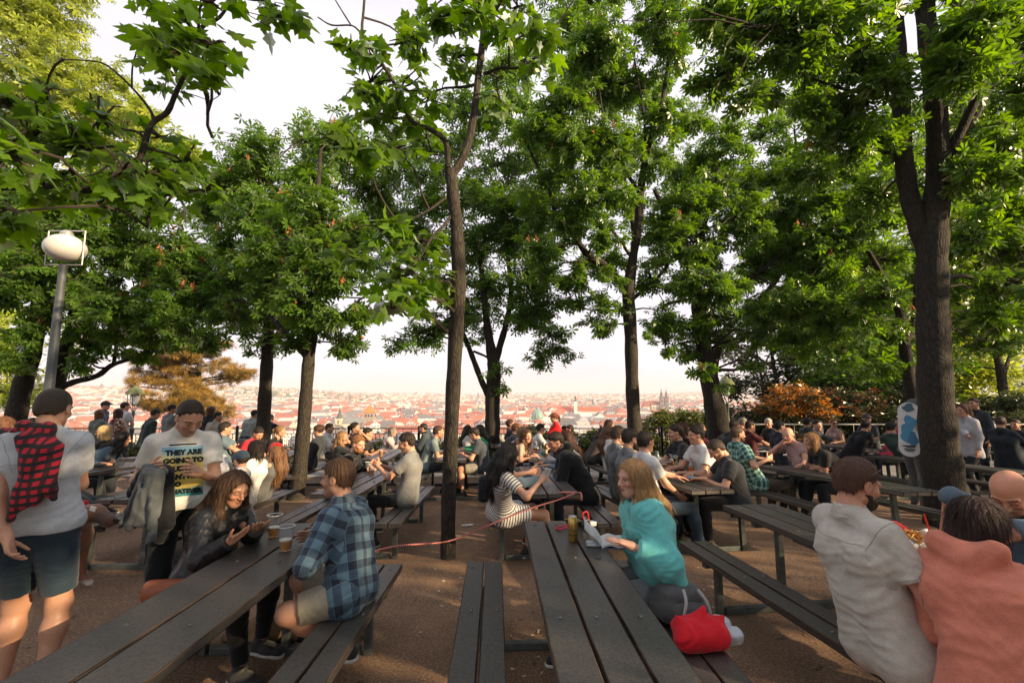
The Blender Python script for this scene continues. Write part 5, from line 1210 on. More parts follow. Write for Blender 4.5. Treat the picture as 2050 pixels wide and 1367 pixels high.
V3 = lambda *a: np.array(a, np.float32)
def unit(v): v = np.asarray(v, np.float32); return v / max(float(np.linalg.norm(v)), 1e-6)
def ik(a, c, l1, l2, pole):
    a, c = np.array(a, np.float32), np.array(c, np.float32); d = c - a; L = float(np.linalg.norm(d)); mx = (l1 + l2) * 0.985
    if L > mx: c = a + d / L * mx; L = mx; d = c - a
    if L < abs(l1 - l2) + .03: L = abs(l1 - l2) + .03
    u = unit(d); p = np.array(pole, np.float32); p = p - u * float(p @ u); p = unit(p)
    x = (l1 * l1 - l2 * l2 + L * L) / (2 * L); h = math.sqrt(max(l1 * l1 - x * x, 0)); return a + u * x + p * h, c
BENCHES = []
for k_, (xc_, yc_, a_) in TABLES.items():
    for s_ in (-1, 1):
        cx_, cy_ = xc_ + s_ * BX * math.cos(a_), yc_ + s_ * BX * math.sin(a_); BENCHES.append((cx_, cy_, -math.sin(a_), math.cos(a_), s_, k_))
def rot_axes(yaw, pitch=0.0, roll=0.0):
    """head axes (forward, left, up) in the person's own frame; pitch: nod down"""
    f = V3(math.cos(yaw) * math.cos(pitch), math.sin(yaw) * math.cos(pitch), -math.sin(pitch)); l = V3(-math.sin(yaw), math.cos(yaw), 0); u = np.cross(f, l)
    l2 = l * math.cos(roll) + u * math.sin(roll); u2 = np.cross(f, l2); return np.stack([f, l2, u2])
BLACK = (0.012, 0.012, 0.014)
PEOPLE = {}
def person(key, label, px, py, t, face, headface=None, pitch=8, sit=True, sex='m', s=1.0, skin=(0.50, 0.275, 0.185), hair='short', hc=(0.03, 0.02, 0.014), top='tee', tc=(0.3, 0.3, 0.3), bot='jeans', bc=(0.02, 0.025, 0.035), shoe=(0.03, 0.03, 0.03),
           arms=('table', 'table'), beard=None, fat=1.0, legs=None, hat=None, shades=None, seat=None, pat=None, roll=0, lean=None, curl=0.35, sleeves=None, twist=0, brow=None, hem=None, hipz=None, collar=None, extra=None, res=None, palm=(None, None)):
    headface = face if headface is None else headface
    hw = W(px, py, t); fa = R(face); F = np.array([math.cos(fa), math.sin(fa)])
    if seat is not None: sx, sy = seat
    elif sit:
        q = np.array([hw.x, hw.y]) - F * 0.14; best = None
        for bx_, by_, ax_, ay_, sd_, kk in BENCHES:
            al = (q[0] - bx_) * ax_ + (q[1] - by_) * ay_; al = max(-TL / 2 + .15, min(TL / 2 - .15, al)); p = np.array([bx_ + ax_ * al, by_ + ay_ * al]); d = np.linalg.norm(p - q)
            if best is None or d < best[0]: best = (d, p, kk)
        if best[0] < 0.55: sx, sy = best[1]
        else: sx, sy = q; print('NO BENCH', key, round(best[0], 2), best[2], [round(float(v), 2) for v in q])
    else:
        ln = 0.05 if lean is None else lean; sx, sy = hw.x - F[0] * ln, hw.y - F[1] * ln
    gz = G(sy); root_loc = (float(sx), float(sy), gz)
    inv = Matrix.Translation(root_loc) @ Matrix.Rotation(fa, 4, 'Z'); inv = inv.inverted()
    T = np.array(inv @ hw, np.float32)
    ht = 0.93 if sex == 'm' else 0.90
    h_ = (0.008, 0.0042, 0.0038) if t < 3.9 else (0.013, 0.0062, 0.005) if t < 7 else (0.021, 0.0085, 0.007)
    if res: h_ = res
    hs = s * (0.985 if sex == 'm' else 0.94 if sex == 'w' else 0.92)
    # ---- skeleton
    Hp = V3(0, 0, 0.555) if sit else V3(0, 0, max(0.6, min(1.05, (T[2] / 1.64) * ht)))
    if hipz: Hp[2] = hipz
    ax = rot_axes(R(headface - face), R(pitch), R(roll)); hf, hl, hu = ax
    hp = lambda f, l, u: T + (hf * f + hl * l + hu * u) * hs
    nb = hp(-0.035, 0, -0.10) ; up = unit(T - Hp); N = nb - unit(unit(nb - Hp) + V3(0, 0, 0.4)) * 0.048 * s
    tor = N - Hp; tu = unit(tor); Lt = V3(-math.sin(R(twist)), math.cos(R(twist)), 0); fw = np.cross(Lt, tu)
    shw = (0.160 if sex == 'm' else 0.140 if sex == 'w' else 0.125) * s
    bul = -fw * 0.03 * (1 if sit else 0.3)
    Wt = Hp + tor * 0.36 + bul * .8; Ch = Hp + tor * 0.70 + bul
    sh = {1: N - tu * 0.070 * s + Lt * shw, -1: N - tu * 0.070 * s - Lt * shw}
    ua, fo = (0.285 * s, 0.25 * s) if sex == 'm' else (0.265 * s, 0.232 * s)
    A = {}
    for i, sg in enumerate((1, -1)):
        m = arms[i]; pole = V3(-0.45, sg * 0.55, -0.7); pn, hd = None, None; cu = curl
        if isinstance(m, tuple) and m[0] == 'px':
            w_ = np.array(inv @ W(*m[1:4]), np.float32); 
            if len(m) > 4: pole = V3(*m[4])
        elif m == 'table': w_ = V3(0.40 + 0.05 * i, sg * 0.15, 0.815)
        elif m == 'cross': w_ = V3(0.36, -sg * 0.07, 0.82); pole = V3(0, sg, -.4)
        elif m == 'lap': w_ = V3(0.30, sg * 0.10, 0.66)
        elif m == 'hang': w_ = sh[sg] + V3(0.05, sg * 0.07, -0.515 * s); pole = V3(-1, sg * .3, 0); 
        elif m == 'chin': w_ = hp(0.06, sg * 0.03, -0.20); pole = V3(.35, sg * .5, -1); cu = .8
        elif m == 'mouth': w_ = hp(0.13, sg * 0.05, -0.10); pole = V3(.2, sg * .8, -.8); cu = .8
        elif m == 'hold': w_ = V3(0.36, sg * 0.06, Hp[2] + 0.33); cu = .8
        elif m == 'rail': w_ = V3(0.55, sg * 0.2, 1.1); pole = V3(-.2, sg, -.5)
        elif m == 'phone': w_ = V3(0.37, sg * 0.05, 0.93); cu = .7
        elif m == 'hip': w_ = Hp + V3(0.02, sg * 0.19, 0.07); pole = V3(-.6, sg, 0)
        elif m == 'belly': w_ = Hp + V3(0.2, sg * 0.02, 0.2); pole = V3(-.3, sg, -.3)
        else: w_ = V3(*m)
        if m in ('table', 'cross'): pn = V3(0, 0, -1); hd = 'flat'
        el, w_ = ik(sh[sg], w_, ua, fo, pole); d = unit(w_ - el)
        if hd == 'flat': d = unit(V3(d[0], d[1], 0.0) + V3(0.2, -sg * .25, -0.05))
        if pn is None: pn = V3(0, -sg, 0) if abs(d[1]) < .8 else V3(-1, 0, 0)
        if palm[i] is not None: pn = V3(*palm[i])
        pn = unit(pn - d * float(pn @ d)); A[sg] = (el, w_, d, pn, cu)
    Lg = {}
    for i, sg in enumerate((1, -1)):
        hj = Hp + V3(0, sg * 0.085 * s, -0.01)
        if sit:
            kn = hj + V3(0.42 * s, sg * 0.06, -0.03); an = V3(kn[0] - 0.06 + 0.16 * i, kn[1] * 1.05, 0.085)
        else:
            an = V3(0.05 * sg, sg * 0.115 * s, 0.085); kn, an = ik(hj, an, 0.44 * s, 0.43 * s, V3(1, sg * .1, 0))
        if legs and legs[i] is not None:
            lk = legs[i]
            if lk[0] == 'px': kn = np.array(inv @ W(*lk[1]), np.float32); an = np.array(inv @ W(*lk[2]), np.float32)
            else: kn = V3(*lk[0]); an = V3(*lk[1])
            an[2] = max(an[2], .08)
        Lg[sg] = (hj, kn, an)
    f_ = fat
    # ---- primitive builders
    def torso(S, e, k=0.045, hips=True, low=None):
        for sg in (1, -1):
            y = Lt * sg
            he = .016 if e > .01 else 0
            pts = [(Hp + y * 0.078 * s * f_ + V3(0, 0, 0.01), 0.100 * s * f_ + he), (Wt + y * 0.058 * s, 0.086 * s * f_ * (1 if sex == 'm' else .86)), (Ch + y * 0.080 * s, 0.092 * s * (0.5 + .5 * f_) * (1 if sex == 'm' else .92)), (sh[sg] - y * 0.030 * s - tu * .005, 0.046 * s)]
            if low is not None: pts[0] = (pts[0][0] + low, pts[0][1])
            for (a, ra), (b, rb) in zip(pts[:-1], pts[1:]): S.cap(a, b, ra + e, rb + e, k)
            S.cap(N + V3(0, 0, .035 if e < .005 else .0) * s, sh[sg] - y * .03, 0.040 * s if e < .005 else .058 * s + e * .3, 0.044 * s + e * .8, 0.035)
        if sex == 'w':
            for sg in (1, -1): S.ell(Ch + fw * 0.085 * s + Lt * sg * 0.062 * s + tu * 0.0, (0.062 + e * .6,) * 3, None, 0.05)
        elif f_ > 1.1: S.ell(Wt + fw * 0.07 * f_ + tu * .02, (0.115 * f_ + e, 0.13 * f_ + e, 0.15 + e), None, 0.06)
    def arm(S, sg, e, upto=2.0, k=0.035, flat=False, thick=1.0):
        el, w_, d, pn, cu = A[sg]; g = (.93 if sex == 'm' else .80) * s * thick
        if upto <= 1: S.cap(sh[sg], sh[sg] + (el - sh[sg]) * upto, 0.056 * g + e, (0.056 - .012 * upto) * g + e, k, False, flat)
        else:
            S.cap(sh[sg], el, 0.056 * g + e, 0.043 * g + e, k); u2 = upto - 1; S.cap(el, el + (w_ - el) * u2, 0.042 * g + e, (0.042 - .016 * u2) * g + e, k, False, flat)
    def leg(S, sg, e, upto=2.0, k=0.04, flat=False):
        hj, kn, an = Lg[sg]; g = (0.5 + .5 * f_) * s * (1.0 if sex == 'm' else .95)
        if upto <= 1: S.cap(hj, hj + (kn - hj) * upto, 0.082 * g + e, (0.082 - .025 * upto) * g + e, k, False, flat)
        else:
            S.cap(hj, kn, 0.082 * g + e, 0.056 * g + e, k); u2 = upto - 1; md = kn + (an - kn) * .3 - unit(np.cross(np.cross(kn - hj, an - kn) + 1e-5, an - kn)) * 0.0
            S.cap(kn, md, 0.054 * g + e, 0.056 * g + e, k); 
            if u2 > .3: S.cap(md, kn + (an - kn) * u2, 0.056 * g + e, (0.056 - .024 * (u2 - .3) / .7) * g + e, k, False, flat)
    # ---- body
    B = SDF(); torso(B, -0.004); B.cap(N - tu * .02, hp(-.03, 0, -.06), 0.055 * s * (1 if sex == 'm' else .86), 0.052 * s * (1 if sex == 'm' else .84), .03)
    for sg in (1, -1):
        arm(B, sg, 0.0); leg(B, sg, 0.0); an = Lg[sg][2]; kn = Lg[sg][1]
        B.cap(an + V3(-.03, 0, -.04), an + V3(.13, 0, -.055), 0.032, 0.022, .03)
    for sg in (1, -1):
        el, w_, d, pn, cu = A[sg]; B.cap(w_, w_ + d * 0.06, 0.026 * s, 0.02 * s, .02)
    parts = [B.mesh(h_[0])]
    def hand_sdf(sg):
        el, w_, d, pn, cu = A[sg]; q = (1.0 if sex == 'm' else .88) * s; S = SDF(); tv = np.cross(d, pn) * (-sg)
        S.cap(w_ - d * .03, w_ + d * .012, .025 * q, .023 * q, .015)
        for i in range(4):
            o = tv * (0.030 - 0.0200 * i) * q; kb = w_ + d * (0.088 - 0.004 * abs(i - 1)) * q + o
            S.cap(w_ + d * .012 * q + o * .55, kb, .0165 * q, .0115 * q, .014)
            L = (.072, .080, .074, .058)[i] * q; p = kb; dd = d; c_ = cu * (0.75 + .14 * i)
            for j, fr in enumerate((.45, .31, .24)):
                a = c_ * (0.65, .9, .6)[j]; dd = unit(dd * math.cos(a) + pn * math.sin(a) if j == 0 else dd * math.cos(a) + unit(np.cross(tv, dd) * (1 if float(np.cross(tv, dd) @ pn) > 0 else -1)) * math.sin(a))
                p2 = p + dd * L * fr; S.cap(p, p2, (.0092 - .0009 * j) * q, (.0086 - .0009 * j) * q, .004); p = p2
        p = w_ + d * .025 * q + tv * .024 * q; dd = unit(d * .62 + tv * .75 + pn * .35)
        for j, (L, r_) in enumerate(((.042, .013), (.032, .0105), (.026, .009))):
            p2 = p + dd * L * q; S.cap(p, p2, r_ * q, (r_ - .0015) * q, .010 if j == 0 else .004); p = p2; dd = unit(dd + d * .35 - tv * .15 + pn * .3 * cu)
        return S
    for sg in (1, -1):
        m_ = hand_sdf(sg).mesh(h_[2])
        if m_: parts.append(m_)
    # ---- head
    Hd = SDF(); Mx = ax
    Hd.ell(hp(-.012, 0, .030), np.array((.097, .077, .086)) * hs, Mx, .02); Hd.ell(hp(.026, 0, -.030), np.array((.062, .062, .082)) * hs, Mx, .035)
    Hd.cap(hp(.052, 0, -.092), hp(.056, 0, -.098), .027 * hs, None, .035); Hd.cap(hp(.0, .048, -.065), hp(.048, .016, -.092), .021 * hs, None, .03); Hd.cap(hp(.0, -.048, -.065), hp(.048, -.016, -.092), .021 * hs, None, .03)
    Hd.cap(hp(-.03, 0, -.05), N, .052 * hs * (1 if sex == 'm' else .86), .052 * s * (1 if sex == 'm' else .86), .025)
    for l in (1, -1):
        Hd.ell(hp(.102, l * .033, .004), np.array((.026, .019, .013)) * hs, Mx, .014, True); Hd.ell(hp(.074, l * .032, .003), np.array((.0135,) * 3) * hs, Mx, .004)
        Hd.cap(hp(.086 if sex == 'm' else .083, l * .012, .024), hp(.072 if sex == 'm' else .070, l * .052, .022), .0085 * hs, None, .012 if sex == 'm' else .018); Hd.ell(hp(.060, l * .044, -.026), np.array((.024, .020, .018)) * hs, Mx, .02)
        Hd.ell(hp(-.008, l * .078, -.006), np.array((.021, .0085, .031)) * hs, Mx, .008); Hd.ell(hp(-.002, l * .087, -.004), np.array((.010, .006, .017)) * hs, Mx, .005, True)
    Hd.cap(hp(.088, 0, .012), hp(.111, 0, -.028), .0085 * hs, .0125 * hs, .012); Hd.ell(hp(.098, .012, -.033), np.array((.011, .009, .008)) * hs, Mx, .006); Hd.ell(hp(.098, -.012, -.033), np.array((.011, .009, .008)) * hs, Mx, .006)
    Hd.ell(hp(.084, 0, -.057), np.array((.012, .024, .0065)) * hs, Mx, .006); Hd.ell(hp(.082, 0, -.069), np.array((.012, .020, .0068)) * hs, Mx, .006)
    lo_, hi_ = T - .2 * hs, T + .2 * hs; hm = Hd.mesh(h_[1], lo_, hi_); parts.append(hm); nhead = len(parts) - 1
    VV, FF, CC, off = [], [], [], 0
    sk = np.array(skin); bcol = np.array(brow if brow is not None else hc)
    for i, (v, f) in enumerate(parts):
        c = np.ones((len(v), 4), np.float32); c[:, :3] = sk
        if i == nhead:
            q = (v - T) @ ax.T / hs; ff, ll, uu = q[:, 0], np.abs(q[:, 1]), q[:, 2]
            def put(m, col, a): c[m, :3] = c[m, :3] * (1 - a) + np.array(col) * a
            put((ff > .05) & (((ll - .045) / .022) ** 2 + ((uu + .03) / .022) ** 2 < 1), sk * np.array([1.1, .8, .78]), .5)
            put((ff > .075) & ((ll / .021) ** 2 + ((uu + .063) / .0105) ** 2 < 1), np.array([.42, .13, .11]) if sex != 'm' else sk * np.array([.85, .6, .6]), .75)
            e2 = ((ll - .032) / .0155) ** 2 + ((uu - .003) / .0085) ** 2
            if pitch < 16:
                put((ff > .055) & (e2 < .85), (.42, .38, .36), .85); put((ff > .055) & (((ll - .0325) / .0078) ** 2 + ((uu - .003) / .0078) ** 2 < 1), (.03, .02, .015), .95)
                put((ff > .05) & (ll > .014) & (ll < .052) & (uu > .0065) & (uu < .0125), (.05, .03, .025), .75)
            else: put((ff > .05) & (ll > .016) & (ll < .050) & (np.abs(uu + .004 + (ll - .033) ** 2 * 6) < .0028), (.04, .025, .02), .8)
            put((ff > .05) & (ll > .015) & (ll < .054) & (uu > .0205) & (uu < .030), bcol * .9, .75)
            if sex == 'm' and hair != 'bald': put((ff > -.01) & (uu < -.045) & (uu > -.13) & ~((ll / .027) ** 2 + ((uu + .063) / .013) ** 2 < 1), sk * np.array([.72, .70, .72]), .45)
        VV.append(v); FF.append(f + off); CC.append(c); off += len(v)
    body = link('person', mesh_np('person', np.concatenate(VV), np.concatenate(FF), [SKIN], True, attrs={'col': np.concatenate(CC)}))
    body.location = root_loc; body.rotation_euler = (0, 0, fa); tag(body, label, 'person')
    sd = abs(hash_(key)) % 9973
    def garment(name, S, m, h, amp=0.004, lam=.09, coords=False, parent=body, mode='mix'):
        if amp: S.post.insert(0, folds(amp, sd + len(name), lam, mode))
        r_ = S.mesh(h)
        if r_ is None: return None
        v, f = r_; at = {'gc': gcoords(v)} if coords else None
        if name == 'hair' and t < 9 and hair not in ('bald',): v, f = add_strands(v, f)
        return link(name, mesh_np(name, v, f, [m], True, attrs=at), parent)
    def gcoords(v):
        bones = [(Hp, N, 0)] + [(sh[g], A[g][0], 1 + .3 * g) for g in (1, -1)] + [(A[g][0], A[g][1], 1 + .3 * g + .285) for g in (1, -1)] + [(Lg[g][0], Lg[g][1], .2 * g) for g in (1, -1)]
        best = np.full(len(v), 9.0); out = np.zeros((len(v), 3), np.float32)
        for i, (a, b, o) in enumerate(bones):
            ab = b - a; L = float(np.linalg.norm(ab)); u_ = ab / L; tt = (v - a) @ u_; tc_ = np.clip(tt, 0 if i else -.2, L); pr = v - a - u_ * tc_[:, None]; dd = np.linalg.norm(pr, axis=1) - (0.11 if i == 0 else .05 if i < 5 else .07)
            m = dd < best; best[m] = dd[m]; e1 = Lt if i == 0 else unit(np.cross(u_, V3(.3, .2, .9))); e2 = np.cross(u_, e1); an_ = np.arctan2(pr @ e1, pr @ e2)
            out[m, 0] = (an_ * (0.15 if i == 0 else .06))[m]; out[m, 1] = (tt + o)[m]
        return out
    def add_strands(v, f):
        r_ = np.random.default_rng(sd); n = 3200 if t < 3.9 else 1100 if t < 7 else 420; n = int(n * (1.4 if hair == 'long' else .6 if hair in ('buzz', 'thin') else 1))
        q = f[r_.integers(0, len(f), n)]; p = v[q].mean(1); nr = np.cross(v[q[:, 2]] - v[q[:, 0]], v[q[:, 3]] - v[q[:, 1]]); nr /= np.maximum(np.linalg.norm(nr, axis=1), 1e-9)[:, None]; p = p + (v[q[:, 0]] - p) * r_.uniform(-.9, .9, n)[:, None]
        cr_ = hp(-.05, 0, .11); fl = p - cr_; fl[:, 2] -= .05 if hair in ('short', 'thin', 'buzz') else .25; fl += r_.normal(size=(n, 3)) * .03; fl -= nr * (fl * nr).sum(1)[:, None]; fl /= np.maximum(np.linalg.norm(fl, axis=1), 1e-6)[:, None]
        L = r_.uniform(.5, 1.2, n) * {'short': .019, 'thin': .013, 'buzz': .006}.get(hair, .075); w = np.cross(fl, nr) * ((.0011 if t < 3.9 else .0022 if t < 7 else .004) * r_.uniform(.6, 1.4, n))[:, None]; lift = r_.uniform(.1, .55, n) * (.8 if hair == 'short' else .22 if hair == 'bob' else .4)
        a = p - nr * .003; b = p + fl * (L * .5)[:, None] + nr * (L * .5 * lift)[:, None] * .9; c = p + fl * L[:, None] + nr * (L * lift * .8)[:, None]
        c[:, 2] -= L * .25
        hq = (c - T) @ ax.T / hs; ok = ~((hq[:, 0] > .055) & (np.abs(hq[:, 1]) < .062) & (hq[:, 2] < .062) & (hq[:, 2] > -.14)); a, b, c, w = a[ok], b[ok], c[ok], w[ok]; n = len(a)
        V_ = np.stack([a - w, a + w, b - w * .8, b + w * .8, c - w * .15, c + w * .15], 1).reshape(-1, 3); o = np.arange(n)[:, None] * 6 + len(v)
        return np.concatenate([v, V_]), np.concatenate([f, np.concatenate([o + np.array([[0, 1, 3, 2]]), o + np.array([[2, 3, 5, 4]])])])
    fab = lambda c: (leather(c) if top == 'leather' else fabric(c))
    amp0 = 0.0055 if t < 3.9 else .006 if t < 7 else .005
    # ---- bottoms
    if bot in ('jeans', 'shorts', 'trousers'):
        S = SDF(); e = .013 if bot != 'shorts' else .024
        for sg in (1, -1):
            S.cap(Hp + Lt * sg * .072 * s * f_, Hp + tor * .20 + Lt * sg * .06 * s, .100 * s * f_ + .008, .086 * s * f_ + .008, .04); leg(S, sg, e, .80 if bot == 'shorts' else 1.93, .03, True)
        garment('shorts' if bot == 'shorts' else 'trousers', S, pattern_mat(bc) if isinstance(bc, str) else fabric(bc), h_[0], amp0 * .8, .08, isinstance(bc, str))
    # ---- shoes
    for sg in (1, -1):
        hj, kn, an = Lg[sg]; S = SDF(); S.cap(an + V3(-.045, 0, -.045), an + V3(.07, 0, -.045), .040, .042, .02); S.cap(an + V3(.05, 0, -.05), an + V3(.155, 0, -.055), .040, .030, .03); S.cap(an + V3(-.02, 0, -.03), an + V3(-.01, 0, .01), .045, .042, .02)
        S.post.append(clip((0, 0, -1), an + V3(0, 0, -.08))); v, f = S.mesh(min(h_[0], .011)); so = link('shoe', mesh_np('shoe', v, f, [fabric(shoe, .6)], True), body)
        if t < 8:
            S = SDF(); S.cap(an + V3(-.045, 0, -.07), an + V3(.06, 0, -.07), .046, .047, .01); S.cap(an + V3(.05, 0, -.07), an + V3(.155, 0, -.07), .046, .036, .02); S.post += [clip((0, 0, -1), an + V3(0, 0, -.084)), clip((0, 0, 1), an + V3(0, 0, -.062))]
            r_ = S.mesh(min(h_[0], .008))
            if r_: link('sole', mesh_np('sole', r_[0], r_[1], [plain((.55, .55, .53) if sum(shoe) < 2 else shoe, .7)], True), so)
    # ---- tops
    m = pattern_mat(pat) if pat else fab(tc)
    S = SDF(); coords = pat is not None
    if top in ('tee', 'shirt', 'long', 'tank', 'blouse', 'dress', 'hoodie', 'jacket', 'leather', 'vneck'):
        e = {'tee': .017, 'shirt': .02, 'long': .015, 'tank': .012, 'blouse': .022, 'dress': .014, 'hoodie': .032, 'jacket': .030, 'leather': .030, 'vneck': .012}[top]
        torso(S, e, .045, low=V3(0, 0, -0.02) if sit else V3(0, 0, -.075 if hem is None else hem))
        sl = sleeves if sleeves is not None else {'tee': .62, 'shirt': .68, 'tank': 0, 'dress': .6, 'vneck': .4}.get(top, 1.96)
        for sg in (1, -1):
            if sl > 0: arm(S, sg, e + (.004 if sl < 1 else .0), sl, .025, True, 1.03)
        if top == 'dress' or hem == 'skirt':
            for sg in (1, -1): S.cap(Lg[sg][0] + V3(-.02, 0, 0), Lg[sg][0] + (Lg[sg][1] - Lg[sg][0]) * .62, .112 * s, .098 * s, .08, False, True)
        if not sit and top != 'dress': S.post.append(clip(-tu, Hp - tu * (.115 - (hem + .075 if hem is not None else 0))))
        nr = .058 * (1 if sex == 'm' else .95) * s
        if top in ('tank', 'vneck'): S.cap(N + fw * .05 + V3(0, 0, .09), N + fw * .10 - tu * .10, .07 * s, .03, .01, sub=True)
        S.ell(N + fw * .026 + V3(0, 0, .075) * s, (nr, nr, nr), None, .008, True)
        if top in ('shirt', 'jacket', 'leather') or collar:
            cn = hp(-.03, 0, -.10); S2 = SDF(); S2.cap(N - tu * .03, N + (cn - N) * .85, .080 * s, .068 * s, .01, True, True); S2.cap(N - tu * .05, N + (cn - N) * 1.4, .063 * s, .058 * s, .004, sub=True); S2.cap(N + fw * .085 - tu * .02, N + fw * .08 + V3(0, 0, .09), .026, .035, .006, sub=True)
            garment('collar', S2, m, min(h_[0], .008), .002)
        if top == 'hoodie': S.cap(N - fw * .075 + Lt * .09 + V3(0, 0, .035), N - fw * .10 - V3(0, 0, .02), .048, .060, .04); S.cap(N - fw * .075 - Lt * .09 + V3(0, 0, .035), N - fw * .10 - V3(0, 0, .02), .048, .060, .04)
        if top == 'leather' or (top == 'jacket' and extra == 'open'):   # open front with a dark shirt inside
            S.cap(N + fw * .14 + V3(0, 0, .02), Hp + fw * .19, .05, .06, .012, sub=True)
            S3 = SDF(); torso(S3, .012, .045, low=V3(0, 0, -.02)); S3.ell(N + fw * .05 + V3(0, 0, .06), (.075,) * 3, None, .01, True); garment('undershirt', S3, fabric((.014, .012, .014)), h_[0], .003)
    elif top == 'scarf':
        torso(S, .026, .09, low=V3(0, 0, .10))
        for sg in (1, -1): arm(S, sg, .030, 1.78, .06, True)
        S.cap(A[1][0] + V3(.0, 0, -.03), A[-1][0] + V3(0, 0, -.03), .060, None, .09); S.cap(N + Lt * .10 + fw * .04 - tu * .05, N - Lt * .10 + fw * .06 - tu * .09, .050, .055, .06); S.cap(N - fw * .06 + Lt * .07 - tu * .05, N - fw * .06 - Lt * .08 - tu * .05, .052, None, .06); [S.cap(A[g][0] + (A[g][1] - A[g][0]) * .5 + V3(0, 0, -.02), A[g][0] + V3(-.06, 0, -.13), .045, .05, .07) for g in (1, -1)]
        S.ell(N + fw * .03 + V3(0, 0, .065) * s, (.085, .088, .085), None, .012, True)
        S3 = SDF(); torso(S3, .014, .045, low=V3(0, 0, -.01)); S3.post.append(clip(tu, Hp + tor * .45)); garment('top_hem', S3, fabric((.55, .42, .29)), h_[0], .004)
    garment({'tee': 't_shirt', 'vneck': 't_shirt', 'dress': 'dress', 'scarf': 'shawl', 'jacket': 'jacket', 'leather': 'jacket', 'hoodie': 'hoodie', 'tank': 'tank_top', 'blouse': 'blouse'}.get(top, 'shirt'), S, m, h_[0], amp0 * {'leather': 1.2, 'scarf': 1.25, 'blouse': 1.3, 'shirt': 1.35, 'hoodie': 1.2}.get(top, 1.0), {'scarf': .075, 'shirt': .10}.get(top, .11), coords, mode={'scarf': 'wrap', 'blouse': 'drape'}.get(top, 'mix' if sit else 'drape'))
    if t < 3.3 and top in ('shirt', 'tee', 'hoodie') and pat is None:
        gs = [c for c in body.children if c.name.split('.')[0] in ('shirt', 't_shirt', 'hoodie')][0].data
        co = np.empty(len(gs.vertices) * 3, np.float32); gs.vertices.foreach_get('co', co); bv_ = BVHTree.FromPolygons([Vector(x) for x in co.reshape(-1, 3).tolist()], [tuple(q.vertices) for q in gs.polygons]); mbs = MB()
        def seam(pts):
            out = []
            for p_ in pts:
                h__ = bv_.find_nearest(Vector([float(x) for x in p_]))
                if h__[0] is not None: out.append(h__[0] + h__[1] * .0005)
            if len(out) > 2: mbs.tube(out, .0022, 5)
        if top == 'shirt': seam([N - fw * .16 - tu * (.085 + .012 * math.cos(q * 3)) + Lt * shw * 1.05 * q for q in np.linspace(-1, 1, 26)])
        for sg in (1, -1):
            dA = unit(A[sg][0] - sh[sg]); c0 = sh[sg] - Lt * sg * .012 + dA * .03; e1 = unit(np.cross(Lt, fw) + 0.0); n0 = unit(Lt * sg * .9 + dA * .5); e1 = unit(np.cross(n0, fw)); e2_ = np.cross(n0, e1); seam([c0 + (e1 * math.cos(q) + e2_ * math.sin(q)) * .12 for q in np.linspace(0, 6.283, 40)])
            upto_ = {'tee': .62, 'shirt': .68}.get(top, 0) if sleeves is None else 0
            if upto_: c1 = sh[sg] + (A[sg][0] - sh[sg]) * (upto_ - .07); ea = unit(np.cross(dA, V3(.3, .1, .9))); eb = np.cross(dA, ea); seam([c1 + (ea * math.cos(q) + eb * math.sin(q)) * .12 for q in np.linspace(0, 6.283, 36)])
        mbs.build('seams', fabric(scol(tc, .72)), body)
    # ---- hair
    hh = h_[1]; hcm = hair_mat(hc)
    def strand(amp, fq, sdx):
        r_ = np.random.default_rng(sdx); ph = r_.uniform(0, 6, 6)
        def f(d, X, Y, Z):
            x = X - T[0]; y = Y - T[1]; z = Z - T[2]; a = np.arctan2(y * hf[0] - x * hf[1], x * hf[0] + y * hf[1])
            return d + amp * (np.sin(a * fq + ph[0] + 9 * z) * .6 + np.sin(a * fq * 2.3 + ph[1] - 14 * z) * .4 + .5 * np.sin(X * 130 + ph[2]) * np.sin(Y * 120 + ph[3]) * np.sin(Z * 70 + ph[4]))
        return f
    def skull(S, e): S.ell(hp(-.014, 0, .032), np.array((.098 + e, .078 + e, .087 + e)) * hs, Mx, .02)
    def cut_face(S, big=1.0): S.ell(hp(.100, 0, -.035), np.array((.080, .074 * big, .118)) * hs, Mx, .012, True)
    if hair in ('short', 'buzz', 'thin'):
        e = {'short': .014, 'buzz': .006, 'thin': .010}[hair]; pcs = []
        for top_ in ((True, False) if hair != 'buzz' else (False,)):      # fuller top, closely cropped sides and nape
            S = SDF(); e2 = e if top_ else min(e, .0055)
            S.ell(hp(-.014, 0, .034), np.array((.099 + e2 * .8, .078 + e2 * .45, .087 + e2)) * hs, Mx, .02)
            if not top_: S.ell(hp(-.055, 0, -.015), np.array((.052, .067, .066)) * hs, Mx, .03)
            S.post += [clipn(unit(hf * .92 - hu * .60), hp(.072 if hair == 'short' else .060 if hair == 'buzz' else .045, 0, .062)), clip(unit(hf * .50 - hu), hp(0, 0, .036 if top_ else .004)) if top_ else clipn(unit(hf * .74 - hu), hp(0, 0, .002)), clipn(unit(-hu - hf * .1), hp(-.07, 0, -.052)), strand(.0035 if top_ and hair == 'short' else .001, 26, sd)]
            r_ = S.mesh(hh)
            if r_: pcs.append(r_)
        v = np.concatenate([q[0] for q in pcs]); f = np.concatenate([q[1] + (len(pcs[0][0]) if i else 0) for i, q in enumerate(pcs)])
        if t < 9: v, f = add_strands(v, f)
        link('hair', mesh_np('hair', v, f, [hcm], True), body)
    elif hair == 'bald':
        S = SDF(); S.ell(hp(-.05, 0, -.012), np.array((.058, .081, .04)) * hs, Mx, .02); S.post += [clip(unit(hf), hp(-.01, 0, 0)), strand(.001, 22, sd)]; garment('hair', S, hair_mat((.16, .13, .11)), hh, 0)
    elif hair in ('bob', 'long', 'pony', 'bun'):
        S = SDF(); skull(S, .013)
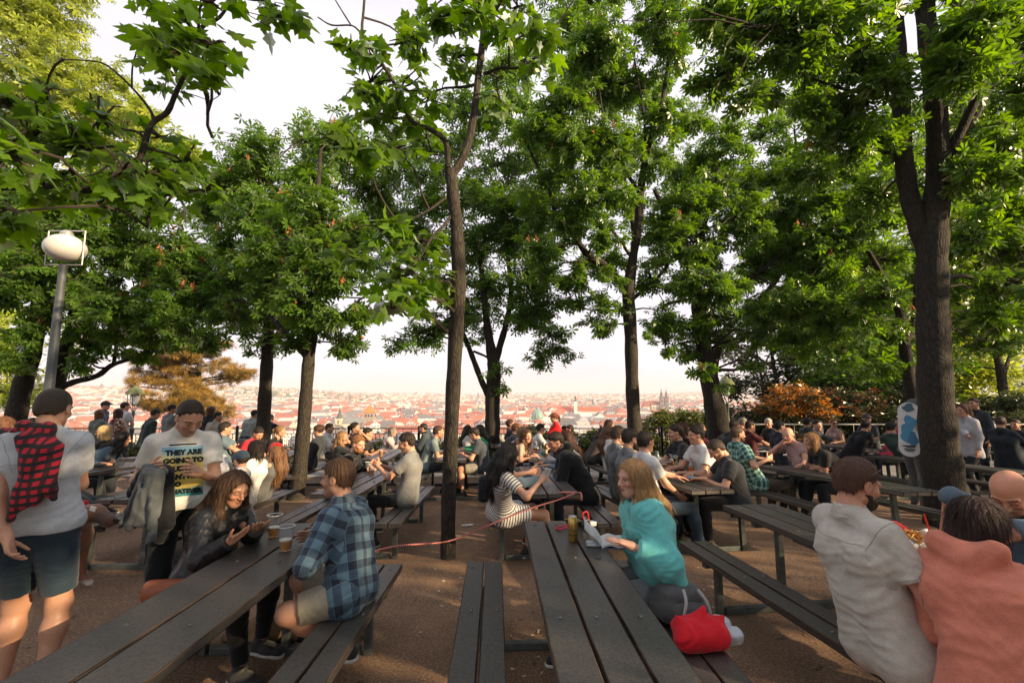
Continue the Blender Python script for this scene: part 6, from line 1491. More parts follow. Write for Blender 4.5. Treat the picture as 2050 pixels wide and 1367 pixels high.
        if hair == 'bob':
            S.cap(hp(-.035, 0, .02), hp(-.05, 0, -.085), .088 * hs, .074 * hs, .03); S.cap(hp(-.01, .06, 0), hp(.0, .066, -.105), .04 * hs, .032 * hs, .03); S.cap(hp(-.01, -.06, 0), hp(.0, -.066, -.105), .04 * hs, .032 * hs, .03)
        elif hair == 'long':
            b1 = hp(-.075, 0, -.09); b2 = N - fw * .115 - tu * .06; b3 = N - fw * .135 - tu * (.24 if extra != 'verylong' else .33)
            for o in (.05, -.05): S.cap(hp(-.045, o, .02), b1 + hl * o, .066 * hs, .060 * hs, .03); S.cap(b1 + hl * o, b2 + Lt * o * 1.1, .058, .052, .03); S.cap(b2 + Lt * o * 1.1, b3 + Lt * o * .7, .05, .03, .03)
            for l in (1, -1):
                q0 = hp(.0, l * .070, .03); q1 = hp(.012, l * .086, -.09); q2 = N + Lt * l * .085 + fw * .055 - tu * .03; q3 = N + Lt * l * .09 + fw * .125 - tu * .16
                S.cap(q0, q1, .030, .026, .03); S.cap(q1, q2, .028, .030, .03); S.cap(q2, q3, .030, .018, .03)
        elif hair == 'pony': S.cap(hp(-.095, 0, .04), hp(-.14, 0, .02), .028, .032, .02); S.cap(hp(-.14, 0, .02), hp(-.15, .01, -.12), .033, .018, .02)
        else: S.ell(hp(-.105, 0, .055), (.045,) * 3, None, .015)
        n_ = unit(hf * .95 - hu * .45)
        if hair in ('pony', 'bun'): S.post += [clip(n_, hp(.064, 0, .062)), clip(unit(hf * .8 - hu * .7), hp(.0, 0, -.02))]
        else: cut_face(S); S.post.append(clip(hf, hp(.088, 0, 0)))
        S.post.append(strand(.0042, 24, sd)); garment('hair', S, hcm, hh if hair in ('pony', 'bun') else max(hh, .006 if t < 3.9 else .009), 0)
    if beard is not None:
        S = SDF(); S.ell(hp(.045, 0, -.080), np.array((.060, .060, .048)) * hs, Mx, .02); S.cap(hp(.005, .066, -.03), hp(.03, .05, -.08), .018, .02, .02); S.cap(hp(.005, -.066, -.03), hp(.03, -.05, -.08), .018, .02, .02)
        S.ell(hp(.10, 0, -.058), np.array((.03, .024, .014)) * hs, Mx, .006, True); S.post += [clip(hu, hp(0, 0, -.042)), strand(.002, 30, sd)]; garment('beard', S, hair_mat(beard), hh, 0)
    if hat:
        kind, hcol = hat
        if kind in ('cap', 'bandana'):
            S = SDF(); skull(S, .026 if kind == 'cap' else .022); S.post.append(clip(unit(-hu * .96 + hf * (.12 if kind == 'cap' else -.3)), hp(0, 0, .022)))
            if kind == 'cap': S.cap(hp(.075, .02, .048), hp(.145, .0, .036), .050, .034, .01); S.cap(hp(.075, -.02, .048), hp(.145, .0, .036), .050, .034, .01); S.post.insert(0, None); S.post.pop(0); 
            if kind == 'bandana': S.ell(hp(-.10, 0, .0), (.03, .025, .02), None, .02); S.cap(hp(-.11, 0, -.01), hp(-.125, .01, -.08), .018, .012, .01)
            ob = garment({'cap': 'cap', 'bandana': 'headscarf'}[kind], S, fabric(hcol), hh, .001)
        else:
            S = SDF(); S.cap(hp(-.01, 0, .05), hp(-.012, 0, .115), .094 * hs, .078 * hs, .01, True, True); garment('hat', S, fabric(hcol), hh, 0)
            S = SDF(); S.cap(hp(-.01, 0, .048), hp(-.01, 0, .058), .155 * hs, .155 * hs, .004, True, True); garment('hat_brim', S, fabric(hcol), max(hh * .7, .004), 0)
    if shades:
        u0 = .006 if shades == 'eyes' else .085; f0 = .102 if shades == 'eyes' else .060
        mb = MB(); Rm = Matrix([list(map(float, r_)) for r_ in ax]).transposed()
        for l in (1, -1): mb.box(hp(f0, l * .034, u0), (.006, .05, .034), Rm, .002); mb.tube([hp(f0, l * .058, u0 + .01), hp(.0, l * .084, u0 * .6 + .008), hp(-.03, l * .08, u0 * .3)], .0028, 5)
        mb.tube([hp(f0 + .002, -.01, u0 + .005), hp(f0 + .002, .01, u0 + .005)], .003, 5); mb.build('sunglasses', plain((.012, .012, .014), .2, name='dark_glass'), body)
    PEOPLE[key] = dict(body=body, A=A, N=N, Hp=Hp, T=T, fw=fw, Lt=Lt, tu=tu, sh=sh, Lg=Lg, inv=inv, hp=hp, ax=ax)
    return body
def hash_(s):
    h = 7
    for c in s: h = (h * 131 + ord(c)) % 1000003
    return h

LB, DB, BR, BL, GR = (0.10, 0.06, 0.03), (0.022, 0.015, 0.011), (0.06, 0.032, 0.017), (0.42, 0.27, 0.12), (0.4, 0.38, 0.36)
WHITE, LGREY, GREY, DGREY, NAVY, DENIM = (.66, .67, .69), (.33, .34, .36), (.19, .195, .205), (.055, .06, .065), (.018, .026, .045), (.075, .12, .17)
P = person
# ---- foreground
P('left', 'man seen from behind in white T-shirt with checked jacket over his shoulder', 108, 818, 2.8, 112, 108, 12, False, s=1.0, hair='buzz', hc=(.05, .038, .028), top='tee', tc=(.50, .53, .58), bot='shorts', bc=(.018, .035, .055), arms=(('px', 14, 1085, 2.5, (-.6, .8, 0)), ('px', 150, 985, 3.0, (-.9, -.5, -.4))), fat=1.04, hem=.05, curl=.6, lean=.02)
P('slogan', 'standing man in white slogan T-shirt looking down at his jacket', 380, 836, 3.3, 306, 326, 34, False, s=1.0, hair='thin', hc=DB, top='tee', tc=(.66, .65, .62), bc=(.008, .012, .015), arms=(('px', 398, 946, 3.12, (-.7, .6, -1)), ('px', 296, 944, 3.08, (-.7, -.4, -1))), hem=.0, hipz=.985, fat=1.04, lean=.05, curl=.5)
P('leather', 'long haired woman in black leather jacket with sunlit face', 470, 977, 3.15, 342, 334, 22, sex='w', hair='long', hc=BR, top='leather', tc=(.010, .011, .013), arms=(('px', 512, 1058, 2.95, (-.4, .5, -1)), ('px', 462, 1082, 2.85, (-.4, -.5, -1))), palm=((0, 0, 1), (0, .2, 1)), curl=.22, skin=(.52, .28, .18), bc=(.008, .008, .01))
P('plaid', 'man in blue plaid shirt and khaki shorts leaning on the dark table', 676, 957, 3.05, 168, 172, 2, hair='short', hc=(.085, .045, .026), top='shirt', pat='plaid_blue', sleeves=1.7, bot='shorts', bc=(.30, .27, .21), arms=(('px', 674, 1082, 2.86, (.15, .9, -.35)), ('px', 640, 1074, 3.12, (-.1, -.5, -.6))), legs=(('px', (575, 1228, 2.62), (690, 1290, 2.78)), ('px', (600, 1160, 3.05), (640, 1290, 3.2))), seat=(-1.00, 2.98), s=1.02)
P('blonde', 'blonde woman wrapped in turquoise shawl reading at the table', 1266, 956, 2.98, 184, 202, 6, sex='w', hair='long', hc=(.34, .20, .09), top='scarf', tc=(.13, .50, .50), bc=(.20, .22, .24), arms=(('px', 1262, 1092, 2.72, (-.4, .5, -1)), ('px', 1252, 1085, 2.95, (-.4, -.5, -1))), skin=(.58, .34, .26), curl=.25, s=1.0, palm=((0, 0, -1), (0, 0, -1)))
P('shirtman', 'broad man in pale beige short sleeved shirt eating fries', 1716, 968, 2.38, 8, 4, 14, hair='short', hc=(.085, .040, .026), top='shirt', tc=(.47, .44, .39), bc=(.02, .03, .05), arms=(('px', 1795, 1098, 2.52, (-.4, .8, -.6)), ('px', 1822, 1116, 2.22, (-.2, -.8, -.8))), fat=1.06, s=1.03, shades='top', beard=(.03, .02, .015), skin=(.52, .25, .17), seat=(1.80, 2.32), curl=.7)
P('salmon', 'woman with dark bob in salmon hooded top seen from behind', 1962, 1054, 2.02, 34, 4, 20, sex='w', hair='bob', hc=(.028, .012, .010), top='hoodie', tc=(.56, .19, .125), bc=(.03, .03, .05), arms=('lap', 'table'), fat=1.16, s=1.04, seat=(1.93, 1.86))
P('baldright', 'bald man in blue rolled sleeve shirt bending over his food', 2022, 985, 2.62, 190, 205, 40, hair='bald', top='long', tc=(.085, .13, .18), sleeves=1.12, arms=(('px', 1908, 1100, 2.42, (1, .1, .35)), ('px', 1890, 1075, 2.8, (1, -.1, .2))), skin=(.56, .27, .17), fat=1.1, s=1.03, seat=(3.12, 2.72))
# ---- second row
P('striped', 'woman with long black hair in striped dress typing on phone', 1016, 917, 4.55, 22, 32, 22, sex='w', hair='long', extra='verylong', hc=(.010, .009, .010), top='dress', pat='stripes', bot=None, shoe=(.02, .02, .02), arms=('phone', ('px', 1082, 962, 4.45)), skin=(.50, .28, .20))
P('denimleft', 'person in denim jacket sitting beyond the striped dress woman', 1018, 905, 5.5, 5, 20, 25, sex='w', hair='long', hc=DB, top='jacket', tc=(.10, .15, .20))
P('hoodieman', 'man in black hooded sweatshirt leaning over table, sunglasses on head', 1112, 884, 5.9, 180, 195, 22, hair='short', hc=DB, top='hoodie', tc=(.010, .011, .013), shades='top', arms=('cross', 'cross'), fat=1.12, skin=(.54, .28, .19))
P('behindhood', 'dark haired woman half hidden behind the black hooded man', 1133, 876, 6.9, 180, 150, 8, sex='w', hair='long', hc=(.05, .02, .015), top='long', tc=(.2, .24, .28))
P('greytee', 'young man in grey T-shirt with dark quiff playing with cards', 814, 886, 5.75, 178, 182, 16, hair='short', hc=DB, top='tee', tc=(.20, .205, .21), arms=('phone', 'phone'), bc=(.012, .013, .016), legs=(None, ((.62, -.12, .44), (1.0, -.14, .09))))
P('ginger', 'ginger bearded man in black shirt across from grey T-shirt man', 717, 889, 6.4, 0, 335, 12, hair='short', hc=(.22, .10, .04), beard=(.20, .085, .035), top='shirt', sleeves=1.9, tc=(.014, .016, .02), arms=('table', 'lap'), skin=(.56, .31, .22))
P('bobgirl', 'girl with black bob in white T-shirt sitting on the bench end', 511, 899, 5.6, 168, 165, 4, sex='w', s=.93, hair='bob', hc=(.015, .011, .010), top='tee', tc=(.62, .62, .63), arms=('lap', 'lap'))
P('redscarf', 'girl wearing red headscarf and grey tank top', 551, 903, 6.0, 175, 172, 10, sex='c', s=.9, hair='long', hc=(.16, .08, .04), hat=('bandana', (.5, .016, .02)), top='tank', tc=(.10, .105, .11), arms=('lap', 'lap'), shades=None)
P('whiteback', 'man in white T-shirt whose back shows behind the slogan shirt man', 425, 887, 5.15, 190, 150, 10, hair='short', hc=DB, top='tee', tc=(.60, .62, .66), fat=1.12, seat=(-3.2, 5.1))
P('bluecap', 'child in blue cap just behind the woman in leather jacket', 482, 921, 5.1, 175, 150, 14, sex='c', s=.85, hair='buzz', hc=DB, hat=('cap', (.03, .055, .09)), top='tee', tc=(.5, .5, .52), seat=(-3.02, 4.86))
P('tee1', 'man in grey T-shirt farthest of three backs at the crowded table', 1238, 871, 6.15, 10, 20, 8, hair='short', hc=(.05, .03, .02), top='tee', tc=(.12, .13, .14), fat=1.12)
P('tee2', 'bearded man in grey T-shirt, middle of three backs at the crowded table', 1261, 878, 5.75, 12, 25, 6, hair='short', hc=DB, beard=DB, top='tee', tc=(.15, .165, .175), fat=1.12)
P('tee3', 'man in white T-shirt, nearest of three backs at the crowded table', 1293, 884, 5.3, 12, 30, 2, hair='short', hc=(.016, .012, .010), top='tee', tc=(.60, .61, .63), arms=('table', 'lap'), bc=(.02, .04, .07), shoe=(.02, .22, .11))
P('blacktee', 'dark haired man in black lettered T-shirt facing the three backs', 1352, 866, 6.7, 185, 175, 4, hair='short', hc=DB, top='tee', tc=(.014, .017, .022), fat=1.05)
P('smile', 'smiling man in white printed T-shirt beside the black T-shirt man', 1393, 871, 6.15, 188, 182, 4, hair='short', hc=(.014, .010, .009), top='tee', tc=(.60, .61, .62))
P('bowed', 'balding man in black T-shirt bowed low over the crowded table', 1434, 900, 5.55, 172, 170, 40, hair='buzz', hc=(.045, .03, .022), top='tee', tc=(.020, .023, .028), fat=1.22, bc=(.012, .013, .016))
P('greenplaid', 'bearded man in green plaid shirt and glasses holding a beer', 1477, 869, 6.9, 8, 5, 4, hair='thin', hc=(.06, .035, .02), beard=(.08, .045, .025), top='shirt', pat='plaid_green', arms=('table', ('px', 1535, 920, 6.6)), bc=(.06, .05, .04), fat=1.08)
P('pinkbald', 'bald man in pink checked shirt with hand at his mouth', 1577, 870, 7.5, 195, 215, 16, hair='bald', top='shirt', pat='plaid_pink', arms=('table', 'mouth'), fat=1.14, skin=(.58, .31, .22))
P('blackbob', 'woman with blonde bob in black T-shirt leaning on folded arms', 1623, 882, 6.6, 178, 180, 6, sex='w', hair='bob', hc=(.28, .15, .07), top='tee', tc=(.012, .012, .014), arms=('cross', 'cross'), fat=1.08, shades=None)
# ---- behind
P('redshirt', 'man in red patterned shirt looking down at far table', 517, 868, 8.5, 0, 330, 30, hair='short', hc=DB, top='tee', tc=(.42, .025, .04))
P('ponywoman', 'woman with light brown ponytail in black V-neck top', 562, 863, 9.5, 0, 10, 2, sex='w', hair='pony', hc=(.20, .11, .06), top='vneck', tc=(.014, .014, .016))
P('cardigan', 'woman with hair bun in dark cardigan sitting side on near the leaning trunk', 637, 862, 9.1, 175, 180, 8, sex='w', hair='bun', hc=(.06, .03, .018), top='long', tc=(.030, .036, .045), arms=('chin', 'table'))
P('whiteshirt', 'man in white shirt by the railing behind the cardigan woman', 660, 857, 11.4, 0, 0, 4, hair='short', hc=DB, top='shirt', sleeves=1.9, tc=(.62, .6, .6))
P('longblonde', 'woman with long fair hair in dark top drinking', 686, 875, 8.5, 0, 345, 2, sex='w', hair='long', hc=(.26, .15, .07), top='long', tc=(.02, .024, .03), arms=('mouth', 'table'))
P('ponydark', 'woman with dark ponytail raising her hands to her face', 711, 857, 9.2, 0, 350, 0, sex='w', hair='pony', hc=(.015, .011, .01), top='tee', tc=(.015, .015, .017), arms=('mouth', 'mouth'))
P('sunface', 'man in black T-shirt with sunlit face leaning on pale table', 737, 868, 9.4, 0, 5, 6, hair='short', hc=DB, top='tee', tc=(.016, .016, .018), skin=(.56, .28, .18))
P('greylady', 'grey haired woman in pale pink sweater near the railing', 786, 864, 11.5, 0, 8, 4, sex='w', hair='bob', hc=(.22, .19, .17), top='long', tc=(.48, .40, .41))
P('hooded', 'short haired man in dark blue hooded jacket facing grey haired woman', 847, 857, 11.3, 180, 178, 6, hair='buzz', hc=DB, top='hoodie', tc=(.06, .08, .10))
P('sagetee', 'man in sage green T-shirt partly hidden by the slim maple trunk', 878, 864, 8.9, 8, 20, 4, hair='buzz', hc=(.05, .03, .02), top='tee', tc=(.20, .25, .25))
P('whitetee', 'woman with dark hair in white T-shirt right of the slim maple trunk', 937, 860, 11.4, 15, 30, 4, sex='w', hair='long', hc=DB, top='tee', tc=(.62, .62, .62))
P('bent', 'man in black and white T-shirt bent over his table', 949, 869, 8.8, 178, 170, 26, hair='short', hc=DB, top='tee', tc=(.05, .06, .075), bot='shorts', bc=(.3, .28, .25), fat=1.1)
P('greentop', 'person in bright green top behind the bent man', 960, 861, 9.7, 178, 170, 10, sex='w', hair='long', hc=DB, top='long', tc=(.02, .30, .14))
P('redbeard', 'bearded man with sunglasses in dark jacket by the three stemmed tree', 1034, 858, 9.9, 0, 8, 2, hair='buzz', hc=(.12, .05, .025), beard=(.16, .06, .03), top='jacket', tc=(.05, .05, .065), shades='eyes', arms=('chin', 'table'))
P('behindbeard', 'brown haired person half hidden behind the bearded man with sunglasses', 1022, 849, 11.6, 0, 0, 0, hair='short', hc=BR, top='jacket', tc=(.045, .04, .045))
P('smiling', 'laughing woman with long hair and bare arms in beige top', 1055, 872, 8.4, 345, 300, 8, sex='w', hair='long', hc=(.09, .04, .02), top='tank', tc=(.42, .30, .22), skin=(.58, .32, .22))
P('besidesmile', 'fair haired woman in grey top behind the laughing woman', 1046, 866, 9.2, 0, 350, 6, sex='w', hair='bob', hc=(.22, .13, .07), top='tee', tc=(.4, .4, .42))
P('whitemanback', 'man in white T-shirt sitting near the woman in red', 1083, 858, 10.9, 8, 10, 2, hair='short', hc=DB, top='tee', tc=(.64, .64, .65))
P('red', 'woman in bright red blouse and cap standing at the railing', 1109, 836, 11.9, 186, 190, 8, False, sex='w', hair='pony', hc=(.10, .03, .015), hat=('cap', (.16, .05, .03)), top='blouse', tc=(.70, .012, .014), arms=('chin', 'hang'), bc=(.06, .02, .02))
P('paleblue', 'man in pale blue shirt right of the woman in red', 1140, 860, 11.9, 180, 182, 4, hair='short', hc=(.02, .014, .012), top='shirt', sleeves=1.9, tc=(.22, .30, .37))
P('darkpair', 'dark haired person next to the man in pale blue shirt', 1129, 861, 12.7, 180, 185, 0, hair='short', hc=DB, top='long', tc=(.03, .035, .045))
P('whiteblouse', 'woman in white blouse with hair tied back left of the grey T-shirt backs', 1217, 866, 8.8, 22, 350, 20, sex='w', hair='long', hc=(.12, .06, .035), top='blouse', tc=(.64, .63, .62))
P('darkbehind', 'dark haired person standing behind the woman in white blouse', 1220, 850, 10.3, 20, 10, 0, sex='w', hair='long', hc=(.05, .025, .018), top='long', tc=(.05, .04, .04))
P('farone', 'long haired woman in dark top behind the black T-shirt man', 1368, 857, 9.0, 185, 160, 0, sex='w', hair='long', hc=(.06, .025, .015), top='long', tc=(.06, .08, .10))
P('pinktop', 'person in pink top behind the smiling man', 1402, 857, 9.3, 5, 340, 4, sex='w', hair='bob', hc=DB, top='tee', tc=(.6, .12, .16), arms=('chin', 'table'))
P('darkdome', 'dark haired person close to the thick knotty trunk', 1471, 853, 8.9, 5, 20, 4, hair='short', hc=DB, top='tee', tc=(.03, .03, .035))
P('maroon', 'man in maroon T-shirt leaning over table near the lantern', 1502, 853, 10.3, 5, 0, 8, hair='short', hc=(.02, .014, .012), top='tee', tc=(.10, .018, .022))
P('silver', 'silver haired person behind the maroon T-shirt man', 1488, 846, 11.4, 0, 350, 4, hair='short', hc=(.30, .28, .26), top='long', tc=(.25, .10, .10))
P('greyhair', 'grey haired man in dark shirt facing the camera before orange shrub', 1538, 847, 11.3, 190, 225, 6, hair='short', hc=(.45, .43, .40), top='tee', tc=(.03, .035, .045), skin=(.58, .32, .23))
P('navy', 'man in navy jacket smiling in profile before the orange shrub', 1561, 854, 9.2, 5, 3, 2, hair='short', hc=(.018, .013, .011), top='jacket', tc=(.015, .022, .036), fat=1.1)
P('slate', 'man in dark grey shirt with back turned at the pale railing', 1616, 846, 11.1, 15, 20, 4, hair='short', hc=DB, top='shirt', sleeves=1.9, tc=(.06, .075, .09))
P('grin', 'grinning young man with quiff in black T-shirt facing the camera', 1636, 851, 10.4, 330, 275, 4, hair='short', hc=DB, top='tee', tc=(.014, .014, .016), skin=(.58, .32, .23), arms=('cross', 'cross'))
P('bare', 'woman with sunglasses and bare shoulders at the pale railing', 1669, 847, 11.9, 200, 255, 4, sex='w', hair='bun', hc=(.18, .09, .05), top='tank', tc=(.5, .34, .33), shades='eyes', skin=(.6, .34, .26))
P('darkback', 'man in black sweater with back turned left of the painted board', 1734, 852, 9.9, 12, 15, 4, hair='short', hc=(.015, .011, .010), top='long', tc=(.015, .018, .024), fat=1.15)
P('capback', 'person in cap behind the black sweater man', 1736, 839, 11.6, 200, 250, 0, hair='short', hc=DB, hat=('cap', (.05, .05, .06)), top='long', tc=(.04, .05, .06))
P('greenback', 'heavy person in dark green shirt with back turned under the painted board', 1784, 856, 8.9, 60, 30, 6, hair='short', hc=(.015, .012, .010), top='tee', tc=(.028, .05, .045), fat=1.3)
P('pinkcap', 'person in pink top behind the dark green shirt', 1800, 845, 10.6, 190, 200, 6, sex='w', hair='bob', hc=DB, top='tee', tc=(.6, .05, .10))
P('board', 'man in grey T-shirt hugging a painted board beside the massive trunk', 1858, 784, 7.3, 5, 0, 30, False, s=1.06, hair='short', hc=DB, top='tee', tc=(.10, .11, .12), arms=(('px', 1845, 838, 6.95), ('px', 1836, 856, 6.75, (-1, -.4, -.1))), bc=(.10, .11, .11), lean=.36)
P('greyblouse', 'standing woman with ponytail in pale grey blouse beside massive trunk', 1927, 821, 8.4, 182, 185, 6, False, sex='w', s=1.02, hair='pony', hc=(.10, .05, .03), top='blouse', tc=(.40, .41, .45), arms=('hang', ('px', 1940, 878, 8.05)), bc=(.012, .015, .02), skin=(.56, .30, .22))
P('behindblouse', 'dark haired person standing behind the woman in grey blouse', 1949, 808, 9.6, 190, 190, 0, False, hair='short', hc=DB, top='long', tc=(.03, .04, .05), arms=('hang', 'hang'))
P('bigback', 'large man in dark navy shirt sitting at the far right', 2003, 845, 8.9, 15, 30, 8, hair='buzz', hc=(.05, .03, .025), top='long', tc=(.014, .022, .032), fat=1.35)
P('rightbehind', 'dark haired person behind the large navy back', 2032, 850, 10.2, 190, 200, 0, hair='short', hc=DB, top='long', tc=(.02, .025, .03))
P('denimwoman', 'dark haired woman in denim shirt at the grey sunlit table', 247, 878, 7.5, 8, 30, 12, sex='w', hair='long', hc=(.012, .010, .010), top='long', tc=(.07, .11, .15))
P('blondeblack', 'blonde person with sunglasses in black top behind the denim shirt', 207, 865, 8.1, 200, 215, 2, sex='w', hair='bob', hc=(.50, .36, .18), top='tee', tc=(.012, .012, .014), shades='eyes', fat=1.15)
P('farleft', 'reddish haired person at the very left edge of the garden', 6, 850, 6.6, 175, 190, 0, sex='w', hair='long', hc=(.13, .06, .03), top='long', tc=(.025, .025, .03))
P('blueback', 'man in blue shirt with back turned beyond the slogan shirt man', 452, 858, 8.3, 20, 40, 2, hair='short', hc=DB, top='tee', tc=(.10, .15, .19))
# ---- standing along the railing at the left
st = dict(sit=False, arms=('hang', 'belly'))
P('s1', 'woman in grey green top standing with back turned beside the lantern', 200, 829, 11.4, 80, 95, 4, sex='w', hair='bob', hc=(.12, .055, .03), top='tee', tc=(.12, .15, .13), **st)
P('s2', 'curly haired woman in flowered top standing at the railing', 237, 827, 11.0, 85, 120, 6, sex='w', hair='bob', hc=(.06, .025, .018), top='tank', pat='floral', **st)
P('s3', 'man in pale shirt looking out over the railing left of the lantern', 251, 814, 12.6, 85, 60, 4, hair='short', hc=DB, top='shirt', tc=(.48, .48, .5), **st)
P('s4', 'man in dark cap and blue top standing at the railing', 212, 812, 13.0, 20, 5, 4, hair='short', hc=DB, hat=('cap', (.03, .02, .02)), top='tee', tc=(.05, .07, .12), **st)
P('s5', 'person with green and yellow backpack bending beside the railing', 312, 829, 11.0, 60, 60, 20, hair='short', hc=(.02, .015, .012), top='long', tc=(.03, .05, .05), sit=False, arms=('hang', 'hang'), lean=.18)
P('s6', 'man in black brimmed hat and grey top by the pine', 345, 819, 12.2, 70, 40, 2, hair='short', hc=DB, hat=('hat', (.014, .013, .014)), top='tee', tc=(.16, .17, .18), **st)
P('s7', 'woman with wavy brown hair standing right of slogan shirt man', 424, 822, 12.0, 100, 60, 2, sex='w', hair='bob', hc=(.09, .045, .025), top='long', tc=(.03, .03, .035), **st)
P('s8', 'man in pale vest standing beside the wavy haired woman', 437, 834, 11.7, 90, 20, 4, hair='short', hc=DB, top='tee', tc=(.40, .36, .30), **st)
P('s9', 'woman with long brown hair facing the camera near the railing', 404, 838, 12.4, 270, 280, 6, sex='w', hair='long', hc=(.07, .03, .02), top='tee', tc=(.1, .06, .06), **st)
P('s10', 'man in grey T-shirt and jeans leaning on the railing', 511, 830, 13.0, 85, 50, 12, hair='short', hc=(.02, .014, .012), hat=('cap', (.02, .018, .02)), top='tee', tc=(.27, .30, .30), bc=(.02, .035, .055), sit=False, arms=('rail', 'rail'), lean=.34)
P('s11', 'person in black leaning on the railing behind the straight trunk', 542, 838, 13.1, 85, 110, 14, hair='short', hc=DB, top='tee', tc=(.015, .015, .018), sit=False, arms=('rail', 'rail'), lean=.32)
# ------------------------------------------------------------------ things carried, worn and left on the tables
def sdf_thing(name, S, m, h, label=None, cat=None, group=None, parent=None, base=None, gc=None):
    v, f = S.mesh(h); base = np.array(base if base is not None else [*(v[:, :2].mean(0)), v[:, 2].min()])
    if parent is not None: base = np.zeros(3)
    o = link(name, mesh_np(name, v - base, f, [m], True, attrs={'gc': gc(v)} if gc else None), parent)
    if parent is None: o.location = base
    return tag(o, label, cat, group)
def world(key, p):
    """a point in a person's own frame -> world"""
    return np.array(PEOPLE[key]['inv'].inverted() @ Vector([float(x) for x in p]), np.float32)
def part_bvh(key, names):
    b = PEOPLE[key]['body']; out = []
    for c in b.children:
        if c.name.split('.')[0] in names:
            me = c.data; n = len(me.vertices); co = np.empty(n * 3, np.float32); me.vertices.foreach_get('co', co); co = co.reshape(-1, 3)
            out.append((BVHTree.FromPolygons([Vector(x) for x in co.tolist()], [tuple(p.vertices) for p in me.polygons]), c))
    return out[0]
def text_mesh(txt, size, bold=True):
    cu = bpy.data.curves.new('lettering', 'FONT'); cu.body = txt; cu.size = size; cu.align_x = 'CENTER'; cu.resolution_u = 3; cu.offset = 0.0035 if bold else 0
    ob = bpy.data.objects.new('lettering_tmp', cu); COL.objects.link(ob); dg = bpy.context.evaluated_depsgraph_get(); me = bpy.data.meshes.new_from_object(ob.evaluated_get(dg)); COL.objects.unlink(ob); bpy.data.objects.remove(ob)
    bm = bmesh.new(); bm.from_mesh(me); bmesh.ops.triangulate(bm, faces=bm.faces[:])
    v = np.array([x.co[:] for x in bm.verts], np.float32); f = [tuple(q.index for q in x.verts) for x in bm.faces]; bm.free(); return v, np.array(f)
def on_cloth(key, bvh, uv, org, lift):
    """project (u right seen from the front, v up) points onto the chest of a shirt"""
    d = PEOPLE[key]; fw, Lt, tu = (Vector([float(x) for x in d[k]]) for k in ('fw', 'Lt', 'tu')); res = []
    for u, v in uv:
        p = Vector([float(x) for x in org]) + Lt * float(u) + tu * float(v); hit = bvh.ray_cast(p + fw * 0.5, -fw)
        q = hit[0] if hit[0] is not None else p + fw * .12; res.append(q + fw * lift)
    return np.array([tuple(r) for r in res])
def chest_print():
    key = 'slogan'; bv, shirt = part_bvh(key, ('t_shirt',)); d = PEOPLE[key]; org = d['N'] - d['tu'] * 0.0
    n, m = 26, 34; U = np.linspace(-.125, .115, n); Vv = np.linspace(-.435, -.095, m); grid = [(u, v) for v in Vv for u in U]
    P_ = on_cloth(key, bv, grid, org, .0025); F = np.array([(j * n + i, j * n + i + 1, (j + 1) * n + i + 1, (j + 1) * n + i) for j in range(m - 1) for i in range(n - 1)])
    nt = NT('print_ink'); at = nt.n('ShaderNodeAttribute', attribute_name='t'); n1 = noise(nt, objco(nt), 18, 5, .7); f = nt.math('MULTIPLY_ADD', nt.math('SUBTRACT', n1, .5), .28, (at, 'Fac'))
    c = nt.ramp(f, [(0.0, (.03, .20, .24)), (.12, (.06, .28, .30)), (.2, (.62, .46, .10)), (.55, (.72, .52, .12)), (.78, (.62, .58, .28)), (.9, (.22, .42, .55)), (1, (.26, .45, .58))]); nt.bsdf(c, .8)
    link('chest_print', mesh_np('chest_print', P_, F, [nt.m], True, attrs={'t': np.repeat(np.linspace(0, 1, m), n)}), d['body'])
    ink = fabric((.014, .022, .024)); VV, FF, o = [], [], 0
    for txt, v, sz, u in (('THEY ARE', -.150, .046, -.0), ('GOING TO', -.206, .046, -.0), ('JUDGE', -.262, .045, -.005), ('U ANYWAY', -.316, .044, -.0), ('SO', -.366, .042, -.04), ('WHATEVER', -.415, .040, -.0)):
        tv, tf = text_mesh(txt, sz); VV.append(on_cloth(key, bv, [(x[0] + u, x[1] + v) for x in tv], org, .0055)); FF.append(tf + o); o += len(tv)
    bar = [(-.085 + .16 * i / 12, -.085 + dy) for dy in (0, .008) for i in range(13)]; VV.append(on_cloth(key, bv, bar, org, .0055)); FF2 = np.array([(o + i, o + i + 1, o + 14 + i, o + 13 + i) for i in range(12)])
    link('chest_lettering', mesh_np('chest_lettering', np.concatenate(VV), [np.concatenate(FF), FF2], [ink], False), d['body'])
chest_print()
def small_print(key, txt, sz, dv, col, du=0.0):
    bv, sh_ = part_bvh(key, ('t_shirt',)); d = PEOPLE[key]; tv, tf = text_mesh(txt, sz); P_ = on_cloth(key, bv, [(x[0] + du, x[1] + dv) for x in tv], d['N'], .006)
    link('chest_lettering', mesh_np('chest_lettering', P_, tf, [fabric(col)], False), d['body'])
small_print('blacktee', 'BLASTER', .075, -.22, (.6, .6, .6))

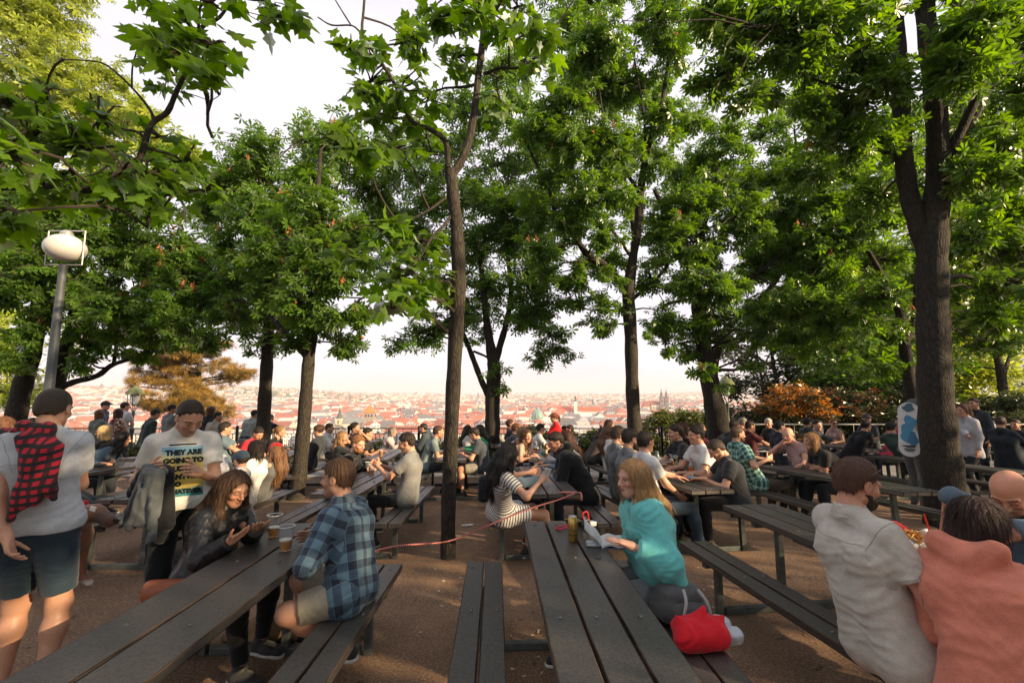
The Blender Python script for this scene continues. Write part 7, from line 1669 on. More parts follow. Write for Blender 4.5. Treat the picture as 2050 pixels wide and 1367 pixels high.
# checked jacket over the shoulder of the man at the left
d = PEOPLE['left']; N, tu, fw, Lt, sh = d['N'], d['tu'], d['fw'], d['Lt'], d['sh']
wp = lambda p: world('left', p)
S = SDF(); up = V3(0, 0, 1)
back = lambda l, z, b=.135: N - fw * b + Lt * l + V3(0, 0, z)
top_l = sh[1] + up * .075 - Lt * .02
for a, b, r in ((N + fw * .10 + Lt * .06 + up * .0, top_l * .5 + N * .5 + up * .05, .035), (top_l * .5 + N * .5 + up * .05, N - fw * .06 + Lt * .07 + up * .045, .040), (N - fw * .06 + up * .045 + Lt * .09, N - fw * .085 - Lt * .06 + up * .035, .036),
                (N - fw * .07 - Lt * .04 + up * .035, back(-.075, -.08, .125), .040), (back(.055, -.02, .12), back(-.01, -.17, .155), .043), (back(-.06, -.08, .14), back(-.06, -.36, .165), .046), (back(-.005, -.14, .15), back(-.005, -.38, .165), .046), (back(-.11, -.07, .11), back(-.115, -.30, .15), .040),
                (back(-.03, -.10, .125), back(-.03, -.30, .15), .055), (back(.02, -.02, .10), back(-.06, -.06, .10), .05), (back(.02, -.30, .165), back(.035, -.45, .165), .032), (back(-.11, -.30, .15), back(-.135, -.36, .15), .030), (top_l, sh[1] + up * .06 + Lt * .05 + fw * .06, .040), (sh[1] + up * .06 + Lt * .05 + fw * .05, sh[1] + fw * .10 + Lt * .05 - up * .18, .045), (sh[1] + fw * .10 + Lt * .02 - up * .1, sh[1] + fw * .12 - Lt * .02 - up * .36, .045)):
    S.cap(wp(a), wp(b), r * .66, r * .62, .045)
S.post.append(folds(.006, 5, .09, 'drape'))
Li = d['inv']
def jc(v):
    R3 = np.array(Li.to_3x3()); q = v @ R3.T + np.array(Li.translation); return np.stack([q @ Lt + (q @ fw) * .35, q[:, 2] - (q @ fw) * .4, 0 * q[:, 0]], 1)
sdf_thing('checked_jacket', S, pattern_mat('check_red'), .008, 'red and black checked jacket slung over the shoulder of the white T-shirt man', 'jacket', gc=jc)

# grey and black jackets over the arm of the slogan man
a0 = W(292, 938, 3.02); a1 = W(338, 950, 3.05)
S = SDF(); q = lambda px, py, t: np.array(W(px, py, t), np.float32)
for (p0, p1, r0, r1) in ((q(294, 938, 2.98), q(324, 944, 3.06), .036, .036), (q(296, 945, 2.95), q(268, 1000, 2.94), .030, .024), (q(268, 1000, 2.94), q(240, 1052, 2.95), .024, .018), (q(304, 945, 2.93), q(280, 1046, 2.92), .030, .034), (q(312, 948, 2.94), q(300, 1040, 2.93), .034, .032), (q(320, 950, 2.97), q(312, 1030, 2.95), .030, .026),
        (q(284, 985, 2.91), q(262, 1054, 2.92), .026, .030), (q(306, 1000, 2.91), q(304, 1076, 2.91), .030, .024), (q(304, 1068, 2.90), q(300, 1082, 2.90), .021, .021), (q(244, 1048, 2.94), q(300, 1046, 2.92), .018, .020), (q(290, 950, 2.98), q(256, 1040, 2.98), .03, .03)): S.cap(p0, p1, r0, r1, .016)
S.post.append(folds(.010, 8, .06, 'drape')); sdf_thing('grey_sweatshirt', S, fabric((.10, .115, .125)), .008, 'grey sweatshirt hanging over the forearm of the slogan T-shirt man', 'sweatshirt')
S = SDF()
for (p0, p1, r0, r1) in ((q(312, 938, 3.10), q(330, 945, 3.10), .045, .045), (q(318, 945, 3.10), q(322, 1075, 3.06), .055, .045), (q(332, 950, 3.10), q(338, 1050, 3.06), .045, .040), (q(290, 950, 3.12), q(272, 985, 3.14), .05, .05)): S.cap(p0, p1, r0, r1, .04)
S.post.append(folds(.007, 9, .08, 'drape')); sdf_thing('black_jacket', S, fabric((.012, .014, .018)), .009, 'black jacket carried under the grey sweatshirt by the slogan T-shirt man', 'jacket')

# ---- dogs
def fur(c, dark):
    nt = NT('short_fur'); at = nt.n('ShaderNodeAttribute', attribute_name='gc'); n1 = noise(nt, objco(nt), 120, 4, .7); sp = nt.n('ShaderNodeSeparateXYZ', {0: (at, 'Vector')})
    col = nt.mix((sp, 0), c, dark); col = nt.mix((sp, 1), col, (.62, .58, .53)); col = nt.mix(.4, col, nt.mix(1.0, col, nt.ramp(n1, [(.3, (.6,) * 3), (.7, (1.4,) * 3)]), 'MULTIPLY')); nt.bsdf(col, .6, n1, .3, .005, Sheen_Weight=.2); return nt.m
hx = W(196, 1032, 3.95); gx = W(118, 1190, 4.05)
dog0 = np.array([gx.x, gx.y + .05, 0.0]); dirx = np.array([1, .04, 0.]); dirx /= np.linalg.norm(dirx); diry = np.array([-dirx[1], dirx[0], 0])
L3 = lambda f, l, u: dog0 + dirx * f + diry * l + np.array([0, 0, u])
S = SDF(); 
S.cap(L3(-.02, 0, .52), L3(-.38, 0, .545), .145, .115, .06); S.cap(L3(-.38, 0, .55), L3(-.60, 0, .55), .11, .115, .06); S.ell(L3(.03, 0, .47), (.12, .11, .16), None, .06)
hd = np.array(hx) + np.array([-.03, 0, .02]); S.cap(L3(.03, 0, .60), hd + np.array([-.06, 0, 0]), .105, .075, .06); S.ell(hd, (.085, .075, .075), None, .03); S.cap(hd + np.array([.04, 0, -.015]), hd + np.array([.145, -.01, -.055]), .060, .050, .03); S.cap(hd + np.array([.10, .0, -.075]), hd + np.array([.14, -.01, -.085]), .038, .03, .015)
for sgn in (1, -1):
    l = .085 * sgn; S.cap(L3(.02 + .04 * sgn, l, .46), L3(.0 + .05 * sgn, l, .28), .062, .040, .04); S.cap(L3(.0 + .05 * sgn, l, .28), L3(.02 + .05 * sgn, l, .08), .036, .028, .02); S.cap(L3(.02 + .05 * sgn, l, .08), L3(.09 + .05 * sgn, l, .028), .030, .030, .02)
    S.cap(L3(-.60, l, .50), L3(-.52, l, .32), .085, .05, .05); S.cap(L3(-.52, l, .32), L3(-.68, l, .20), .046, .03, .03); S.cap(L3(-.68, l, .20), L3(-.66, l, .06), .028, .026, .02); S.cap(L3(-.66, l, .05), L3(-.58, l, .028), .03, .028, .02)
    S.cap(hd + np.array([-.03, .065 * sgn, .05]), hd + np.array([.0, .095 * sgn, -.04]), .022, .026, .012)
S.cap(L3(-.70, 0, .60), L3(-.82, 0, .48), .03, .015, .03)
def dgc(v):
    m = np.clip(1 - np.linalg.norm((v - (hd + np.array([.10, 0, -.05]))) / np.array([.13, .12, .10]), axis=1) * .9, 0, 1) * 1.6; w = np.clip((.065 - v[:, 2]) * 30, 0, 1); return np.stack([np.clip(m, 0, 1), w, 0 * w], 1)
dog = sdf_thing('dog', S, fur((.17, .062, .028), (.02, .012, .010)), .011, 'brown boxer like dog with dark muzzle standing behind the man with checked jacket', 'dog', base=(gx.x, gx.y, 0), gc=dgc)
def dpart(name, S, m, h=.008):
    v, f = S.mesh(h); o = link(name, mesh_np(name, v - np.array(dog.location), f, [m], True), dog); return o
S = SDF(); S.cap(hd + np.array([-.07, -.075, .02]), hd + np.array([-.07, .075, .02]), .016, .016, .02); S.cap(hd + np.array([-.05, -.07, -.05]), hd + np.array([-.05, .07, -.05]), .016, None, .02); S.cap(hd + np.array([-.07, -.078, .02]), hd + np.array([-.05, -.07, -.05]), .014, None, .02); dpart('collar', S, plain((.05, .06, .06), .5))
S = SDF(); S.cap(L3(-.08, 0, .64), L3(-.32, 0, .65), .085, .075, .05); S.cap(L3(-.04, -.06, .62), L3(.04, -.03, .69), .05, .05, .04); S.cap(L3(.02, -.03, .70), L3(.12, -.03, .76), .045, .03, .03); S.post.append(folds(.006, 3, .07)); dpart('vest', S, fabric((.45, .012, .03)))
mb = MB(); c_ = np.array(W(186, 1018, 3.80)) - np.array(dog.location); mb.box(c_, (.05, .006, .04), (0, .3, 0), .002); mb.build('badge', plain((.7, .68, .64), .5), dog)
mb = MB(); e_ = hd - np.array(dog.location)
for sgn in (1, -1): mb.lathe(e_ + np.array([.075, .036 * sgn, .012]), [(.0, -.008), (.009, -.004), (.009, .004), (.0, .008)], 8)
mb.lathe(e_ + np.array([.19, -.012, -.045]), [(.0, -.016), (.02, -.008), (.02, .006), (.0, .014)], 8); mb.build('nose_and_eyes', plain((.008, .007, .007), .2), dog, True)
lead = MB(); p0 = hd + np.array([-.05, -.02, -.07]); lead.tube([tuple(p0), tuple(L3(-.02, -.12, .42)), tuple(L3(-.18, -.3, .12)), tuple(L3(-.42, -.42, .012)), tuple(L3(-.8, -.3, .008))], .006, 6); o = lead.build('leash', plain((.012, .012, .014), .6), None, True); tag(o, 'thin black leash hanging from the brown dog with dark muzzle', 'leash')
# sandy dog lying under the table
c0 = np.array(W(592, 1152, 3.35)); c0[2] = 0.0; S = SDF(); q2 = lambda f, l, u: c0 + np.array([f, l, u])
S.cap(q2(-.05, 0, .13), q2(.30, .06, .14), .125, .115, .05); S.ell(q2(-.12, -.02, .12), (.12, .12, .115), None, .05); S.cap(q2(-.16, -.02, .15), q2(-.27, -.05, .10), .08, .065, .05); S.ell(q2(-.31, -.06, .085), (.075, .062, .06), None, .03); S.cap(q2(-.33, -.07, .07), q2(-.42, -.10, .05), .045, .036, .02)
for sgn in (1, -1): S.cap(q2(-.12, .08 * sgn, .06), q2(-.30, .09 * sgn - .04, .03), .035, .026, .03); S.ell(q2(.26, .06 + .09 * sgn, .09), (.11, .05, .085), None, .04); S.cap(q2(.2, .06 + .11 * sgn, .04), q2(.06, .05 + .12 * sgn, .028), .032, .026, .02); S.cap(q2(-.29, .055 * sgn - .06, .11), q2(-.31, .075 * sgn - .06, .06), .018, .022, .01)
S.cap(q2(.38, .08, .06), q2(.55, -.02, .025), .03, .016, .03)
sdog = sdf_thing('dog', S, fur((.40, .24, .115), (.05, .03, .02)), .011, 'sandy coloured dog lying on the gravel under the bench of the plaid shirt man', 'dog', gc=lambda v: np.stack([np.clip(1 - np.linalg.norm(v - q2(-.44, -.10, .05), axis=1) * 18, 0, 1), 0 * v[:, 0], 0 * v[:, 0]], 1))
# red rope from the dog past the tree to the table corner
nt = NT('red_rope'); tcx = nt.n('ShaderNodeTexCoord'); wv = nt.n('ShaderNodeTexWave', {'Vector': (tcx, 'Object'), 'Scale': 28.0, 'Distortion': 2.0}); nt.bsdf(nt.ramp(wv, [(.35, (.42, .02, .025)), (.7, (.5, .035, .03)), (.85, (.55, .45, .42))]), .7, wv, .5, .004)
mb = MB(); pts = [W(608, 1150, 3.35), W(680, 1128, 3.5), W(785, 1094, 3.85), W(897, 1083, 4.78), W(980, 1050, 4.6), W(1060, 1018, 4.62), W(1118, 1000, 4.66), W(1150, 987, 4.68)]
pp = [tuple(p) for p in densify([(p.x, p.y, p.z, 1) for p in pts], 5)]; mb.tube([p[:3] for p in pp], .0075, 7); cz = on_table('T2', .2, .06)
for dz in (0.008, -.055): mb.tube([tuple(cz + Vector((dx, dy, dz))) for dx, dy in ((-.17, -.01), (-.10, .02), (.0, .01), (.06, .0), (.062, -.07))], .0075, 7)
mb.tube([tuple(cz + Vector((.062, -.07, .008))), tuple(cz + Vector((.062, -.075, -.055)))], .0075, 7); tag(mb.build('rope_leash', nt.m, None, True), 'long red rope leash stretched past the slim maple to a table corner', 'leash')

# ---- drinks
nt = NT('clear_plastic'); gl = nt.n('ShaderNodeBsdfGlossy', {'Roughness': .12, 'Color': (.9, .92, .95, 1)}); tr = nt.n('ShaderNodeBsdfTransparent', {'Color': (.93, .94, .95, 1)}); df = nt.n('ShaderNodeBsdfDiffuse', {'Color': (.6, .62, .65, 1)}); m1 = nt.n('ShaderNodeMixShader', {0: .10, 1: tr, 2: df}); lw = nt.n('ShaderNodeLayerWeight', {'Blend': .35}); m2 = nt.n('ShaderNodeMixShader', {0: nt.math('MULTIPLY', (lw, 'Facing'), .55), 1: m1, 2: gl}); PLASTIC = nt.surf(m2)
nt = NT('amber_beer'); p_ = nt.bsdf((.92, .36, .03), .08, Transmission_Weight=.5, IOR=1.2); BEER = nt.m
FOAM = plain((.75, .7, .6), .8, 0, .1); RIM = plain((.72, .73, .74), .35)
def cup_meshes(fill):
    H, r0, r1 = .135, .031, .044; rr = lambda z: r0 + (r1 - r0) * z / H
    a = MB(); a.lathe((0, 0, 0), [(.0, .001), (r0, .001), (r0, .004), (rr(.05), .05), (rr(.09), .09), (r1, H)], 22, False); cup = a.mesh('cup', PLASTIC, True)
    a = MB(); 
    a.lathe((0, 0, 0), [(r1 - .001, H - .004), (r1 + .0025, H - .002), (r1 + .0025, H + .001), (r1 - .001, H + .001)], 22, False); rim = a.mesh('rim', RIM, True)
    b = f = None
    if fill > 0:
        z = .006 + fill * .115; a = MB(); a.lathe((0, 0, 0), [(r0 - .002, .006), (rr(z * .5) - .002, z * .5), (rr(z) - .002, z)], 22); b = a.mesh('beer', BEER, 'auto'); a = MB(); a.lathe((0, 0, 0), [(rr(z) - .0022, z + .0005), (rr(z) - .002, z + .007)], 22); f = a.mesh('foam', FOAM, 'auto')
    return cup, rim, b, f
CUPS = {f: cup_meshes(f) for f in (0, .33, .42, .85)}
def beer(loc, fill, label, group='plastic cups on the tables', s=1.0):
    cup, rim, b, f = CUPS[fill]; o = link('beer_cup' if fill else 'empty_cup', cup); o.location = loc; o.scale = (s, s, s); tag(o, label, 'cup', group); link('rim', rim, o)
    if b: link('beer', b, o); link('foam', f, o)
    return o
tb = lambda px, py, h=TOPZ + .003: spot(px, py, h)
beer(tb(548, 1074), .42, 'third full beer cup nearer the woman in leather jacket, behind the other', s=1.12)
beer(tb(571, 1101), .42, 'beer cup standing nearest on the dark table before the plaid sleeve', s=1.12)
beer(tb(737, 944), .42, 'left beer cup beside the ginger bearded man'); beer(tb(744, 949), .42, 'right beer cup of the pair on the grey T-shirt man table')
beer(tb(763, 914), .85, 'full beer cup alone at the end of the pale table')
for i, (px, py, f, lab) in enumerate(((1330, 944, .85, 'full amber beer cup at the front of the crowded table'), (1341, 939, .85, 'full beer cup second from the front on the crowded table'), (1347, 934, .85, 'full beer cup in the middle of the crowded table'), (1326, 934, .85, 'full beer cup by the elbow of the white T-shirt back'), (1352, 928, .42, 'half empty beer cup before the black lettered T-shirt'), (1371, 947, .33, 'cup with last sip of beer next to the tray'),
                  (1410, 953, 0, 'tall empty plastic cup at the near end of the crowded table'), (1372, 940, 0, 'empty plastic cup among the bottles on the crowded table'), (1384, 936, 0, 'empty clear cup before the smiling man'))): beer(tb(px, py), f, lab)
beer(tb(1541, 919, .80), .85, 'full beer cup gripped by the green plaid man'); beer(tb(1582, 922), .42, 'beer cup with wrapper in front of the bald eater'); beer(tb(1514, 924), 0, 'crumpled clear cup next to the green plaid sleeve')
beer(tb(1072, 907), .85, 'full beer cup beside the laughing woman'); beer(tb(1054, 948), 0, 'empty cup at the far side of the striped dress woman table'); beer(tb(919, 912), 0, 'empty cup on the table right of the slim maple'); beer(tb(1428, 893), .85, 'full beer cup at the foot of the thick knotty trunk')
beer(tb(1103, 909), 0, 'clear cup beside the brown bottle')
def bottle(loc, label, col, cap, H=.24, r=.031, trans=True):
    nt = NT('bottle_glass'); nt.bsdf(col, .08, Transmission_Weight=.7 if trans else 0); root = empty('bottle', loc); tag(root, label, 'bottle')
    a = MB(); a.lathe((0, 0, 0), [(r * .9, 0), (r, .006), (r, H * .58), (r * .85, H * .66), (r * .42, H * .80), (r * .40, H * .95)], 16); a.build('glass_body', nt.m, root, 'auto'); a = MB(); a.lathe((0, 0, 0), [(r * .46, H * .95), (r * .48, H), (r * .3, H * 1.004)], 14); a.build('cap', plain(cap, .4), root); a = MB(); a.lathe((0, 0, 0), [(r * 1.012, H * .2), (r * 1.012, H * .5)], 16, False); a.build('label_band', plain(scol(cap, .8), .6), root)
bottle(tb(1087, 909), 'green glass bottle beside the laughing woman', (.03, .28, .09), (.6, .6, .55)); bottle(tb(1093, 912), 'brown beer bottle right of the green bottle', (.16, .06, .015), (.5, .45, .35))
bottle(tb(1356, 944), 'small bottle with yellow cap on the crowded table', (.75, .72, .45), (.75, .62, .03), .20, .033); bottle(tb(1385, 951), 'clear water bottle with orange cap on the crowded table', (.75, .78, .8), (.7, .16, .04), .22, .036); bottle(tb(1317, 931), 'clear bottle beside the sleeve of the white T-shirt back', (.7, .75, .78), (.15, .3, .5), .22, .032)
mb = MB(); p = tb(1385, 962); mb.box(p + Vector((0, 0, .012)), (.19, .11, .02), (0, 0, .14), .004); o = mb.build('wooden_tray', plain((.14, .055, .025), .4)); tag(o, 'small brown tray of leftovers at the near end of the crowded table', 'tray')
S = SDF(); S.cap(np.array(p) + [-.05, 0, .035], np.array(p) + [.05, .02, .035], .022, .018, .02); S.ell(np.array(p) + [0, -.02, .04], (.04, .03, .02), None, .02); S.post.append(folds(.01, 4, .03)); sdf_thing('crumpled_wrapper', S, plain((.18, .33, .42), .35), .005, 'crumpled blue wrapper lying on the small brown tray', 'wrapper')
S = SDF(); p = np.array(tb(1578, 916)); S.ell(p + [.03, 0, .05], (.07, .04, .035), None, .02); S.cap(p + [-.08, 0, .05], p + [.09, 0, .07], .018, .02, .02); S.post.append(folds(.012, 6, .04)); sdf_thing('paper_wrapper', S, plain((.62, .6, .56), .7), .006, 'white crumpled paper by the beer of the bald eater', 'paper')
def glasses(loc, rz, label):
    root = empty('sunglasses', loc, rz); tag(root, label, 'sunglasses'); a = MB()
    for s_ in (-1, 1): a.box((s_ * .034, 0, .022), (.052, .006, .040), (.15, 0, 0), .004)
    a.build('lens', plain((.01, .01, .012), .15), root); a = MB(); a.tube([(-.01, 0, .03), (.01, 0, .03)], .003, 5)
    for s_ in (-1, 1): a.tube([(s_ * .06, 0, .03), (s_ * .064, .06, .025), (s_ * .06, .13, .004)], .003, 5)
    a.build('frame', plain((.03, .02, .02), .3), root)
glasses(tb(781, 949), .6, 'dark sunglasses lying before the grey T-shirt man')
# ---- the near table
def gold():
    nt = NT('gold_can'); nt.bsdf(nt.ramp(noise(nt, objco(nt), 25, 3), [(.3, (.50, .30, .07)), (.7, (.66, .44, .13))]), .28, Metallic=.85); return nt.m
p = tb(1147, 1083); root = empty('beer_can', p); tag(root, 'tall golden beer can next to the open book', 'can'); r = .033
a = MB(); a.lathe((0, 0, 0), [(r * .8, 0), (r, .008), (r, .150), (r * .82, .162)], 24); a.build('can_body', gold(), root, 'auto'); a = MB(); a.lathe((0, 0, 0), [(r * .82, .162), (r * .86, .1655), (r * .8, .167), (r * .76, .163), (0.001, .163)], 24); a.build('can_lid', plain((.6, .6, .6), .3, .9), root, 'auto')
a = MB(); 
for z in (.045, .075): a.lathe((0, 0, 0), [(r * 1.006, z), (r * 1.006, z + .005)], 24, False)
for k in range(5): a.box((-.012 + .001 * k, -r * 1.0, .088 + .011 * k), (.010 - .001 * k, .0025, .006))
a.build('can_print', plain((.06, .035, .015), .4), root)
def page_mat():
    nt = NT('printed_page'); tcx = nt.n('ShaderNodeTexCoord'); mpx = nt.n('ShaderNodeMapping', {'Vector': (tcx, 'Object'), 'Scale': (1, 1, 1)}); sp = nt.n('ShaderNodeSeparateXYZ', {0: (mpx, 'Vector')}); ln = nt.math('LESS_THAN', nt.math('FRACT', nt.math('MULTIPLY', (sp, 1), 130.0)), .38); wd = nt.math('GREATER_THAN', noise(nt, (mpx, 'Vector'), 260, 1), .44)
    ex = nt.math('LESS_THAN', nt.math('ABSOLUTE', nt.math('SUBTRACT', nt.math('ABSOLUTE', (sp, 0)), .068)), .048); ey = nt.math('LESS_THAN', nt.math('ABSOLUTE', (sp, 1)), .078); nt.bsdf(nt.mix(nt.math('MULTIPLY', nt.math('MULTIPLY', ln, wd), nt.math('MULTIPLY', ex, nt.math('MULTIPLY', ey, .5))), (.62, .62, .62), (.25, .25, .26)), .8); return nt.m
p = tb(1204, 1086); root = empty('open_book', p, R(-8)); root.scale = (1.15, 1.15, 1.15); tag(root, 'open book held flat on the table by the blonde woman', 'book'); PG = page_mat()
V, F = [], []; n = 12
for side, tilt in ((-1, .85), (1, .12)):
    b0 = len(V)
    for i in range(n + 1):
        f = i / n; x = side * .135 * f * math.cos(tilt * .9); z = .010 + .135 * f * math.sin(tilt) * (1 if side < 0 else .7) + .016 * math.sin(math.pi * min(1, f * 1.6)) * .8
        for y in (-.098, .098): V.append((x, y, z))
    F += [(b0 + 2 * i, b0 + 2 * i + 2, b0 + 2 * i + 3, b0 + 2 * i + 1) for i in range(n)]
nv = len(V); V2 = V + [(x, y, z - (.012 if x > 0 else .010)) for x, y, z in V]; F2 = F + [tuple(i + nv for i in q_[::-1]) for q_ in F]
for b0 in (0, 2 * (n + 1)):
    for i in range(n):
        for o_ in (0, 1): a_, b_ = b0 + 2 * i + o_, b0 + 2 * i + 2 + o_; F2.append((a_, b_, b_ + nv, a_ + nv) if o_ == 0 else (b_, a_, a_ + nv, b_ + nv))
    e_ = b0 + 2 * n; F2.append((e_, e_ + 1, e_ + 1 + nv, e_ + nv))
link('pages', mesh_np('pages', V2, np.array(F2), [PG], False), root)
a = MB(); a.box((.068, 0, .0015), (.145, .205, .003), (0, -.06, 0)); a.build('cover', plain((.10, .12, .2), .5), root)
# camera with red strap, cigarette box
p = tb(1165, 1055); root = empty('camera', p, R(20)); tag(root, 'small black camera with red strap behind the golden can', 'camera')
a = MB(); a.box((0, 0, .03), (.115, .045, .058), None, .006); a.box((0.01, 0, .066), (.04, .035, .016), None, .004); a.build('camera_body', plain((.02, .02, .022), .4), root); a = MB(); a.lathe((0, 0, 0), [(.030, 0), (.030, .03), (.026, .042), (.02, .04)], 18); lm_ = link('lens', a.mesh('lens', plain((.015, .015, .018), .25), 'auto'), root, (.0, -.022, .03)); lm_.rotation_euler = (R(90), 0, 0)
a = MB(); a.box((.085, .005, .018), (.06, .05, .03), (0, 0, .2), .003); a.build('silver_flash', plain((.5, .5, .52), .35, .4), root)
a = MB(); st_ = [(-.06, 0, .05), (-.12, -.03, .03), (-.19, -.02, .008), (-.20, .03, .006), (-.13, .05, .010), (-.07, .02, .02)]; a.tube([p_[:3] for p_ in densify([(*q_, 1) for q_ in st_], 4)], .006, 6); st_ = [(.06, 0, .055), (.04, -.01, .11), (.0, -.015, .10), (.005, -.03, .04), (-.01, -.06, .008)]; a.tube([p_[:3] for p_ in densify([(*q_, 1) for q_ in st_], 4)], .006, 6); a.build('strap', plain((.55, .02, .04), .5), root)
p = tb(1187, 1091); root = empty('cigarette_box', p, R(-3)); tag(root, 'small white and blue cigarette box between can and book', 'box'); a = MB(); a.box((0, 0, .012), (.088, .055, .023), None, .002); a.build('box_body', plain((.30, .42, .52), .4), root); a = MB(); a.box((-.02, -.001, .0245), (.04, .05, .001)); a.box((-.012, -.0282, .012), (.055, .001, .014)); a.build('lid_print', plain((.68, .7, .72), .4), root)
# ---- bags
def backpack(loc, rz, w, d_, h, col, label, tilt=(0, 0), pocket=True, strap=(.3, .3, .3)):
    root = empty('backpack', loc, rz); root.rotation_euler = (tilt[0], tilt[1], rz); tag(root, label, 'backpack'); S = SDF()
    for sx_ in (-1, 1):
        for sy_ in (-1, 1): S.cap((sx_ * (w / 2 - .07), sy_ * (d_ / 2 - .06), .065), (sx_ * (w / 2 - .085), sy_ * (d_ / 2 - .065), h - .07), .068, .062, .05)
    S.ell((0, 0, h * .5), (w * .42, d_ * .42, h * .45), None, .05); S.post.append(folds(.006, int(w * 1000), .10)); v, f = S.mesh(.010); link('bag_body', mesh_np('bag_body', v, f, [fabric(col, .75)], True), root)
    if pocket: S = SDF(); S.cap((-w * .25, -d_ / 2, h * .28), (w * .25, -d_ / 2, h * .28), .055, None, .03); S.cap((-w * .25, -d_ / 2 + .01, h * .38), (w * .25, -d_ / 2 + .01, h * .38), .05, None, .03); v, f = S.mesh(.009); link('pocket', mesh_np('pocket', v, f, [fabric(scol(col, .8), .75)], True), root)
    a = MB()
    for sx_ in (-1, 1): a.tube([p_[:3] for p_ in densify([(sx_ * .05, -d_ / 2 + .0, h * .98, 1), (sx_ * .07, -d_ / 2 - .05, h * .75, 1), (sx_ * .09, -d_ / 2 - .06, h * .4, 1), (sx_ * .06, -d_ / 2 - .03, h * .15, 1)], 4)], .009, 6)
    a.build('strap', fabric(strap), root); a = MB(); a.tube([p_[:3] for p_ in densify([(-.04, 0, h - .01, 1), (-.03, 0, h + .035, 1), (.03, 0, h + .035, 1), (.04, 0, h - .01, 1)], 4)], .008, 6); a.build('handle', fabric(strap), root)
sb = lambda px, py: spot(px, py, SEATZ + .003)
backpack(Vector((.955, 2.80, SEATZ + .01)), R(20), .31, .19, .20, (.075, .08, .085), 'grey backpack on the bench behind the red bag', (0, .12), strap=(.35, .36, .36))
def loose_bag(name, pts, m, h, label, fold=.012, cat='bag', lam=.11): 
    S = SDF()
    for a_, b_, r0, r1 in pts: S.cap(a_, b_, r0, r1, .05)
    S.post.append(folds(fold, len(label), lam)); return sdf_thing(name, S, m, h, label, cat)
c = np.array((.965, 2.54, SEATZ)); loose_bag('cloth_bag', [(c + [-.08, -.06, .06], c + [.10, -.03, .06], .062, .062), (c + [-.06, .04, .065], c + [.08, .05, .085], .058, .05), (c + [.0, 0, .10], c + [.05, .02, .175], .05, .012), (c + [-.07, -.04, .09], c + [-.10, .0, .14], .034, .010), (c + [.09, 0, .08], c + [.15, .02, .135], .04, .010)], fabric((.62, .008, .02)), .008, 'bright red crumpled cloth bag on the bench of the near table', .014)
c = np.array((1.05, 2.62, SEATZ)); loose_bag('plastic_bag', [(c + [-.10, .02, .04], c + [.10, .03, .05], .05, .05), (c + [.08, -.05, .04], c + [.12, -.08, .05], .05, .04)], plain((.42, .46, .52), .4), .008, 'pale plastic bag peeking out beneath the red cloth bag', .012)
backpack(np.array(W(184, 1012, 5.1)) * [1, 1, 0] + [0, 0, SEATZ], R(-60), .34, .22, .34, (.02, .032, .035), 'dark camouflage backpack on the bench behind the brown dog', (.9, 0), strap=(.4, .42, .3))
p_ = spot(970, 1030, .0); backpack(Vector((p_.x - .03, p_.y + .5, G(p_.y) + .10)), R(80), .30, .18, .42, (.012, .016, .024), 'dark backpack hanging beside the striped dress woman', (0, 0))
c = np.array(W(325, 1182, 2.85)); c[2] = SEATZ; loose_bag('leather_bag', [(c + [-.07, 0, .05], c + [.10, .02, .05], .05, .05), (c + [-.07, 0, .10], c + [.10, .02, .10], .045, .045)], plain((.30, .085, .035), .45, 0, .15, 20, .2), .009, 'brown leather bag on the bench next to the leather jacket woman', .003)
c = np.array(W(1768, 1068, 3.3)); loose_bag('red_jacket', [(c + [-.16, 0, -.02], c + [.18, .05, -.02], .07, .06), (c + [-.10, .05, .03], c + [.14, .09, .02], .06, .05)], fabric((.66, .03, .02)), .009, 'bright red folded jacket beyond the pale beige shirt', .012, 'jacket'); 
c2 = c + np.array([.12, -.03, -.14]); loose_bag('dark_bag', [(c2 + [-.22, 0, 0], c2 + [.2, .02, 0], .10, .10), (c2 + [.2, .05, .05], c2 + [.3, .06, 0], .09, .09)], fabric((.014, .018, .024)), .010, 'dark bag under the bright red folded jacket', .012)
# ---- food of the pair at the right
p = np.array(W(1822, 1088, 2.42)); root = empty('fries_tray', p); tag(root, 'paper tray of fries held by the man in pale beige shirt', 'food'); S = SDF(); S.cap((-.07, -.02, 0), (.07, .02, 0), .05, .05, .03); S.cap((.05, 0, .02), (.12, .03, .05), .03, .02, .03); S.ell((0, 0, .05), (.095, .05, .05), None, .01, True); S.post.append(folds(.006, 2, .06)); v, f = S.mesh(.006); link('paper_tray', mesh_np('paper_tray', v, f, [plain((.6, .6, .6), .7)], True), root)
a = MB(); fr = random.Random(4)
for i in range(60): x, y = fr.gauss(0, .04), fr.gauss(0, .022); a.box((x, y, .025 + .03 * math.exp(-(x * x + y * y) * 500) + fr.uniform(-.006, .012)), (.055, .006, .006), (fr.uniform(-.5, .5), fr.uniform(-.6, .6), fr.uniform(0, 3.1)))
a.build('fries', plain((.55, .28, .06), .6, 0, .25), root)
p = W(1870, 1088, 2.35); root = empty('drink', p - Vector((0, 0, .12))); tag(root, 'drink with long red straw in front of the dark bob', 'cup'); cup, rim, b_, f_ = CUPS[.85]; link('cup', cup, root); link('rim', rim, root); a = MB(); a.tube([(.02, 0, .02), (-.045, -.01, .27)], .0045, 8); a.build('straw', plain((.75, .05, .02), .4), root)
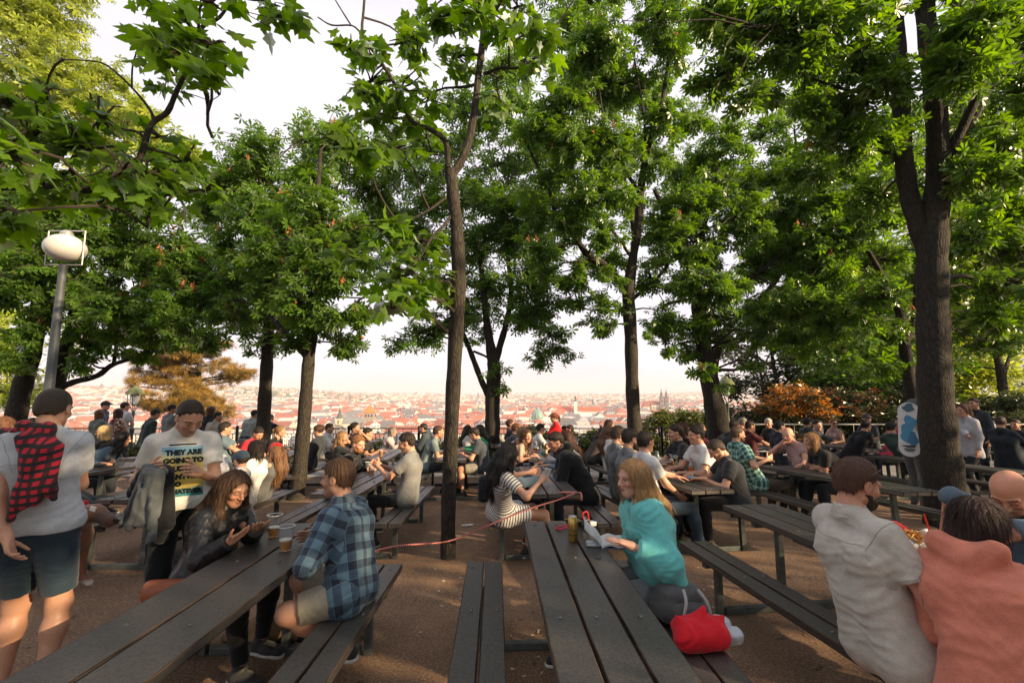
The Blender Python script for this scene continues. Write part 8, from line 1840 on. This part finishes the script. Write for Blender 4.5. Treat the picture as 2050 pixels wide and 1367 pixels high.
# ---- phone, paper, small litter
d = PEOPLE['striped']; w_ = world('striped', d['A'][-1][1]); a = MB(); a.box(tuple(w_ + np.array([.055, .03, .055])), (.07, .009, .14), (.5, .2, .3), .003); o = a.build('phone', plain((.65, .66, .68), .3)); tag(o, 'white phone in the hand of the striped dress woman', 'phone')
a = MB(); a.box((0, 0, 0), (.13, .008, .07), (0, 0, 0), .003); o = a.build('phone', plain((.55, .56, .58), .3)); o.location = on_table('T2', -.05, 1.15) + Vector((0, 0, .006)); o.rotation_euler = (R(90), 0, R(15)); tag(o, 'pale phone lying flat before the black hooded man', 'phone')
a = MB(); a.box((0, 0, 0), (.42, .30, .004), None, .001); o = a.build('menu', plain((.6, .58, .55), .6)); o.location = on_table('R3', -.1, .5) + Vector((0, 0, .004)); o.rotation_euler = (-.035, 0, .5); tag(o, 'white open menu on the table behind the three backs', 'menu')
for i, (px, py) in enumerate(((1508, 897), (1530, 903))): a = MB(); a.box((0, 0, 0), (.30, .21, .003)); o = a.build('paper_sheet', plain((.62, .6, .58), .7)); o.location = spot(px, py, TOPZ + .006); o.rotation_euler = (-.035, 0, .4 * i); tag(o, ('white paper sheet on the table under the maroon T-shirt man', 'second white sheet nearer the green plaid man')[i], 'paper')
S = SDF(); p = np.array(spot(935, 1054)); S.cap(p + [-.07, 0, .012], p + [.07, .03, .016], .014, .018, .02); S.cap(p + [-.02, .02, .012], p + [.06, .05, .012], .012, .010, .02); S.post.append(folds(.008, 3, .05)); sdf_thing('paper_napkin', S, plain((.66, .64, .62), .8), .006, 'crumpled white napkin on the gravel right of the slim maple', 'napkin')
S = SDF(); p = np.array(spot(1076, 1112, .02)); S.cap(p + [0, 0, .02], p + [.02, .02, .13], .035, .02, .02); S.post.append(folds(.008, 7, .05)); sdf_thing('yellow_bag', S, plain((.7, .45, .02), .35), .007, 'small yellow wrapper standing beside the near table end', 'wrapper')
lit = random.Random(12)
BUTT = None
for i in range(46):
    px, py = lit.uniform(700, 1500), lit.uniform(1050, 1360)
    if i < 8: px, py = lit.uniform(1020, 1090), lit.uniform(1260, 1340)
    p = spot(px, py)
    if BUTT is None: a = MB(); a.tube([(-.014, 0, .004), (.006, 0, .004)], .004, 6); a.mi = 1; a.tube([(.0062, 0, .004), (.016, 0, .004)], .0041, 6); BUTT = a.mesh('cigarette_butt', [plain((.62, .6, .56), .8), plain((.5, .24, .08), .8)])
    o = link('cigarette_butt', BUTT); o.location = (p.x, p.y, G(p.y)); o.rotation_euler = (0, 0, lit.uniform(0, 6.28)); tag(o, 'cigarette butt lying on the brown gravel', 'litter', 'cigarette butts on the gravel')
# ---- painted board beside the thick trunk
p1 = W(1836, 808, 6.95); p0 = W(1822, 914, 6.85); root = empty('painted_board', p0); tag(root, 'white board with blue paint shapes hugged by the man at the massive trunk', 'board'); H = (p1 - p0).length; a = MB(); w_ = .13
out = [(w_ * math.cos(q_), w_ * math.sin(q_)) for q_ in np.linspace(math.pi, 2 * math.pi, 10)]; pts = [(x, -.012, w_ + y) for x, y in out] + [(-x, -.012, H - w_ - y) for x, y in out]
a.prism(pts, (0, .024, 0)); a.build('deck', plain((.66, .66, .64), .35), root)
def splat(cx, cz, rx, rz, seed, m, name='paint_shape'):
    r_ = random.Random(seed); a = MB(); n = 22; pts = [(cx + rx * math.cos(q_) * (1 + .22 * math.sin(3 * q_ + seed) + .1 * r_.uniform(-1, 1)), -.0135 - .0004 * seed, cz + rz * math.sin(q_) * (1 + .2 * math.cos(2 * q_ + seed))) for q_ in [2 * math.pi * k / n for k in range(n)]]; a.prism(pts, (0, .001, 0)); a.build(name, m, root)
BLU = plain((.05, .26, .42), .35); splat(.01, H * .62, .07, .12, 1, BLU); splat(-.03, H * .42, .08, .13, 2, BLU); splat(.04, H * .33, .06, .09, 3, plain((.03, .16, .30), .35)); splat(0, H * .90, .07, .06, 4, plain((.04, .12, .16), .35)); splat(0, H * .19, .08, .02, 5, plain((.03, .03, .04), .4)); splat(0, .10, .06, .035, 6, plain((.10, .11, .12), .4))
root.rotation_euler = (-.04, .05, R(-41))

# ---- pebbles and dropped leaves on the gravel
pr = np.random.default_rng(31); n = 5200; y = 1.3 + 7.5 * pr.uniform(0, 1, n) ** 1.4; x = pr.uniform(-1.15, 1.15, n) * (y + .4); r_ = pr.uniform(.003, .009, n)
O8 = np.array([(1, 0, 0), (0, 1, 0), (-1, 0, 0), (0, -1, 0), (0, 0, .7), (0, 0, -.5)], np.float32); F8 = np.array([(0, 1, 4), (1, 2, 4), (2, 3, 4), (3, 0, 4), (1, 0, 5), (2, 1, 5), (3, 2, 5), (0, 3, 5)])
zz = np.array([G(v) for v in y]); C8 = np.stack([x, y, zz + r_ * .3], 1); V8 = (C8[:, None] + O8[None] * r_[:, None, None] * pr.uniform(.6, 1.4, (n, 6, 1))).reshape(-1, 3); Fp = (F8[None] + (np.arange(n) * 6)[:, None, None]).reshape(-1, 3)
o = link('pebbles', mesh_np('pebbles', V8, Fp, [plain((.20, .15, .11), .9, 0, .5, 40, name='pebble')], False)); tag(o, 'loose pebbles scattered over the brown gravel', 'pebbles', None, 'stuff')
n = 700; y = 1.6 + 10 * pr.uniform(0, 1, n) ** 1.2; x = pr.uniform(-1.15, 1.15, n) * (y + .4); P_ = np.stack([x, y, np.array([G(v) for v in y]) + .006], 1); q_ = pr.uniform(0, 6.28, n); out = np.stack([np.cos(q_), np.sin(q_), pr.normal(size=n) * .15], 1)
V_, F_, rn = place_leaves('simple', P_, out, np.array([0, 0, 1.]) + pr.normal(size=(n, 3)) * .25, pr.uniform(.025, .06, n), pr.uniform(0, 1, n))
o = link('fallen_leaves', mesh_np('fallen_leaves', V_, F_, [leaf_mat('dry_leaf', (.13, .085, .04), .1)], False, attrs={'rnd': rn})); tag(o, 'dry leaf scraps scattered over the brown gravel', 'fallen leaves', None, 'stuff')
